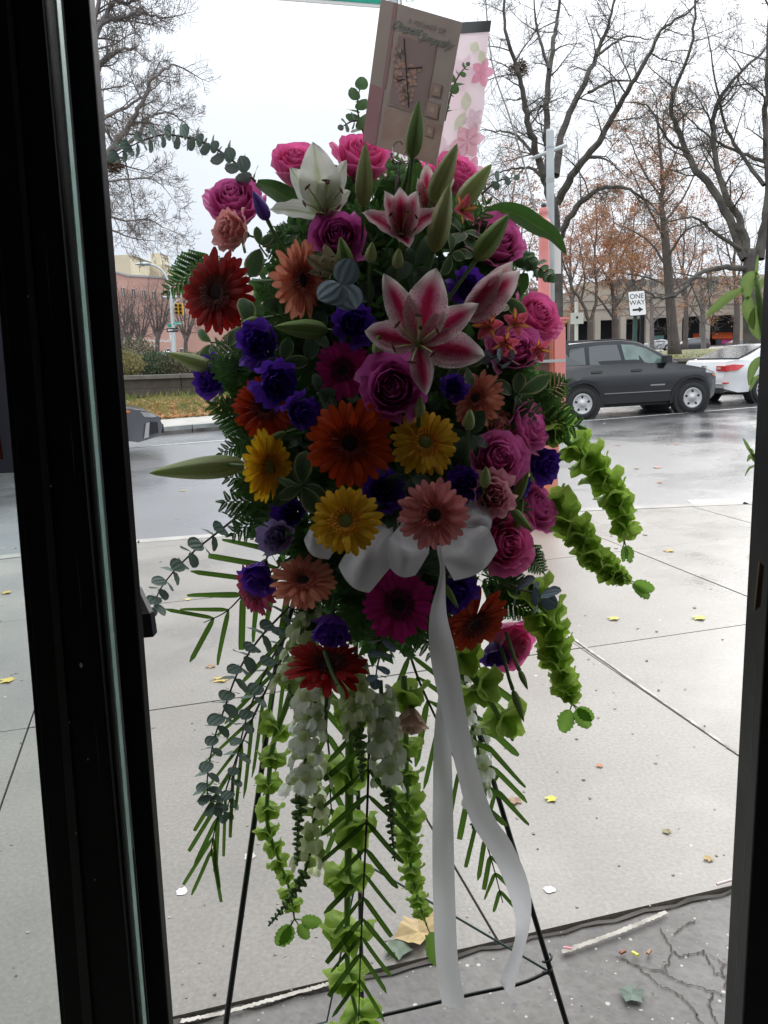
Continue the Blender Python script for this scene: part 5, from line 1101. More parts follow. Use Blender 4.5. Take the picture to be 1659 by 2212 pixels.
GB = [
 (472, 632, 90, -.7, .05, 'red', 'dark red gerbera facing left, highest at the left edge of the spray', .05),
 (648, 605, 82, 1.05, .05, 'peach', 'peach pink gerbera turned to the right, above the blue eucalyptus leaves', .02),
 (741, 800, 64, -.05, .1, 'magenta', 'magenta gerbera to the left of the large mauve rose', .0),
 (572, 882, 72, .1, .25, 'scarlet', 'dark orange red gerbera partly covered by purple lisianthus on its upper right', .0),
 (756, 957, 95, .0, .0, 'orange', 'largest bright orange gerbera with a black centre, in the middle of the spray', .05),
 (918, 957, 74, .1, .2, 'yellow', 'yellow gerbera with a green eye, right of the largest orange gerbera', .04),
 (577, 1008, 78, 1.05, -.05, 'yellow', 'yellow gerbera turned right, beside the long pale lily bud', .03),
 (747, 1126, 78, -.05, .1, 'yellow', 'yellow gerbera directly below the largest orange gerbera', .08),
 (938, 1112, 78, .0, -.05, 'pink', 'pale pink gerbera with a dark eye at the top of the white ribbon', .10),
 (1032, 862, 62, -.6, .4, 'peach', 'peach gerbera looking up to the left on the right side of the spray', .0),
 (655, 1258, 74, -.1, .85, 'peach', 'peach gerbera tilted upward with stray cream petals on its centre', .02),
 (862, 1306, 80, .0, .05, 'magenta', 'bright magenta gerbera beside the hanging white ribbon', .04),
 (1024, 1342, 82, .75, -.95, 'scarlet', 'orange gerbera seen from the side, leaning out beside the ribbon at lower right', .02),
 (708, 1440, 92, .05, 1.35, 'red', 'deep red gerbera, the lowest one, tilted up above the white snapdragons', .13),
 (552, 1272, 62, -1.2, -.5, 'rosepink', 'rose pink gerbera facing left behind a hanging purple lisianthus', .0)]
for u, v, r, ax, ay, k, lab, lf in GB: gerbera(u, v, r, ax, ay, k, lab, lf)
# ---- roses and lisianthus
def cupmesh(key, m, R, Ht, zb, flare, A, drop=.25, curl=.1, ruf=0, rf=6, ph=0, close=0, n=8, mm=10, point=.06, base=.16):
    if key in MESH: return MESH[key]
    mb = MB(); vs = []; uv = []
    for i in range(n+1):
        t = i/n
        for j in range(mm+1):
            s = 2*j/mm-1; top = Ht - drop*s*s*abs(s) + point*max(0, 1-abs(s)*5); z = zb+(top-zb)*t
            prof = base + (1-base)*math.sin(min(1, t*1.25)*PI/2)**.8
            r = R*prof*(1-close*t**3) + flare*t**4 + curl*R*(abs(s)**3)*t**2 + ruf*math.sin(rf*s*2+ph)*t**3
            z -= flare*.55*max(0, t-.8)*5*.5; wv = (math.sin(PI*(.10+.55*t)))**.7
            a = s*A*wv
            vs.append((r*math.cos(a), r*math.sin(a), z + ruf*.5*math.cos(rf*s*2.3+ph)*t**3)); uv.append(((s+1)/2, t))
    mb.add(vs, [(i*(mm+1)+j, i*(mm+1)+j+1, (i+1)*(mm+1)+j+1, (i+1)*(mm+1)+j) for i in range(n) for j in range(mm)], uv)
    MESH[key] = mb.mesh(key, m, True); return MESH[key]
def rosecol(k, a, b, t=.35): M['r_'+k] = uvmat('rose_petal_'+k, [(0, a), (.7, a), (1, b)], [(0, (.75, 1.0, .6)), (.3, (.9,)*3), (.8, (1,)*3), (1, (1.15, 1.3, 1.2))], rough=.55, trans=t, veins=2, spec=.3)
rosecol('hot', (.80, .15, .40), (.86, .28, .52)); rosecol('pink', (.72, .16, .44), (.82, .30, .56)); rosecol('mauve', (.58, .10, .38), (.68, .20, .50)); rosecol('blush', (.78, .36, .36), (.86, .50, .46)); rosecol('dustpink', (.76, .34, .42), (.84, .48, .52))
rosecol('purple', (.10, .028, .36), (.18, .06, .52), .3); rosecol('violet', (.16, .045, .46), (.24, .09, .58), .3); rosecol('lavender', (.36, .27, .52), (.50, .42, .66), .3); rosecol('palepink', (.78, .55, .50), (.85, .62, .52), .45)
def rose(u, v, r, ax, ay, key, label, lift=0, name='rose', cat='rose', group='roses in the standing spray', npet=19, ruf=.012, H=.72, spin=None, zc=None, close=.45, openf=1.0, deep=1.0):
    g = spray(name, u, v, zc or zc_of(u, v, lift), ax, ay, r*1.2, label, cat, group, spin); m = M['r_'+key]
    for k in range(npet):
        f = k/(npet-1); q = int(f*7); R = .07+.80*(f**.85); Ht = H*(.72-.42*f**1.6); zb = -.95*deep*(.5+.5*min(1, f*2)); fl = openf*(.03+.30*f**2.2); A = math.radians(150-95*f)
        ms = cupmesh('rp_%s_%s_%d_%d' % (name, key, k, npet), m, R*.9, Ht, zb, fl, A, drop=.12+.16*f, curl=.02+.10*f, ruf=ruf*(1+2*f), rf=5+k % 3, ph=k*1.7, close=close*(1-f)+.10*(1-f), point=.05)
        inst('petal', ms, g, Matrix.Rotation(k*2.39996+RR.uniform(-.2, .2), 4, 'Z') @ Matrix.Rotation(RR.uniform(-.06, .06), 4, 'X'))
    MB().lathe([(.06, -1.25*deep), (.15, -1.12*deep), (.20, -1.0*deep), (.17, -.86*deep)], 12).build('calyx', M['stem'], g, smooth=True)
    sp = leaf('sepal', M['stem'], W=.10, a=.6, b=.8, bend0=50, bend=-30, cup=.3, n=5, m=2)
    for k in range(5): inst('sepal', sp, g, TR((0, 0, -.98*deep), 2*PI*k/5, s=.42) )
    stem_back(g, M['stem'], .055, -1.2*deep, 1.0)
    return g
RO = [
 (640, 348, 47, .1, 1.5, 'hot', 'hot pink rose in profile, highest at the top left, left of the white lily', .0),
 (785, 335, 56, .35, 1.6, 'hot', 'hot pink rose with spreading petals tucked behind the lower left corner of the card', -.03),
 (505, 432, 54, -.25, 1.1, 'pink', 'pink rose at the upper left, with a closed purple bud on its right', .0),
 (732, 512, 54, -.1, .45, 'mauve', 'mauve pink rose below the open white lily', .02),
 (850, 838, 64, -.15, .1, 'mauve', 'large mauve rose at the centre with its spiral facing forward', .05),
 (1078, 520, 54, .55, .75, 'pink', 'pink rose behind a slanting green lily bud at the upper right', .0),
 (1158, 680, 50, .9, .75, 'hot', 'pink rose leaning right before the pink call box column', .0),
 (1142, 925, 50, 1.5, .45, 'pink', 'pink rose in profile facing right above the dark purple lisianthus', .0),
 (1075, 990, 54, .35, .25, 'pink', 'open pink rose left of the dark purple lisianthus on the right side', .02),
 (1092, 1175, 58, .5, .05, 'hot', 'open pink rose touching the right loop of the white bow', .03),
 (1162, 1095, 46, 1.3, .5, 'pink', 'pink rose in profile with a green lisianthus bud hanging before it', .0),
 (1108, 1395, 50, 1.2, -.9, 'hot', 'soft pink rose hanging at the lower right beside a drooping purple bud', .0),
 (1112, 752, 50, .2, .6, 'pink', 'pink rose below the red alstroemeria cluster', .0),
 (992, 372, 42, .9, 1.4, 'hot', 'hot pink rose between two lily buds, right of the card', -.02),
 (918, 380, 36, .2, 1.5, 'hot', 'small piece of hot pink rose directly beneath the card', -.04),
 (1048, 1105, 44, .2, .3, 'hot', 'deep pink rose half hidden beneath the dusty pink lisianthus', -.02)]
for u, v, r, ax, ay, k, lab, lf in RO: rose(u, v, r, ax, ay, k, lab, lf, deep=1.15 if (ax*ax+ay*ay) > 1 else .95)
def lisi(u, v, r, ax, ay, key, label, lift=0, npet=11, H=.75, **k):
    return rose(u, v, r, ax, ay, key, label, lift, 'lisianthus', 'lisianthus', 'lisianthus in the standing spray', npet=npet, ruf=.035, H=H, close=.2, deep=k.pop('deep', 1.05), **k)
for a in [
 (765, 697, 42, .1, .2, 'purple', 'purple lisianthus below the blue eucalyptus leaves', .03), (560, 742, 44, -.3, .1, 'purple', 'purple lisianthus between the red gerbera and the dark orange gerbera', .02),
 (455, 822, 42, -1.2, .0, 'purple', 'purple lisianthus facing left, standing out over the street at the left edge', .0), (596, 826, 44, .3, -.1, 'purple', 'purple lisianthus covering the top of the dark orange gerbera', .05),
 (652, 892, 36, .5, -.1, 'purple', 'narrow purple lisianthus between the two orange gerberas', .05), (1010, 618, 34, .1, .2, 'purple', 'small purple lisianthus right of the big pink striped lily', .02),
 (980, 834, 26, .1, .1, 'purple', 'smallest dark purple lisianthus, beside the peach gerbera on the right', .02), (830, 1055, 42, .0, .1, 'purple', 'dark purple lisianthus between the orange and the pale pink gerbera', .0),
 (1003, 1043, 34, -.2, .2, 'purple', 'dark purple lisianthus left of the dusty pink one', .02), (1178, 1003, 36, 1.1, -.4, 'purple', 'dark purple lisianthus facing right before the road at the right edge', .0),
 (1124, 1045, 24, .8, -.2, 'purple', 'half closed purple lisianthus bud beneath the right hand pink rose', .01), (624, 1108, 30, -.2, -.1, 'purple', 'purple lisianthus peeping out left of the lower yellow gerbera', -.02),
 (598, 1160, 34, -.2, -.2, 'lavender', 'pale lavender lisianthus at the left above the peach gerbera', .02), (556, 1250, 38, -.5, -1.1, 'violet', 'violet lisianthus hanging down before the rose pink gerbera', .05),
 (712, 1368, 38, -.2, -1.6, 'violet', 'violet lisianthus hanging upside down over the deep red gerbera', .05), (983, 1282, 40, .3, -.6, 'purple', 'purple lisianthus between the ribbon tail and the side facing orange gerbera', .03),
 (1072, 1418, 30, .2, -1.9, 'purple', 'drooping purple lisianthus left of the soft pink hanging rose', .02),
 (495, 495, 40, -1.0, .25, 'blush', 'frilly blush pink lisianthus facing left under the upper left rose', .04), (1065, 1070, 44, .2, .1, 'dustpink', 'dusty pink ruffled lisianthus at the right, above the bow loop', .05),
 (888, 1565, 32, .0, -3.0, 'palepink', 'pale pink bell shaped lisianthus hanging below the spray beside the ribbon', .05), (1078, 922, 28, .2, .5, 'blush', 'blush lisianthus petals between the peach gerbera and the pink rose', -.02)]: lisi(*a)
# closed purple bud, upper left
def pod(name, u0, v0, u1, v1, wpx, m, label, cat, zc=None, group=None, ridges=6, tip=.04, twist=0, belly=.5, stem=True, zc1=None, rough=.10):
    """closed bud running from its base (u0,v0) to its tip (u1,v1)"""
    z0 = zc or zc_of(u0, v0, .05); a = P(u0, v0, z0); b = P(u1, v1, zc1 or z0-.02); L = (b-a).length
    g = empty(name, a, label, cat, group); g.rotation_mode = 'QUATERNION'; g.rotation_quaternion = (b-a).to_track_quat('Z', 'X')
    R = pxm(wpx/2, z0); mb = MB(); n, k = 14, 24; vs = []; uv = []
    for i in range(n+1):
        t = i/n; rr = R*max(.04 if t > .5 else .18, math.sin(PI*(t**(belly+.25)))**.62)*(1-.35*t)
        if t > .93: rr *= .75
        for j in range(k):
            an = 2*PI*j/k+twist*t; q = rr*(1-rough*abs(math.sin(ridges*an/2))**.35 + rough*.5); vs.append((q*math.cos(an), q*math.sin(an), L*t)); uv.append((abs(((j*ridges/k) % 1)), t))
    mb.add(vs, [(i*k+j, i*k+(j+1) % k, (i+1)*k+(j+1) % k, (i+1)*k+j) for i in range(n) for j in range(k)], uv); mb.build('bud', m, g, smooth=True)
    if stem: MB().tube([(0, 0, 0), (0, 0, -.02), (0, -.005, -.07)], [.0035, .003, .003], 6).build('stem', M['stem'], g)
    return g
M['budpurple'] = uvmat('purple_bud', [(0, (.10, .03, .36)), (1, (.16, .06, .45))], [(0, (.5, .8, .5)), (.2, (.9,)*3), (1, (1,)*3)], trans=.15)
M['bud'] = uvmat('lily_bud', [(0, (.40, .44, .20)), (.55, (.34, .40, .15)), (1, (.50, .36, .28))], [(0, (.7, .8, .6)), (.4, (1,)*3), (.9, (1, 1.05, .9)), (1, (.5, .8, .3))], trans=.28, rough=.5, veins=2)
M['budg'] = uvmat('green_lily_bud', [(0, (.24, .36, .10)), (.6, (.20, .32, .08)), (1, (.40, .48, .20))], [(0, (.8,)*3), (.8, (1,)*3), (1, (.6, .8, .4))], trans=.3, rough=.5, veins=2)
M['budpale'] = uvmat('pale_lily_bud', [(0, (.46, .54, .26)), (.6, (.42, .50, .20)), (1, (.58, .62, .38))], [(0, (.8,)*3), (.8, (1,)*3), (1, (.8, .9, .6))], trans=.35, rough=.45, veins=2)
pod('lisianthus_bud', 578, 476, 546, 412, 36, M['budpurple'], 'closed dark purple lisianthus bud touching the upper left pink rose', 'flower bud', 1.30, twist=1.4, tip=.4)
for a in [(890, 342, 905, 216, 44, 'budg', 'upright green lily bud standing in front of the card', 1.20), (785, 448, 789, 308, 46, 'bud', 'pale striped lily bud standing upright left of the card holder', 1.22),
          (933, 436, 988, 310, 50, 'bud', 'pale green lily bud leaning right beneath the corner of the card', 1.22), (936, 545, 972, 396, 52, 'bud', 'pinkish green lily bud in front of the half open striped lily', 1.19),
          (990, 448, 1062, 354, 48, 'budpale', 'pale yellow green lily bud pointing up to the right, outermost at the top right', 1.27), (1028, 562, 1100, 462, 50, 'budg', 'green lily bud slanting across the upper right pink rose', 1.20),
          (752, 585, 735, 512, 38, 'budg', 'short green lily bud beneath the mauve pink rose', 1.21), (528, 1003, 322, 1022, 56, 'budpale', 'long pale lily bud with a split tip, sticking out left over the road', 1.29),
          (708, 714, 592, 706, 46, 'budg', 'fat green lily bud lying sideways between the purple flowers', 1.20), (470, 800, 362, 762, 38, 'budpale', 'green lily bud pointing left above the purple flower at the left edge', 1.36),
          (618, 935, 570, 952, 18, 'budg', 'small grey green bud above the left yellow gerbera', 1.24), (1060, 1395, 1070, 1180, 0, None, '', 0)]:
    if a[5]: pod('lily_bud' if a[4] > 20 else 'lisianthus_bud', *a[:5], M[a[5]], a[6], 'flower bud', a[7], 'buds in the standing spray')
for a in [(1112, 1150, 1130, 1075, 22, 'slim green lisianthus bud rising between the purple and pink flowers at right', 1.26), (1105, 1100, 1150, 1148, 26, 'plump green lisianthus bud drooping over the right hand rose', 1.23),
          (1108, 1085, 1142, 1020, 30, 'pale green leafy bud in front of the right hand purple lisianthus', 1.24), (1122, 1448, 1140, 1490, 16, 'narrow brownish bud hanging on a thin stem below the soft pink rose', 1.30),
          (960, 1262, 990, 1315, 18, 'slim green bud hanging over the purple lisianthus beside the ribbon', 1.22), (1108, 1490, 1132, 1560, 20, 'withered brown green bud hanging among the bells at lower right', 1.33),
          (855, 1262, 800, 1250, 0, '', 0), (812, 1230, 802, 1272, 26, 'pale green closed bud between the bow loops and the magenta gerbera', 1.22), (730, 1480, 745, 1510, 16, 'small pinkish bud hanging below the deep red gerbera', 1.22),
          (955, 470, 968, 430, 18, 'small dark green bud above the pinkish lily buds', 1.20), (560, 690, 520, 698, 20, 'small green bud pointing left beneath the red gerbera', 1.26), (868, 1510, 890, 1590, 0, '', 0)]:
    if a[4]: pod('lisianthus_bud', *a[:5], M['budg'], a[5], 'flower bud', a[6], 'small green buds in the standing spray', ridges=5)
for u, v, lab, m in ((800, 545, 'tiny cream lisianthus bud right of the mauve pink rose', 'budpale'), (858, 558, 'tiny white green bud below the half open striped lily', 'budpale'), (905, 878, 'round cream bud at the lower right of the large mauve rose', 'budpale'), (1012, 906, 'cream rosebud right of the upper yellow gerbera', 'budpale'), (815, 745, 'tiny pale bud left of the big striped lily centre', 'budpale'), (1046, 1030, 'small pale bud above the dusty pink lisianthus', 'budpale')):
    pod('lisianthus_bud', u, v+22, u+4, v-22, 30, M[m], lab, 'flower bud', zc_of(u, v, .05), 'tiny pale buds', twist=1.5, ridges=5)
# ---- lilies
W3, P3, C3 = (.80, .74, .72), (.62, .18, .26), (.46, .015, .06)
M['lilyw'] = uvmat('white_lily_petal', [(0, (.52, .58, .36)), (.22, (.74, .76, .66)), (1, (.84, .84, .80))], [(0, (.7, .85, .5)), (.3, (1,)*3), (1, (1,)*3)], trans=.42, rough=.45, veins=2)
M['lilys'] = uvmat('striped_lily_petal', [(0, (.46, .015, .07)), (.18, (.50, .04, .12)), (.40, (.62, .22, .33)), (.72, (.76, .50, .54)), (1, (.82, .72, .72))], [(0, (.9, 1.3, .9)), (.18, (1,)*3), (1, (1,)*3)], tipc=((.80, .74, .70), .70, 1.0), trans=.35, rough=.5, spots=(.34, .02, .07), veins=2)
M['lilyc'] = uvmat('cream_lily_petal', [(0, (.45, .44, .22)), (.4, (.52, .50, .32)), (1, (.56, .52, .36))], None, trans=.35)
M['alst'] = uvmat('alstroemeria_petal', [(0, (.62, .08, .12)), (.5, (.66, .10, .16)), (1, (.76, .22, .28))], [(0, (1, 1, 1)), (1, (1.1,)*3)], trans=.4, veins=5)
M['alsty'] = uvmat('alstroemeria_striped_petal', [(0, (.80, .50, .08)), (.35, (.78, .40, .07)), (.6, (.62, .10, .12)), (1, (.70, .16, .2))], None, trans=.4, spots=(.10, .01, .01), veins=6)
M['anther'] = mat('rust_brown_anther', (.12, .03, .02), .8); M['pistil'] = mat('pistil', (.45, .48, .22), .5, trans=.3)
def lily(name, u, v, zc, ax, ay, r, mkey, label, petals, cat='lily', group='lilies in the standing spray', spin=0, stam=True, W=.20):
    """petals: (screen angle in degrees, length, upward tilt, curl, width)"""
    g = spray(name, u, v, zc, ax, ay, r, label, cat, group, spin)
    for i, (an, L, tilt, curl, wd) in enumerate(petals):
        mk = mkey if isinstance(mkey, str) else mkey[i % len(mkey)]
        ms = leaf('lp_%s_%d_%d_%d' % (mk, round(wd*50), round(tilt/5), round(curl/5)), M[mk], W=wd, a=.82, b=.78, bend0=tilt, bend=-curl, cup=.28, ruffle=.03, rf=7, ridge=.06, n=14, m=6, wbase=.06)
        inst('petal', ms, g, Matrix.Rotation(math.radians(an-90), 4, 'Z') @ Matrix.Translation((0, .03, 0)) @ Matrix.Diagonal((L, L, L, 1)))
    MB().lathe([(.05, -.5), (.07, -.2), (.06, .03)], 8).build('throat', M['stempale'], g, smooth=True)
    if stam:
        for k in range(6):
            a = math.radians(60*k+20); d = Vector((math.cos(a), math.sin(a), 0)); c = spl([(0, 0, 0), d*.16+Vector((0, 0, .35)), d*.34+Vector((0, 0, .55))], 6)
            f = MB().tube(c, .012, 5).build('filament', M['pistil'], g); q = c[-1]; t = Vector((-d.y, d.x, 0))*.07; MB().tube([q-t, q, q+t], [.012, .025, .012], 6).build('anther', M['anther'], f)
        o = MB().tube(spl([(0, 0, 0), (.03, .05, .4), (.10, .12, .75)], 6), .016, 6).build('pistil', M['pistil'], g); MB().lathe([(0, 0), (.035, .01), (.03, .03), (0, .035)], 8, Matrix.Translation((.10, .12, .74))).build('stigma', M['anther'], o)
    stem_back(g, M['stem'], .03, -.4, .7)
    return g
lily('lily', 905, 744, 1.14, -.1, .15, 142, 'lilys', 'large open pink and white striped lily with crimson spots, in the upper middle', [(115, 1.15, 26, 22, .20), (74, 1.12, 24, 20, .30), (30, 1.05, 20, 18, .22), (-12, 1.0, 14, 34, .30), (-82, .78, 24, 30, .24), (164, .84, 22, 34, .30)])
lily('lily', 868, 512, 1.20, .05, .75, 92, 'lilys', 'half open pink and white striped lily below the card, petals upright', [(125, 1.15, 62, 14, .22), (94, 1.15, 66, 12, .26), (58, 1.1, 62, 14, .26), (20, 1.1, 48, 40, .24), (160, 1.1, 52, 40, .24), (-80, .8, 62, 50, .28)])
lily('lily', 1000, 690, 1.20, .75, .45, 125, 'lilys', 'pinkish white lily opening sideways to the upper right', [(48, 1.25, 52, 16, .2), (38, 1.25, 60, 10, .22), (26, 1.1, 50, 20, .2), (60, 1.1, 62, 10, .2), (8, .8, 40, 20, .2)], stam=False)
lily('lily', 703, 470, 1.24, -.1, .75, 122, 'lilyw', 'open white lily at the top left seen from below, petals fanned upward', [(98, 1.22, 46, 8, .30), (132, 1.0, 42, 14, .24), (60, 1.0, 48, 26, .20), (165, 1.05, 16, 40, .18), (72, .72, 56, 44, .34), (35, .62, 52, 50, .30)])
lily('lily', 925, 470, 1.27, .1, 1.0, 85, 'lilys', 'pale pink lily behind the leaning lily buds below the card', [(95, 1.3, 62, 8, .2), (60, 1.1, 60, 14, .2), (35, 1.1, 55, 14, .22), (120, 1, 62, 10, .2)])
lily('lily', 722, 590, 1.22, -.2, .3, 70, 'lilyc', 'small dim cream lily with dark anthers between the pink gerbera and the green bud', [(150, 1, 30, 20, .24), (105, .9, 36, 20, .24), (180, .8, 26, 20, .18), (70, .7, 30, 20, .2)])
for i, (u, v, s, lab) in enumerate(((1058, 706, 42, 'salmon red alstroemeria, leftmost of the cluster at the right'), (1092, 738, 38, 'salmon red alstroemeria with yellow streaked throat below the leftmost one'), (1112, 700, 38, 'salmon red alstroemeria before the right hand pink rose'),
                                     (1160, 752, 34, 'red alstroemeria with yellow streaks hanging before the call box'), (995, 455, 40, 'dark red alstroemeria buds behind the outermost lily bud'))):
    lily('alstroemeria', u, v, zc_of(u, v, .04), .3*(i-1), (-.5 if i in (1, 3) else .3), s, ('alst', 'alsty'), lab, [(a+i*17, .95, 42, 30, .30 if j % 2 == 0 else .17) for j, a in enumerate((0, 60, 120, 180, 240, 300))], 'alstroemeria', 'alstroemerias at the right of the spray')
# ---- foliage pieces
M['euc'] = uvmat('eucalyptus_leaf', [(0, (.21, .29, .25)), (1, (.16, .23, .20))], [(0, (.9,)*3), (1, (1,)*3)], trans=.25, rough=.6, veins=1)
M['eucg'] = uvmat('green_eucalyptus_leaf', [(0, (.12, .22, .10)), (1, (.09, .17, .08))], [(0, (.9,)*3), (1, (1,)*3)], trans=.35, rough=.55, veins=1)
M['eucb'] = uvmat('blue_eucalyptus_leaf', [(0, (.22, .30, .34)), (1, (.16, .22, .26))], [(0, (.9,)*3), (1, (1,)*3)], trans=.12, rough=.6, veins=1)
M['twig'] = mat('brown_red_twig', (.10, .06, .05), .6, (.14, .09, .08), 30)
M['palm'] = uvmat('palm_leaflet', [(0, (.10, .21, .03)), (1, (.07, .15, .02))], [(0, (.8,)*3), (1, (1.05,)*3)], trans=.45, rough=.45, veins=5)
M['fern'] = uvmat('leather_fern', [(0, (.085, .20, .05)), (1, (.06, .155, .035))], None, trans=.45, rough=.4, veins=2)
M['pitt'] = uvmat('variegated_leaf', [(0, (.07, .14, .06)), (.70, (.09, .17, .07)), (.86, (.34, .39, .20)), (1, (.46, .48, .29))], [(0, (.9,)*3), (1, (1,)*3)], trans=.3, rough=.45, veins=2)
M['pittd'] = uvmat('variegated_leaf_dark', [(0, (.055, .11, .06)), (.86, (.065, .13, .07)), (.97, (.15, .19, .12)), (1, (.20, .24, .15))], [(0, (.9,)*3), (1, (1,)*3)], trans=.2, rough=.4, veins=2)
M['bigleaf'] = uvmat('broad_green_leaf', [(0, (.09, .19, .035)), (.1, (.05, .12, .025)), (1, (.05, .13, .03))], None, trans=.4, rough=.35, veins=4)
M['bell'] = uvmat('bell_calyx', [(0, (.48, .68, .13)), (1, (.36, .58, .08))], [(0, (.5, .6, .35)), (.5, (.8,)*3), (.9, (1,)*3), (1, (1.3, 1.25, 1.5))], trans=.42, rough=.45, veins=6)  # dark cup base paints in the shade of its depth; rim paler
M['bellleaf'] = uvmat('bell_tip_leaf', [(0, (.24, .42, .08)), (1, (.18, .36, .05))], None, trans=.5, rough=.5, veins=6)
M['snap'] = uvmat('white_snapdragon', [(0, (.86, .87, .83)), (1, (.90, .90, .88))], [(0, (.80, .86, .6)), (.4, (.97, 1, .94)), (1, (1.08,)*3)], trans=.75, rough=.5)
M['snapc'] = uvmat('cream_snapdragon', [(0, (.80, .83, .62)), (1, (.85, .87, .72))], [(0, (.7, .8, .5)), (.4, (.97, 1, .9)), (1, (1.06,)*3)], trans=.72, rough=.5)
M['snapb'] = uvmat('snapdragon_bud', [(0, (.30, .42, .17)), (1, (.24, .36, .13))], [(0, (.7, .8, .6)), (1, (1.1,)*3)], trans=.25, rough=.5)
round_leaf = lambda k: leaf('euc_'+k, M[k], W=.50, a=.92, b=.52, bend0=0, bend=12, cup=-.12, ruffle=.02, n=8, m=4)
def euc(u_pts, z0, z1, s0, s1, npair, label, key='euc', group='eucalyptus sprigs', plane=0.35, seed=1, dense=1):
    r2 = random.Random(seed); n = len(u_pts); pts = [P(u, v, z0+(z1-z0)*i/(n-1)) for i, (u, v) in enumerate(u_pts)]; c = spl(pts, 40)
    g = empty('eucalyptus_sprig', c[0], label, 'eucalyptus', group); MB().tube([p-c[0] for p in c], [.0022*(1-.6*i/40) for i in range(41)], 6).build('stem', M['twig'], g, smooth=True)
    ms = round_leaf(key)
    for k in range(npair):
        t = (k+.6)/npair; x = t*40; i = min(int(x), 39); p = c[i].lerp(c[i+1], x-i); ax = (c[i+1]-c[i]).normalized(); s = pxm(s0+(s1-s0)*t, z0)*r2.uniform(.85, 1.15)
        a0 = (k % 2)*PI/2 + r2.uniform(-.35, .35)+.5; b = ax.cross(c[i]-CAM).normalized(); q = ax.cross(b)
        for sd in (0, PI):
            d = b*math.cos(a0+sd)+q*math.sin(a0+sd); d = (d+ax*plane*r2.uniform(.5, 1.5)*(abs(2*t-1.05)**1.5*5 if seed == 2 else 1)).normalized(); inst('leaf', ms, g, along(p-c[0], d, ax, s))
    inst('leaf', ms, g, along(c[-1]-c[0], c[-1]-c[-2], TOCAM, pxm(s1, z0)*.8))
    return g
euc([(552, 392), (520, 362), (480, 330), (440, 308), (398, 296), (355, 291), (318, 300), (285, 315), (250, 336)], 1.40, 1.42, 34, 27, 20, 'long eucalyptus sprig arching over the sky to the black upright at the upper left', seed=2, plane=.15)
euc([(520, 1110), (470, 1150), (420, 1190), (375, 1235), (345, 1275), (332, 1312)], 1.38, 1.40, 40, 30, 11, 'pale eucalyptus sprig reaching down left over the pavement to the door upright', seed=3)
euc([(625, 1310), (560, 1380), (515, 1450), (485, 1530), (462, 1600), (448, 1680), (450, 1720), (465, 1745)], 1.36, 1.38, 42, 28, 21, 'eucalyptus sprig hanging at the lower left, ending beside the palm tip', seed=4)
euc([(650, 1330), (600, 1400), (560, 1480), (530, 1560), (510, 1650), (498, 1720), (485, 1760)], 1.40, 1.42, 40, 26, 17, 'second eucalyptus sprig hanging just inside the lower left one', seed=5)
euc([(1085, 545), (1120, 556), (1150, 570), (1188, 598)], 1.36, 1.36, 34, 22, 12, 'tight green eucalyptus tip pointing right before the pink column', 'eucg', seed=6, plane=.8)
euc([(800, 330), (780, 270), (772, 230), (778, 185)], 1.42, 1.42, 46, 24, 6, 'dark green eucalyptus tip rising left of the card', 'eucg', seed=7, plane=.5)
euc([(960, 260), (975, 200), (990, 165), (1008, 142)], 1.40, 1.40, 34, 12, 5, 'small green sprig peeping out right of the card before the banner', 'eucg', seed=8)
euc([(1040, 420), (1062, 400), (1085, 388), (1110, 384)], 1.42, 1.42, 32, 16, 5, 'small eucalyptus tip right of the outermost lily bud', 'euc', seed=9)
euc([(775, 260), (760, 262), (742, 272)], 1.40, 1.40, 20, 18, 2, 'tiny pale eucalyptus tip left of the upper pink rose', 'euc', seed=10)
euc([(830, 1370), (825, 1400), (815, 1440), (812, 1465)], 1.24, 1.24, 40, 32, 4, 'dark eucalyptus sprig between the deep red gerbera and the ribbon', 'eucb', seed=11)
euc([(1100, 1262), (1130, 1275), (1160, 1282), (1172, 1290)], 1.27, 1.27, 48, 46, 3, 'broad blue grey eucalyptus sprig over the bells at the lower right', 'eucb', seed=12)
euc([(868, 400), (862, 380), (858, 358)], 1.33, 1.33, 30, 26, 3, 'dark eucalyptus sprig behind the clear card holder', 'eucg', seed=13)
euc([(1120, 790), (1085, 770), (1060, 775)], 1.2, 1.2, 34, 28, 3, 'dark blue eucalyptus leaves beneath the red alstroemerias', 'eucb', seed=14)
g = empty('eucalyptus_sprig', P(740, 610, 1.15), 'three broad blue eucalyptus leaves beside the peach pink gerbera', 'eucalyptus', 'eucalyptus sprigs')
for (u, v, an, s) in ((742, 606, 65, 60), (725, 622, 215, 60), (752, 640, -60, 66), (745, 650, -110, 50)):
    d = R_*math.cos(math.radians(an))+U_*math.sin(math.radians(an)); inst('leaf', round_leaf('eucb'), g, along(P(736, 614, 1.15+.01*(s > 60))-g.location, d, TOCAM+U_*.25, pxm(s, 1.15)))
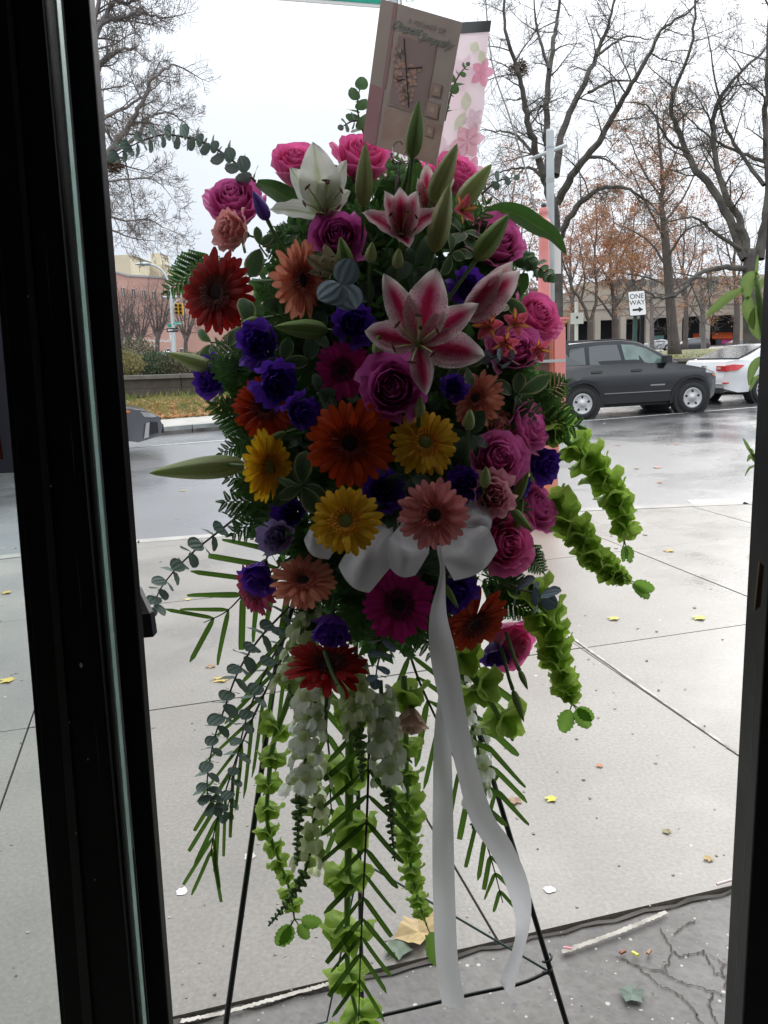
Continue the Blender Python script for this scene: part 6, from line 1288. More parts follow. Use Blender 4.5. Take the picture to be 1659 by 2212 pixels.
# ferns
def pinna_mesh():
    if 'pinna' in MESH: return MESH['pinna']
    mb = MB(); r2 = random.Random(2); n = 11
    mb.tube([(0, 0, 0), (0, 1, 0)], [.012, .004], 4)
    for k in range(n):
        t = .06+.9*k/n
        for sd in (-1, 1):
            L = .30*(1-.82*t)*(1 if t > .12 else .75)+.03; y = t; d = Vector((sd*.80, .60, 0)).normalized(); q = Vector((-d.y, d.x, 0))*sd; w_ = .055*(1-.4*t)+.012
            p = Vector((0, y, 0)); v = [p, p+d*L*.35+q*w_*-.9, p+d*L*.8+q*w_*-.6, p+d*L+q*w_*.3, p+d*L*.75+q*w_*.9, p+d*L*.3+q*w_*.8]
            mb.add([x+Vector((0, 0, .04*(x-p).length/L*r2.uniform(-1, 1))) for x in v], [(0, 1, 2, 3, 4, 5)], [(.5, 0), (.9, .3), (.8, .8), (.5, 1), (.2, .8), (.1, .3)])
    MESH['pinna'] = mb.mesh('pinna', M['fern'], False); return MESH['pinna']
def fern(u0, v0, u1, v1, wpx, label, z0=None, z1=None, npin=9, group='leather fern fronds', r2=RR, face=None):
    z0 = z0 or zc_of(u0, v0)+.07; z1 = z1 or z0; a = P(u0, v0, z0); b = P(u1, v1, z1); L = (b-a).length; ax = (b-a).normalized()
    up = (TOCAM + (R_*r2.uniform(-.5, .5)+U_*r2.uniform(-.3, .5))).normalized() if face is None else face
    up = (up-ax*up.dot(ax)).normalized(); sd_ = ax.cross(up).normalized(); bow = up*L*.08
    c = [a.lerp(b, t/10)+bow*math.sin(PI*t/10) for t in range(11)]
    g = empty('leather_fern_frond', a, label, 'fern', group); MB().tube([p-a for p in c], [.0016*(1-.06*i) for i in range(11)], 5).build('stem', M['stem'], g)
    Wd = pxm(wpx, z0)/2
    for k in range(npin):
        t = .10+.84*k/npin; x = t*10; i = int(x); p = c[i].lerp(c[i+1], x-i)-a; l = Wd*(1.25*(1-t)**.75+.12)
        for sd in (-1, 1):
            d = (sd_*sd*.85+ax*.55+up*r2.uniform(-.15, .1)).normalized(); inst('pinna', pinna_mesh(), g, along(p+ax*(.0 if sd > 0 else .4*L/npin*.8), d, up, l*r2.uniform(.9, 1.08)))
    inst('pinna', pinna_mesh(), g, along(c[-2]-a, ax, up, Wd*.35)); return g
for a in [(470, 560, 350, 636, 100, 'dark fern tip pointing left beside the red gerbera'), (520, 600, 400, 575, 80, 'fern frond spreading behind the top of the red gerbera'),
          (560, 850, 452, 770, 90, 'fern frond between the two purple flowers at the left edge'), (590, 900, 455, 870, 90, 'fern frond left of the dark orange gerbera'),
          (590, 930, 465, 985, 80, 'fern frond hanging down left above the long lily bud'), (640, 1060, 478, 1030, 110, 'large fern frond at left below the long lily bud, uppermost of three'),
          (650, 1090, 470, 1085, 130, 'large fern frond at left, middle of the three below the lily bud'), (640, 1080, 490, 1160, 110, 'fern frond at left drooping above the eucalyptus sprig'),
          (1120, 880, 1228, 822, 110, 'bright green fern tip at the right edge above the pink rose in profile'), (1060, 560, 1110, 495, 70, 'small fern tip beneath the upper right rose'),
          (1120, 1180, 1175, 1240, 70, 'small dark fern tip below the right hand rose'), (1040, 1240, 1150, 1290, 110, 'dark fern frond right of the bow loop'),
          (1050, 1270, 1170, 1330, 100, 'fern frond above the side facing orange gerbera'), (640, 520, 690, 450, 80, 'small fern tip before the white lily'),
          (700, 1310, 640, 1370, 90, 'fern frond left of the violet hanging flower'), (580, 560, 640, 480, 90, 'fern frond between the upper left rose and the white lily')]:
    fern(*a[:5], a[5])
rf = random.Random(9)
for k in range(66):   # the greens that fill the gaps between heads
    a = rf.uniform(0, 2*PI); rr = math.sqrt(rf.random())*.86; u0 = 830+rr*330*math.cos(a); v0 = 870+rr*500*math.sin(a)
    a2 = math.atan2(v0-880, u0-830)+rf.uniform(-.9, .9); l = rf.uniform(100, 160)
    if v0 > 1150 and abs(u0-830) > 200: continue
    z = zc_of(u0, v0)+.075; fern(u0, v0, u0+l*math.cos(a2), v0+l*math.sin(a2), rf.uniform(80, 130), 'dark leather fern tucked in the shade between the flower heads', z, z-.03, 7, 'leather fern between the flower heads', rf)
# variegated sprigs and broad leaves
pl_ = lambda k, i=0: leaf('pit_%s_%d' % (k, i), M[k], W=.26, a=1.15, b=.7, bend0=12, bend=-30-20*i, cup=.15, ruffle=.03, rf=5, ridge=.03, n=8, m=4, ph=i)
def pitt(u, v, ax, ay, r, key, label, n=5, lift=0, r2=RR, group='variegated leaf sprigs', zc=None):
    g = spray('variegated_sprig', u, v, zc or zc_of(u, v, lift), ax, ay, r, label, 'foliage', group)
    for k in range(max(4, n-2)): inst('leaf', pl_(key, k % 3), g, Matrix.Rotation(k*2.4+r2.uniform(-.7, .7), 4, 'Z') @ Matrix.Translation((0, .04, -.08*k)) @ Matrix.Rotation(math.radians(r2.uniform(0, 48)), 4, 'X') @ Matrix.Rotation(r2.uniform(-.6, .6), 4, 'Y') @ Matrix.Diagonal((r2.uniform(.85, 1.25), 1, 1, 1)) @ Matrix.Scale(r2.uniform(.6, 1.15), 4))
    stem_back(g, M['stem'], .03, 0, 1.0)
for a in [(455, 740, -.8, 0, 62, 'pitt', 'cream edged green sprig at the left edge below the red gerbera', 6, .0), (535, 705, -.2, .2, 62, 'pitt', 'cream edged sprig between the red gerbera and the purple flower', 6, -.01),
          (610, 780, 0, .1, 56, 'pitt', 'cream edged sprig under the fat green lily bud', 6, .0), (650, 1050, -.3, -.2, 70, 'pitt', 'large leaved variegated sprig right of the left yellow gerbera', 8, .03),
          (690, 850, .1, 0, 64, 'pittd', 'dark variegated leaves left of the magenta gerbera', 6, .03), (895, 575, 0, .1, 70, 'pittd', 'rosette of dark rounded leaves above the big striped lily', 9, .03),
          (975, 545, .2, .2, 60, 'pitt', 'green sprig between the pinkish lily bud and the upper right rose', 6, .01), (1090, 640, .5, .2, 60, 'pitt', 'bright green leaves right of the sideways opening lily', 6, .0),
          (1010, 790, .2, .2, 50, 'pitt', 'cream edged leaves below the right petals of the big lily', 6, .0), (1120, 850, .7, .1, 66, 'pitt', 'green leaf cluster right of the peach gerbera', 8, .0),
          (1010, 940, .2, 0, 66, 'pittd', 'dark leaf rosette right of the upper yellow gerbera', 8, .01), (885, 1030, 0, -.1, 72, 'pittd', 'broad dark leaves below the upper yellow gerbera', 6, .0),
          (835, 1110, 0, 0, 60, 'pittd', 'dark crinkled leaves between the yellow and pale pink gerberas', 8, .0), (910, 1230, 0, -.3, 62, 'pittd', 'dark leaves between the bow loops above the magenta gerbera', 7, .0),
          (560, 530, -.3, .4, 66, 'pitt', 'pale green leaves right of the frilly blush flower', 6, -.03), (690, 560, 0, .2, 60, 'pittd', 'dark leaves behind the peach pink gerbera', 6, -.02),
          (1000, 500, .3, .5, 56, 'pitt', 'small green leaves beneath the outermost lily bud', 6, .0), (680, 720, 0, 0, 56, 'pittd', 'dark leaves under the fat green lily bud', 6, -.02)]: pitt(*a[:6], a[6], a[7], a[8])
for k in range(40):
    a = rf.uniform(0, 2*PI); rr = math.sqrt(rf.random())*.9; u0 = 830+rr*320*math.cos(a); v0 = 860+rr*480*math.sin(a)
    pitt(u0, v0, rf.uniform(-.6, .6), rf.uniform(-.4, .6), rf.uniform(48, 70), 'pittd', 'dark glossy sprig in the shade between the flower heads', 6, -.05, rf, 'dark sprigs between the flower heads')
def bigleaf(pts, wpx, label, zc, z1=None, mk='bigleaf', faceup=None, cat='leaf'):
    n = len(pts); c = spl([P(u, v, zc+((z1 or zc)-zc)*i/(n-1)) for i, (u, v) in enumerate(pts)], 16); g0 = c[0]; mb = MB(); vs = []; uv = []
    for i, p in enumerate(c):
        t = i/16; w_ = pxm(wpx/2, zc)*math.sin(PI*min(1, .06+.94*t))**.7; ax = (c[min(i+1, 16)]-c[max(i-1, 0)]).normalized(); s = ax.cross(faceup or TOCAM).normalized(); nrm = s.cross(ax)
        for j in range(5): q = j/2-1; vs.append(p-g0+s*q*w_+nrm*(abs(q)*w_*.35)); uv.append(((q+1)/2, t))
    mb.add(vs, [(i*5+j, i*5+j+1, (i+1)*5+j+1, (i+1)*5+j) for i in range(16) for j in range(4)], uv)
    o = mb.build('broad_leaf', M[mk], smooth=True); o.location = g0; tag(o, label, cat, 'broad leaves in the standing spray')
bigleaf([(1030, 478), (1075, 458), (1120, 465), (1160, 490), (1195, 510), (1225, 552)], 44, 'long green lily leaf arching right across the pink column', 1.33, 1.30)
bigleaf([(555, 395), (600, 415), (650, 450), (690, 480)], 44, 'broad green leaf sloping down from the eucalyptus to the white lily', 1.40, 1.36)
bigleaf([(690, 400), (665, 380), (640, 366)], 46, 'short green leaf in front of the top left rose', 1.34)
bigleaf([(740, 470), (745, 420), (738, 370)], 52, 'green leaf standing between the white lily and the pale lily bud', 1.36)
bigleaf([(815, 470), (850, 425), (880, 400)], 70, 'broad green leaf below the clear card holder', 1.34)
bigleaf([(870, 470), (890, 400), (905, 345)], 46, 'dark green leaf before the stem of the upright lily bud', 1.26)
bigleaf([(1050, 660), (1110, 625), (1140, 590)], 46, 'bright green leaf beyond the sideways opening lily', 1.34)
bigleaf([(880, 1080), (870, 1050), (905, 985)], 60, 'grey green leaf between the orange and upper yellow gerbera', 1.25, mk='pittd')
bigleaf([(655, 1010), (620, 1060), (590, 1095)], 42, 'grey green leaf hanging left of the middle yellow gerbera', 1.24, mk='pittd')
# shade filler: one mass of small leaves round the foam, plus the foam cage itself
core = P(838, 900, 1.50); r2 = random.Random(5)
g = empty('floral_foam_cage', core, 'block of green floral foam buried at the heart of the spray', 'floral foam')
mb = MB(); mb.lathe([(0, -.30), (.10, -.27), (.16, -.12), (.17, .05), (.15, .2), (.09, .29), (0, .31)], 14, Matrix.Rotation(-pitch, 4, 'X')); mb.build('foam', mat('dark_floral_foam', (.02, .045, .02), .95, bump=.5), g, smooth=True)
for k in range(6):
    z = -.25+.1*k; rr = .17*math.cos(z*4.2)+.02; MB().tube([(rr*math.cos(a*PI/8), rr*math.sin(a*PI/8), z) for a in range(17)], .002, 4).build('cage_wire', M['wire'], g)
mb = MB(); vs = []; fs = []; uvs = []
for k in range(9000):
    a = r2.uniform(0, 2*PI); rr = math.sqrt(r2.random()); u = 836+rr*328*math.cos(a); v = 885+rr*525*math.sin(a)
    if v > 1150: u = 828+(u-828)*(1-.45*min(1, (v-1150)/260))
    z = zc_of(u, v)+r2.uniform(.04, .22); p = P(u, v, z); d = Vector((r2.gauss(0, 1), r2.gauss(0, .6), r2.gauss(0, 1))).normalized(); q = d.orthogonal(); q.rotate(Quaternion(d, r2.uniform(0, 6.28))); q = q.normalized(); s = r2.uniform(.018, .034); w_ = q*s*.28; b = len(vs)
    vs += [p, p+d*s*.4+w_, p+d*s, p+d*s*.4-w_]; uvs += [(.5, 0), (1, .4), (.5, 1), (0, .4)]; fs.append((b, b+1, b+2, b+3))
mb.add([x-core for x in vs], fs, uvs); o = mb.build('filler_greenery', M['fern'], kind='stuff'); o.location = core; tag(o, 'mass of small dark green filler leaves deep inside the spray', 'greenery')
# ---- palms
def palmleaf(i=0): return leaf('palmleaf%d' % i, M['palm'], W=.055, a=1, b=.5, cut=(.85, .5, .25, .7)[i], bend0=(3, 12, -4, 6)[i], bend=(-8, -45, 14, -30)[i], cup=-.5, ridge=.08, n=8, m=4, twist=(0, 25, -30, 60)[i])
def palm(pts, zc, label, L0, L1, n, wpx, sides=(-1, 1), spread=42, seed=1, t0=.05):
    r2 = random.Random(seed); c = spl([P(u, v, zc) for u, v in pts], 30); a = c[0]; g = empty('palm_frond', a, label, 'palm frond', 'palm fronds'); MB().tube([p-a for p in c], [.0026*(1-.65*i/30) for i in range(31)], 6).build('rachis', M['twigd'], g)
    for k in range(n):
        t = t0+(1-t0)*(k+.3)/n; x = min(t, .999)*30; i = int(x); p = c[i].lerp(c[i+1], x-i)-a; ax = (c[i+1]-c[i]).normalized(); s = ax.cross(TOCAM).normalized()
        for sd in sides:
            an = math.radians(spread*(1-.25*t)+r2.uniform(-5, 5)); d = ax*math.cos(an)+s*sd*math.sin(an)+TOCAM*r2.uniform(-.12, .12); L = pxm(L0+(L1-L0)*t, zc)*r2.uniform(.9, 1.08)
            inst('leaflet', palmleaf(r2.randrange(4)), g, along(p, d, TOCAM+s*r2.uniform(-.3, .3), (pxm(wpx, zc)/.11*(1-.25*t)*r2.uniform(.75, 1.1), L, L*.35)))
    return g
M['twigd'] = mat('dark_rachis', (.02, .02, .015), .5)
palm([(660, 1180), (600, 1225), (540, 1270), (490, 1320), (440, 1345)], 1.42, 'palm frond spreading left over the pavement between the two eucalyptus sprigs', 185, 95, 6, 15, seed=1, spread=48)
palm([(655, 1310), (620, 1400), (570, 1500), (525, 1600), (490, 1700), (462, 1800), (456, 1850)], 1.42, 'long palm frond hanging at the lower left with its tip lowest', 200, 110, 11, 11, seed=2, spread=20)
palm([(798, 1490), (797, 1620), (793, 1750), (787, 1880), (782, 1990), (778, 2080), (774, 2240)], 1.34, 'palm frond hanging straight down the middle, reaching the bottom edge', 150, 100, 13, 13, seed=3, spread=46)
palm([(872, 1370), (905, 1470), (955, 1580), (1000, 1680), (1040, 1790), (1065, 1870), (1086, 1950)], 1.44, 'palm frond hanging to the right behind the ribbon tails', 190, 50, 12, 14, seed=4, spread=38)
palm([(985, 1400), (1010, 1480), (1040, 1580), (1062, 1660), (1078, 1740)], 1.46, 'stiff palm frond behind the right easel leg', 150, 110, 6, 16, sides=(-1, 1), seed=5, spread=36)
palm([(690, 1440), (700, 1540), (712, 1640), (715, 1740), (730, 1830)], 1.46, 'palm frond behind the white snapdragons left of the middle', 120, 80, 7, 15, seed=6, spread=34)
# ---- bells of Ireland
def bellmesh(i):
    k = 'bell%d' % i
    if k in MESH: return MESH[k]
    mb = MB(); vs = []; uv = []; n, m_ = 5, 20; r2 = random.Random(i); ph = r2.uniform(0, 6)
    for q in range(n+1):
        t = q/n
        for j in range(m_+1):
            a = 2*PI*j/m_; r = (.12+.80*t**1.1+.16*t**5)*(1+.10*t*math.cos(5*a+ph)+.14*t*t*math.sin(3*a+ph*2)); z = 1.05*t**.9-.22*t**5+.16*t**3*math.sin(5*a+ph+1)
            vs.append((r*math.cos(a), r*math.sin(a), z)); uv.append((((j*5/m_) % 1), t))
    mb.add(vs, [(q*(m_+1)+j, q*(m_+1)+j+1, (q+1)*(m_+1)+j+1, (q+1)*(m_+1)+j) for q in range(n) for j in range(m_)], uv); MESH[k] = mb.mesh(k, M['bell'], True); return MESH[k]
tipl = leaf('belltip', M['bellleaf'], W=.33, a=.9, b=.6, bend0=10, bend=-20, cup=.2, ruffle=.05, rf=9, n=12, m=4, tooth=.10)
def bells(pts, z0, z1, s0, s1, nn, per, label, seed, stem=.006, tips=3, tipsz=44, fall=.7):
    r2 = random.Random(seed); n = len(pts); c = spl([P(u, v, z0+(z1-z0)*i/(n-1)) for i, (u, v) in enumerate(pts)], 40); a = c[0]
    g = empty('bells_of_ireland', a, label, 'bells of ireland', 'stems of bells of ireland'); MB().tube([p-a for p in c], [stem*(1-.75*i/40) for i in range(41)], 8).build('stem', M['stempale'], g, smooth=True)
    for k in range(nn):
        t = .04+.94*((k/nn)**fall if fall != 1 else k/nn); x = t*40; i = min(int(x), 39); p = c[i].lerp(c[i+1], x-i)-a; ax = (c[i+1]-c[i]).normalized(); b = ax.cross(F_).normalized(); q = ax.cross(b); s = pxm((s0+(s1-s0)*t)/2, z0)
        for j in range(per):
            an = 2*PI*j/per+k*.7+r2.uniform(-.3, .3); d = (b*math.cos(an)+q*math.sin(an)+ax*r2.uniform(.5, 1.1)).normalized(); ss_ = s*r2.uniform(.80, 1.2)
            Mx = d.to_track_quat('Z', 'Y').to_matrix().to_4x4(); Mx.translation = p+d*ss_*.25; inst('bell', bellmesh(r2.randrange(4)), g, Mx @ Matrix.Scale(ss_, 4))
    for k in range(tips):
        ax = (c[-1]-c[-4]).normalized(); b = ax.cross(F_).normalized(); an = (k-(tips-1)/2)*.75+r2.uniform(-.35, .35); d = (ax*math.cos(an)+b*math.sin(an)+TOCAM*r2.uniform(-.2, .2)).normalized(); p = c[-1]-a; e_ = p+d*pxm(14, z0)
        MB().tube([p, e_], .0012, 4).build('leaf_stalk', M['stempale'], g); inst('leaf', tipl, g, along(e_, d, TOCAM+b*r2.uniform(-.6, .6), pxm(tipsz, z0)*r2.uniform(.65, 1.35)))
bells([(1180, 905), (1215, 945), (1250, 975), (1290, 1015), (1320, 1060), (1345, 1110), (1348, 1165)], 1.36, 1.36, 66, 40, 9, 4, 'bright green stem of bells curving right and down, topmost over the road', 1, tips=2)
bells([(1180, 1070), (1215, 1105), (1245, 1150), (1285, 1200), (1320, 1235), (1355, 1252)], 1.36, 1.36, 66, 26, 12, 4, 'bright green stem of bells reaching farthest right, tip leaf pointing at the pavement', 2, tips=2, tipsz=56)
bells([(1140, 1250), (1165, 1300), (1185, 1350), (1200, 1410), (1220, 1470), (1236, 1520)], 1.36, 1.36, 72, 34, 8, 4, 'bright green stem of bells hanging down below the right hand roses', 3, tips=3, tipsz=50)
bells([(985, 1400), (1015, 1450), (1050, 1500), (1085, 1560), (1108, 1600)], 1.36, 1.36, 72, 66, 3, 4, 'thick pale stem with wide spaced bells slanting behind the right hand ribbon', 4, stem=.009, tips=0, fall=1)
bells([(650, 1430), (620, 1520), (592, 1600), (580, 1690), (578, 1780), (600, 1850), (625, 1920), (636, 1985)], 1.40, 1.40, 58, 24, 11, 4, 'stem of bells at the left behind the white snapdragons, ending in toothed leaves', 5, tips=4, tipsz=50)
bells([(756, 1470), (756, 1620), (754, 1750), (752, 1870), (750, 1990), (752, 2100), (770, 2190), (775, 2260)], 1.37, 1.37, 74, 66, 7, 4, 'tall stem of large bells in the middle running off the bottom edge', 6, stem=.009, tips=0, fall=1)
bells([(872, 1460), (876, 1580), (878, 1680), (882, 1770), (885, 1850), (900, 1930), (922, 2000)], 1.38, 1.38, 66, 26, 11, 4, 'stem of bells just left of the hanging ribbons, with one round leaf at its tip', 7, tips=1, tipsz=70, fall=.75)
bells([(1175, 925), (1180, 915), (1190, 935)], 1.33, 1.33, 56, 56, 2, 4, 'small group of bells beside the pink rose in profile', 8, tips=0)
# ---- snapdragons
def floret(key):
    k = 'floret_'+key
    if k in MESH: return MESH[k]
    mb = MB()
    def lobe(an, L, W, tilt, bend, ph):
        vs = []; uv = []; n, m_ = 6, 6; y = z = 0
        for i in range(n+1):
            t = i/n; a = math.radians(tilt-bend*t)
            if i: y += math.cos(a)/n*L; z += math.sin(a)/n*L
            wd = W*(.35+.65*math.sin(PI*min(.86, t*.86)))
            for j in range(m_+1): s = 2*j/m_-1; vs.append(Matrix.Rotation(an, 3, 'Z') @ Vector((s*wd, .12+y+.05*math.sin(7*s+ph)*t, .55+z-.22*s*s*wd+.06*math.sin(5*s+ph)*t))); uv.append(((s+1)/2, t))
        mb.add(vs, [(i*(m_+1)+j, i*(m_+1)+j+1, (i+1)*(m_+1)+j+1, (i+1)*(m_+1)+j) for i in range(n) for j in range(m_)], uv)
    for i, (an, L, W, ti, be) in enumerate(((.45, .75, .38, 70, 85), (-.45, .75, .38, 70, 85), (PI, .60, .36, 40, 120), (PI-.85, .6, .34, 35, 120), (PI+.85, .6, .34, 35, 120))): lobe(an, L, W, ti, be, i*1.3)
    mb.lathe([(.14, -.05), (.20, .15), (.20, .45), (.26, .62), (.20, .75), (.02, .78)], 10); MESH[k] = mb.mesh(k, M[key], True); return MESH[k]
def sbud():
    if 'sbud' not in MESH: MESH['sbud'] = MB().lathe([(.10, 0), (.30, .15), (.34, .45), (.22, .85), (.05, 1.0), (0, 1.02)], 8).mesh('sbud', M['snapb'], True)
    return MESH['sbud']
def snap(pts, zc, key, label, size, nf, nb, seed, fl0=0.0, fl1=.55):
    r2 = random.Random(seed); c = spl([P(u, v, zc) for u, v in pts], 40); a = c[0]; g = empty('snapdragon', a, label, 'snapdragon', 'white snapdragon spikes'); MB().tube([p-a for p in c], [.0038*(1-.6*i/40) for i in range(41)], 6).build('stem', M['stem'], g, smooth=True)
    for k in range(nf+nb):
        fl = k < nf; t = fl0+(fl1-fl0)*k/nf if fl else fl1+(.99-fl1)*(k-nf)/nb; x = t*40; i = min(int(x), 39); p = c[i].lerp(c[i+1], x-i)-a; ax = (c[i+1]-c[i]).normalized(); b = ax.cross(F_).normalized(); q = ax.cross(b)
        an = k*2.4 if fl else k*2.4; 
        d = b*math.cos(an)+q*math.sin(an); d = (d+ax*(.15 if fl else .75)).normalized(); s = pxm(size, zc)*(.62 if fl else .24*(1.15-.75*(t-fl1)/(1-fl1)))*r2.uniform(.85, 1.15)
        m3 = along(p, ax, d, s); Mx = Matrix.Translation(m3.translation) @ m3.to_3x3().to_4x4()
        inst('floret' if fl else 'flower_bud', floret(key) if fl else sbud(), g, Mx)
snap([(700, 1460), (672, 1540), (662, 1620), (650, 1720), (643, 1800), (642, 1870)], 1.31, 'snap', 'white snapdragon spike hanging at the left with its green tip above the lowest one', 76, 13, 36, 1, .08, .58)
snap([(680, 1640), (680, 1740), (672, 1830), (652, 1900), (620, 1950), (580, 2000)], 1.35, 'snapc', 'snapdragon spike curving left at its green tip, lowest at the left', 66, 11, 36, 2, .05, .55)
snap([(765, 1440), (770, 1510), (775, 1580), (781, 1640), (783, 1690)], 1.30, 'snapc', 'cream snapdragon spike below the deep red gerbera, short green tip', 70, 10, 30, 3, .0, .5)
snap([(822, 1470), (826, 1540), (832, 1620), (840, 1700), (845, 1780), (853, 1860)], 1.33, 'snap', 'white snapdragon spike hanging between the middle palm and the pale bell flower', 74, 14, 30, 4, .1, .6)
snap([(668, 1330), (655, 1390), (640, 1440), (625, 1480), (640, 1540)], 1.35, 'snapc', 'cream snapdragon spike left of the deep red gerbera', 70, 11, 6, 5, 0, .85)
snap([(985, 1370), (1000, 1460), (1018, 1560), (1035, 1640), (1030, 1720), (1020, 1790)], 1.44, 'snap', 'white snapdragon spike mostly hidden behind the hanging ribbon', 60, 15, 8, 6, 0, .85)
# ---- ribbon bow
def satin():
    m = mat('white_satin_ribbon', (.86, .86, .89), .28, (.90, .90, .92), 3, trans=.55, spec=.8, bump=.35, bscale=14); return m
M['ribbon'] = satin()
g = empty('ribbon_bow', P(930, 1150, 1.22), 'white satin ribbon bow with broad loops and two long tails hanging at the right', 'ribbon')
def loop(kn, mid, tip, wk, wm, wt, zk, zm, zt, back=.05, curl=.5, ph=0):
    """ribbon loop: out from the knot, rounded at the tip, returning behind; each point carries its own width"""
    A = [P(*kn, zk), P(*mid, zm), P(*tip, zt), P((tip[0]+mid[0])/2, (tip[1]+mid[1])/2-6, zt+back*.8), P(kn[0], kn[1]+10, zk+back)]
    W_ = [wk, wm, wt, wm*.9, wk]; c = spl(A, 40); mb = MB(); vs = []; uv = []; m_ = 8
    D = (A[2]-A[0]).normalized(); S = D.cross(TOCAM).normalized()
    for i, p in enumerate(c):
        x = min(i/10, 3.999); k = int(x); f = x-k; w_ = pxm(W_[k]+(W_[k+1]-W_[k])*f, zk)/2; q = math.sin(PI*i/40)
        for j in range(m_+1):
            s = 2*j/m_-1; vs.append(p+S*s*w_+TOCAM*(-curl*w_*s*s*.7+.006*math.sin(5*s+ph+i*.12)*(1.1-q)+.006*math.sin(3*s-ph+i*.2))+D*(.010*math.cos(s*1.5)*q*(1 if i < 28 else 0))-g.location); uv.append((j/m_, i/40))
    mb.add(vs, [(i*(m_+1)+j, i*(m_+1)+j+1, (i+1)*(m_+1)+j+1, (i+1)*(m_+1)+j) for i in range(40) for j in range(m_)], uv); mb.build('loop', M['ribbon'], g, smooth=True)
loop((868, 1130), (810, 1190), (765, 1252), 50, 96, 84, 1.23, 1.17, 1.185, ph=.5)
loop((905, 1125), (885, 1180), (868, 1232), 56, 88, 60, 1.23, 1.16, 1.18, ph=1.7, curl=.9)
loop((730, 1130), (700, 1160), (682, 1188), 50, 70, 66, 1.25, 1.20, 1.215, ph=2.2)
loop((960, 1110), (1010, 1125), (1046, 1140), 50, 96, 80, 1.23, 1.19, 1.20, ph=.2, curl=.8)
loop((965, 1135), (1005, 1175), (1030, 1222), 44, 118, 112, 1.22, 1.165, 1.18, ph=2.8, curl=.4)
MB().lathe([(0, -.02), (.014, -.015), (.017, 0), (.014, .015), (0, .02)], 12, Matrix.Translation(P(935, 1135, 1.215)-g.location)).build('knot', M['ribbon'], g, smooth=True)
def tail(edges, label=None):
    """edges: (u left, v left, u right, v right, depth left, depth right)"""
    Lc = spl([P(e[0], e[1], e[4]) for e in edges], 44); Rc = spl([P(e[2], e[3], e[5]) for e in edges], 44); mb = MB(); vs = []; uv = []
    for i in range(45):
        for j in range(5): s = j/4; p = Lc[i].lerp(Rc[i], s)-TOCAM*0+F_*(-.004*math.sin(PI*s)); vs.append(p-g.location); uv.append((s, i/44))
    mb.add(vs, [(i*5+j, i*5+j+1, (i+1)*5+j+1, (i+1)*5+j) for i in range(44) for j in range(4)], uv); mb.build('tail', M['ribbon'], g, smooth=True)
tail([(942, 1178, 958, 1176, 1.17, 1.17), (950, 1240, 962, 1238, 1.16, 1.165), (928, 1330, 965, 1326, 1.15, 1.17), (930, 1420, 985, 1410, 1.16, 1.165), (955, 1540, 1005, 1530, 1.165, 1.165), (985, 1660, 1030, 1650, 1.17, 1.175), (1015, 1770, 1065, 1760, 1.175, 1.175),
      (1070, 1860, 1105, 1820, 1.18, 1.18), (1108, 1960, 1142, 1910, 1.185, 1.17), (1112, 2030, 1146, 1990, 1.19, 1.17), (1082, 2112, 1122, 2090, 1.18, 1.165), (1080, 2120, 1106, 2158, 1.175, 1.165)])
tail([(950, 1480, 975, 1480, 1.20, 1.20), (938, 1580, 975, 1600, 1.20, 1.21), (935, 1720, 978, 1720, 1.205, 1.20), (934, 1850, 981, 1850, 1.20, 1.205), (936, 1960, 984, 1960, 1.205, 1.20), (942, 2080, 990, 2080, 1.2, 1.205), (955, 2170, 1008, 2182, 1.2, 1.2)])
# ---- easel
ft = lambda u0, v0, u1, v1, z0, z1, zend: None
def leg_to_floor(a, b): 
    d = b-a; return a+d*((0.0-a.z)/d.z)
g = empty('wire_easel', (P(838, 2212, 1.4).x, P(838, 2212, 1.4).y, 0), 'dark green three legged wire easel carrying the funeral spray', 'easel')
E0 = g.location
topp = P(842, 620, 1.50)
La, Lb = P(600, 1415, 1.49), P(488, 2212, 1.47); Ra, Rb = P(985, 1420, 1.50), P(1224, 2212, 1.47); Ba, Bb = P(768, 1420, 1.56), P(783, 2212, 1.80)
for a, b, r in ((La, Lb, .0052), (Ra, Rb, .0048), (Ba, Bb, .0045)):
    c = leg_to_floor(a, b); MB().tube([topp-E0 if a is not Ba else P(800, 800, 1.53)-E0, a-E0, b-E0, c-E0], r, 8).build('leg', M['wire'], g, smooth=True); MB().lathe([(.009, 0), (.009, .03), (.005, .032)], 8, Matrix.Translation(c-E0)).build('rubber_foot', M['wire'], g)
xl = P(1182, 2100, 1.475); 
MB().tube(spl([P(488+8, 2265, 1.475)-E0, P(823, 2194, 1.46)-E0, P(1010, 2150, 1.45)-E0, P(1120, 2126, 1.455)-E0, xl-E0], 16), .0032, 8).build('cross_wire', M['wire'], g, smooth=True)
MB().tube([P(1188, 2100, 1.48)-E0, P(915, 1940, 1.62)-E0, P(782, 1862, 1.70)-E0], .0022, 6).build('rear_wire', M['wiret'], g)
MB().tube([P(498, 2262, 1.48)-E0, P(706, 2207, 1.6)-E0, P(762, 1935, 1.69)-E0, P(782, 1862, 1.70)-E0], .0020, 6).build('rear_wire', M['wiret'], g)
MB().tube([xl-E0+R_*.008*math.cos(a)+F_*.008*math.sin(a)+U_*(.003*a-.01) for a in [k*PI/4 for k in range(18)]], .0022, 6).build('wire_twist', M['wire'], g, smooth=True)
for v in (640, 1000, 1330): MB().tube([P(700 if v > 900 else 780, v, 1.5)-E0, P(960 if v > 900 else 890, v, 1.5)-E0], .003, 6).build('rung', M['wire'], g)
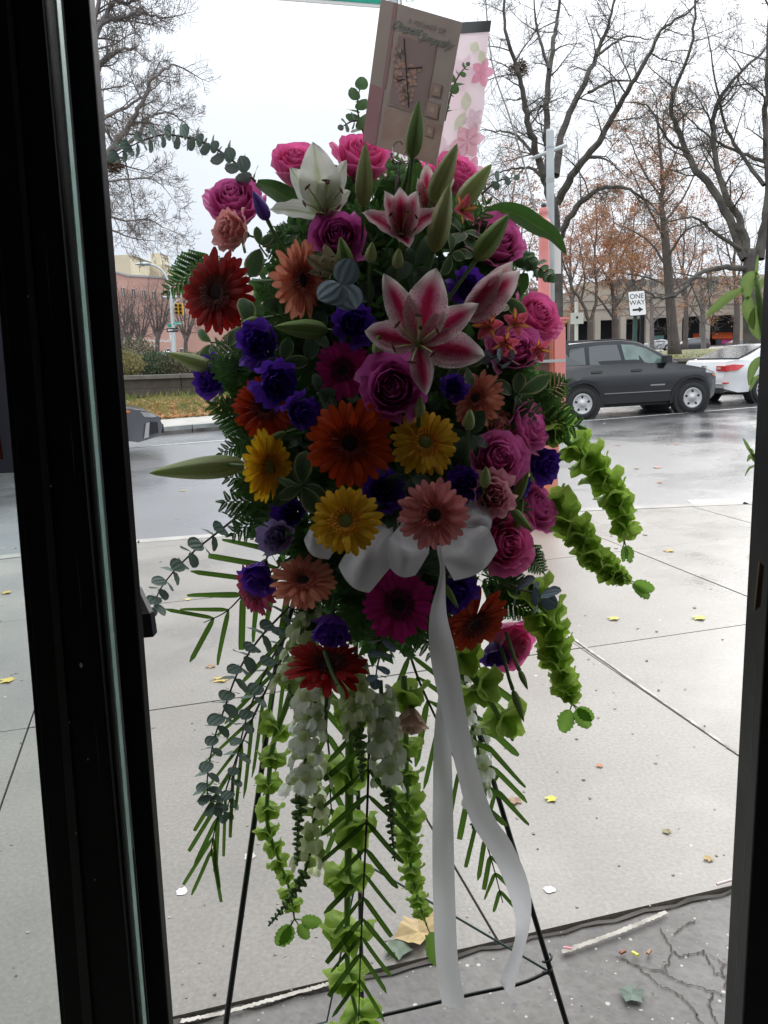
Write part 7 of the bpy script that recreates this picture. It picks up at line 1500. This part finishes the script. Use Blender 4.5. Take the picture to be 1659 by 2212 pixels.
# ---- card, holder
Tl, Tr_, Br, Bl = P(823, -3, 1.30), P(998, 48, 1.23), P(942, 358, 1.225), P(783, 305, 1.29)
cen = (Tl+Tr_+Br+Bl)/4; g = empty('sympathy_card', cen, 'beige and pink sympathy card with blossom picture, clipped above the flowers', 'card')
nC = (Tr_-Tl).cross(Bl-Tl).normalized(); nC = nC if nC.dot(TOCAM) > 0 else -nC
def cp(s, t, o=0.0): return Tl.lerp(Tr_, s).lerp(Bl.lerp(Br, s), t) + nC*o - cen
def cquad(nm, m, s0, s1, t0, t1, o, th=.00008, par=None):
    mb = MB(); mb.hexa([cp(s0, t1, o-th), cp(s1, t1, o-th), cp(s1, t0, o-th), cp(s0, t0, o-th), cp(s0, t1, o), cp(s1, t1, o), cp(s1, t0, o), cp(s0, t0, o)]); return mb.build(nm, m, par or g)
M['cardb'] = mat('card_beige', (.50, .40, .35), .6, (.54, .44, .38), 25, trans=.12); M['cardp'] = mat('card_pink', (.42, .19, .21), .6, (.46, .22, .24), 25); M['cardk'] = mat('card_band', (.38, .21, .20), .6); M['cardl'] = mat('card_peach', (.44, .27, .21), .6, (.52, .37, .30), 30, detail=3); M['cardm'] = mat('card_mauve', (.32, .21, .20), .6, (.36, .25, .23), 20)
cquad('card_sheet', M['cardb'], 0, 1, 0, 1, 0, .0012)
cquad('pink_panel', M['cardp'], 0, .19, .60, 1, .0004); cquad('band', M['cardk'], .165, .215, 0, .60, .0004); cquad('blossom_panel', M['cardl'], .24, 1, .72, 1, .0004)
pm = cquad('picture_border', M['cardl'], .27, .76, .20, .70, .0006); cquad('picture', M['cardm'], .285, .745, .212, .688, .0009, par=pm)
mb = MB(); br = [cp(.36+.02*k, .23+.047*k+(.02*(k % 2)), .0016) for k in range(10)]; mb.tube(br, .0009, 4); mb.tube([cp(.44, .5, .0016), cp(.36, .52, .0016), cp(.30, .50, .0016)], .0007, 4); mb.tube([cp(.46, .42, .0016), cp(.56, .40, .0016), cp(.63, .38, .0016)], .0007, 4); mb.build('painted_twig', mat('print_brown', (.10, .05, .03), .6), pm)
r2 = random.Random(6); mb = MB()
for k in range(90):
    bs = r2.choice([(.33, .36, .05), (.36, .43, .05), (.50, .45, .06), (.34, .53, .05), (.46, .57, .07), (.56, .41, .05), (.52, .52, .06), (.50, .62, .05)]); s, t = bs[0]+r2.gauss(0, bs[2]*.7), bs[1]+r2.gauss(0, bs[2]*.7)
    p = [cp(s+.022*math.cos(a*1.2566+k), t+.013*math.sin(a*1.2566+k), .0012+k*.000003) for a in range(5)]; mb.add(p, [(0, 1, 2, 3, 4)])
mb.build('painted_blossom', mat('print_blossom', (.50, .26, .19), .6, (.60, .38, .30), 200), pm)
mb = MB()
for s, t in ((.30, .33), (.34, .30), (.43, .555), (.47, .60)): mb.add([cp(s, t, .0018), cp(s+.045, t+.01, .0018), cp(s+.06, t+.035, .0018), cp(s+.01, t+.03, .0018)], [(0, 1, 2, 3)])
mb.build('painted_leaf', mat('print_leaf', (.10, .09, .04), .6), pm)
for (s0, t0, s1, t1) in ((.79, .46, .91, .55), (.76, .59, .92, .70), (.80, .75, .91, .83)):
    o = cquad('stamp_square', M['cardk'], s0, s1, t0, t1, .0008); cquad('stamp_picture', M['cardl'], s0+.012, s1-.012, t0+.008, t1-.008, .0011, par=o)
    mb = MB(); cs, ct = (s0+s1)/2, (t0+t1)/2
    for k in range(5): a = k*1.2566; mb.add([cp(cs, ct, .0014), cp(cs+.022*math.cos(a-.4), ct+.015*math.sin(a-.4), .0014), cp(cs+.034*math.cos(a), ct+.022*math.sin(a), .0014), cp(cs+.022*math.cos(a+.4), ct+.015*math.sin(a+.4), .0014)], [(0, 1, 2, 3)])
    mb.build('stamp_flower', mat('print_cream', (.74, .58, .42), .6), o)
ex = (cp(1, .2)-cp(0, .2)).normalized(); ey = nC.cross(ex); Mt = Matrix((ex, ey, nC)).transposed().to_4x4(); cwid = (cp(1, .2)-cp(0, .2)).length
def ctext(b, s, t, size, col, shear=0, sp=1): Mx = Mt.copy(); Mx.translation = cp(s, t, .0011); text_part(b, col, Mx, g, size, .0001, shear, spacing=sp)
ctext('A MESSAGE OF', .60, .095, cwid*.062, mat('print_grey', (.30, .26, .22), .6), 0, 1.15)
ctext('Deepest', .36, .150, cwid*.118, mat('print_green_grey', (.20, .24, .21), .6), .45, .88); ctext('Sympathy', .73, .178, cwid*.118, bpy.data.materials['print_green_grey'], .45, .88)
def clearplastic():
    m = bpy.data.materials.new('clear_plastic'); m.use_nodes = True; t = m.node_tree; t.nodes.clear(); o = t.nodes.new('ShaderNodeOutputMaterial'); a = t.nodes.new('ShaderNodeBsdfTransparent'); a.inputs[0].default_value = (.85, .88, .88, 1)
    b = t.nodes.new('ShaderNodeBsdfGlossy'); b.inputs['Roughness'].default_value = .08; f = t.nodes.new('ShaderNodeFresnel'); f.inputs[0].default_value = 1.7; x = t.nodes.new('ShaderNodeMixShader'); t.links.new(f.outputs[0], x.inputs[0]); t.links.new(a.outputs[0], x.inputs[1]); t.links.new(b.outputs[0], x.inputs[2]); t.links.new(x.outputs[0], o.inputs[0]); return m
M['clear'] = clearplastic()
b0 = P(853, 430, 1.30); g = empty('card_holder', b0, 'clear plastic card fork holding the sympathy card', 'card holder')
MB().tube([Vector((0, 0, 0)), P(862, 345, 1.275)-b0], .0028, 8).build('rod', M['clear'], g); MB().tube(spl([P(846, 332, 1.25)-b0, P(848, 345, 1.25)-b0, P(862, 352, 1.26)-b0, P(885, 350, 1.26)-b0, P(900, 346, 1.24)-b0], 10), .003, 8).build('cradle', M['clear'], g)
for (u, v, r) in ((862, 306, 0), (885, 322, 0)): MB().tube(spl([P(u-10, 342, 1.225)-b0, P(u-12, v+10, 1.222)-b0, P(u, v, 1.222)-b0, P(u+8, v+6, 1.222)-b0], 8), .0014, 6).build('prong', M['clear'], g)
# stem of the upright lily bud
o = MB().tube([Vector(), P(874, 400, 1.24)-P(890, 342, 1.20), P(862, 450, 1.28)-P(890, 342, 1.20)], .0036, 8).build('bud_stem', M['stem'], smooth=True); o.location = P(890, 342, 1.20); tag(o, 'straight green stem beneath the upright lily bud before the card', 'stem')
# ---- floral banner outside
ZN = 2.6; bl = P(930, 60, ZN); g = empty('banner', bl, 'pink flower printed banner with a black top sleeve hanging outside behind the card', 'banner')
def bp_(s, t, o=0):
    uL = 905-95*t; uR = 1060-14*t-22*t*t-.5*abs(math.sin(t*6))*10; vv0 = 44+(1-s)*10; vv1 = 420-25*s
    return P(uL+(uR-uL)*s, vv0+(vv1-vv0)*t, ZN+.035*math.sin(5*s+2*t)-o)-bl
def bgrid(nm, m, s0, s1, t0, t1, o, n=14):
    mb = MB(); vs = []; uv = []
    for i in range(n+1):
        for j in range(n+1): s, t = s0+(s1-s0)*i/n, t0+(t1-t0)*j/n; vs.append(bp_(s, t, o)); uv.append((s, t))
    mb.add(vs, [(i*(n+1)+j, (i+1)*(n+1)+j, (i+1)*(n+1)+j+1, i*(n+1)+j+1) for i in range(n) for j in range(n)], uv); return mb.build(nm, m, g, smooth=True)
bgrid('cloth', mat('pink_banner_cloth', (.82, .64, .70), .7, (.84, .76, .79), 5, trans=.5, detail=2), 0, 1, .07, 1, 0, 20)
bgrid('sleeve', mat('black_banner_sleeve', (.02, .025, .025), .6), -.01, 1.01, 0, .07, .004)
pk = [mat('print_pink_%d' % i, c, .7, trans=.45) for i, c in enumerate(((.84, .42, .55), (.86, .56, .64), (.72, .76, .60), (.86, .72, .78), (.84, .48, .56)))]
for k, (s, t, r, c, n) in enumerate(((.96, .32, .16, 0, 5), (.90, .18, .16, 2, 2), (.80, .55, .20, 2, 2), (.88, .74, .20, 1, 6), (.74, .90, .20, 4, 6), (.96, .93, .16, 0, 5), (.60, .80, .18, 3, 5), (.12, .95, .2, 1, 6), (.9, .6, .12, 3, 5), (.70, .30, .18, 3, 5))):
    mb = MB()
    for q in range(n):
        a = 2*PI*q/n+k if n > 2 else k+q*2.6
        pts = []
        for i in range(10):
            x = i/9; w_ = math.sin(PI*x)*.32; pts.append((x, w_))
        ring = [(x, w_) for x, w_ in pts]+[(x, -w_) for x, w_ in pts[::-1][1:-1]]
        mb.add([bp_(s+r*(x*math.cos(a)-y*math.sin(a)), t+r*.62*(x*math.sin(a)+y*math.cos(a)), .006+.0004*k) for x, y in ring], [tuple(range(len(ring)))])
    if s < .97: mb.build('printed_petals', pk[c], g)
# ---- potted stalk at the right edge
g = empty('bamboo_stalk', P(1655, 640, 1.15), 'light green leafy stalks poking in from behind the right door upright', 'plant')
q0 = g.location
def sleaf(pts, wpx, zc=1.15):
    n = 12; c = spl([P(u, v, zc) for u, v in pts], n); mb = MB(); vs = []; uv = []
    for i, p in enumerate(c):
        t = i/n; w_ = pxm(wpx/2, zc)*math.sin(PI*min(1, .05+.95*t))**.7; ax = (c[min(i+1, n)]-c[max(i-1, 0)]).normalized(); s = ax.cross(TOCAM).normalized(); nrm = s.cross(ax)
        for j in range(5): q = j/2-1; vs.append(p-q0+s*q*w_+nrm*abs(q)*w_*.3); uv.append(((q+1)/2, t))
    mb.add(vs, [(i*5+j, i*5+j+1, (i+1)*5+j+1, (i+1)*5+j) for i in range(n) for j in range(4)], uv); mb.build('leaf', M['stalkl'], g, smooth=True)
M['stalkl'] = uvmat('pale_green_leaf', [(0, (.34, .48, .16)), (1, (.26, .42, .12))], None, trans=.45, rough=.4, veins=5)
for a in ([(1606, 625), (1575, 640), (1545, 665), (1524, 684)], 20), ([(1640, 595), (1622, 602), (1612, 620), (1615, 650)], 34), ([(1618, 640), (1615, 670), (1628, 712)], 28), ([(1650, 660), (1638, 680), (1632, 705), (1640, 735)], 40), ([(1632, 600), (1634, 580), (1637, 548)], 8), ([(1655, 600), (1645, 610), (1640, 630)], 12), \
         ([(1650, 770), (1632, 785), (1622, 805), (1618, 835)], 20), ([(1640, 812), (1628, 822), (1620, 845)], 10), ([(1626, 985), (1615, 965), (1604, 945)], 8), ([(1632, 1000), (1622, 985), (1613, 998)], 10), ([(1632, 1005), (1618, 1012), (1608, 1030)], 5), ([(1628, 990), (1624, 975), (1618, 968)], 7): sleaf(*a)
MB().tube([P(1668, 780, 1.15)-q0, P(1650, 700, 1.15)-q0, P(1638, 640, 1.15)-q0, P(1634, 600, 1.15)-q0], [.008, .007, .005, .003], 8).build('stem', M['stempale'], g, smooth=True)
MB().tube([P(1668, 1060, 1.15)-q0, P(1640, 1010, 1.15)-q0, P(1628, 980, 1.15)-q0], .0025, 6).build('stem', M['stempale'], g)
# ---- litter on the ground
def maple(u, v, sz, col, label, rot, z=.002, group='fallen leaves on the pavement', curl=.12):
    p = G(u, v, z); mb = MB(); sz *= .82; vs = [(0, 0, sz*.03)]; k = 20
    for i in range(k):
        a = 2*PI*i/k; r = sz*(.66+.34*abs(math.cos(a*2.5+.2)))*(.88 if i % 2 else 1.06)*(.5 if abs(a-PI) < .3 else 1); vs.append((r*math.cos(a), r*math.sin(a), sz*curl*(1+math.sin(3*a))*.5+.001))
    mb.add(vs, [(0, 1+i, 1+(i+1) % k) for i in range(k)]); mb.tube([(-.4*sz, 0, .003), (-1.3*sz, sz*.1, .003)], sz*.03, 4)
    o = mb.build('fallen_leaf', mat('fallen_leaf', col, .5, tuple(c*.7 for c in col), 40), None); o.location = (p.x, p.y, z); o.rotation_euler = (0, 0, rot); tag(o, label, 'leaf', group)
Y_, O_, B_ = (.58, .42, .11), (.55, .22, .10), (.34, .21, .12)
for a in [(478, 1468, .055, Y_, 'yellow maple leaf on the pavement left of the hanging eucalyptus', .2), (1178, 1313, .05, (.55, .60, .10), 'yellow green leaf on the pavement right of the hanging bells', .5), (1295, 1654, .018, O_, 'small orange leaf on the pavement right of the palm tip', 1.1),
          (1190, 1726, .028, (.75, .68, .08), 'yellow leaf fragment beside the right hand palm leaflets', .3), (1112, 1730, .034, B_, 'brown leaf half behind the palm leaflets right of the ribbon', 2), (455, 1440, .035, B_, 'faint brown leaf above the yellow maple leaf', 1), (465, 1830, .018, (.5, .38, .12), 'small tan leaf near the left easel leg', 1.4),
          (1325, 1336, .045, (.58, .55, .12), 'pale yellow leaf on the pavement below the far joint', .1), (1440, 1796, .02, (.3, .25, .12), 'tiny brown leaf near the right upright', 2.2), (1510, 1335, .05, (.62, .62, .12), 'yellow green leaf nearest the right upright', 0),
          (15, 1470, .05, (.72, .55, .12), 'yellow leaf seen through the window at the far left', .4), (1530, 1855, .02, (.5, .36, .14), 'curled tan leaf near the seam at right', .8), (405, 1295, .03, (.70, .58, .2), 'pale leaf near the kerb left of the palm frond', .3),
          (14, 1280, .05, Y_, 'small yellow leaf near the kerb at the far left', .7), (1445, 1190, .05, Y_, 'yellow leaf near the kerb at right', .2)]: maple(*a[:4], a[4], a[5])
maple(905, 2015, .085, (.52, .38, .17), 'large tan yellow leaf on the seam beside the hanging ribbon', 2.2, .012, curl=.3)
maple(860, 2050, .05, (.13, .18, .12), 'dull green leaf lying in the dark seam left of the ribbon', 1.0, .008); maple(1365, 2148, .040, (.12, .18, .14), 'dark green leaf at the bottom edge on the cracked slab', 4.0, .0)
for (u, v, s, c, lab) in ((1188, 1922, .020, (.85, .86, .87), 'white gum spot on the pavement right of the easel leg'), (393, 1925, .022, (.85, .85, .85), 'white bird dropping on the pavement beside the black upright'), (1440, 1780, .0, 0, ''), (540, 1850, .024, (.55, .53, .49), 'pale round gum spot left of the easel leg'), (1560, 1910, 0, 0, '')):
    if s:
        r2 = random.Random(u); p = G(u, v, .001); mb = MB(); k = 14; mb.add([(s*math.cos(2*PI*i/k)*r2.uniform(.6, 1.1), s*math.sin(2*PI*i/k)*r2.uniform(.6, 1.1), 0) for i in range(k)], [tuple(range(k))]); o = mb.build('pavement_spot', mat('spot', c, .6)); o.location = (p.x, p.y, .0015); tag(o, lab, 'spot')
p = G(1548, 1913, .008); q = G(1575, 1905, .008); o = MB().tube([Vector(), (q-p)*1.6], .0042, 8).build('drinking_straw', mat('white_pink_paper', (.8, .66, .68), .5)); o.location = p+Vector((0, 0, .004)); tag(o, 'short white and pink straw lying in the seam by the right upright', 'straw')
for (u, v, c, lab) in ((1228, 2050, (.75, .25, .32), 'tiny pink scrap on the seam right of the easel leg'), (1372, 2062, (.78, .75, .15), 'tiny yellow scrap by the cracks'), (1345, 2058, (.28, .12, .07), 'tiny red brown scrap by the cracks'), (1402, 2058, (.4, .24, .14), 'flat brown sliver by the cracks'), (476, 1798, 0, '')):
    if c: p = G(u, v, .0); o = MB().hexa([(-.010, -.005, 0), (.010, -.004, 0), (.011, .004, 0), (-.009, .005, 0), (-.009, -.004, .005), (.009, -.003, .006), (.010, .003, .005), (-.008, .004, .006)]).build('litter_scrap', mat('scrap', c, .6)); o.location = p; o.rotation_euler = (0, 0, u); tag(o, lab, 'litter')
rg = random.Random(77); mb = MB()
for k in range(260):
    u, v = rg.uniform(0, 1659), rg.uniform(1150, 2212); p = G(u, v, .0); s = rg.uniform(.0015, .004)*max(1, p.y*.5); mb.hexa([p+Vector((dx*s*rg.uniform(.6, 1.3), dy*s*rg.uniform(.6, 1.3), dz*s*.35)) for dx, dy, dz in ((-1, -1, 0), (1, -1, 0), (1, 1, 0), (-1, 1, 0), (-1, -1, 1), (1, -1, 1), (1, 1, 1), (-1, 1, 1))])
o = mb.build('grit', mat('grit', (.5, .47, .42), .8, (.08, .07, .06), 30)); tag(o, 'scattered grit and crumbs over the pavement', 'grit', kind='stuff')
for k, (u, v, s, c) in enumerate(((1335, 962, .10, O_), (1305, 915, .08, (.7, .66, .6)), (1460, 960, .09, O_), (1420, 1010, .12, O_), (1375, 1012, .09, B_), (1240, 1020, .08, (.75, .7, .6)), (530, 1040, .1, O_), (395, 1060, .08, Y_), (1425, 1042, .09, O_), (325, 940, .1, O_), (1295, 998, .07, (.8, .8, .78)))):
    maple(u, v, s*.6, c, 'small fallen leaf flattened on the wet road', k, -.116, 'leaves on the wet road')
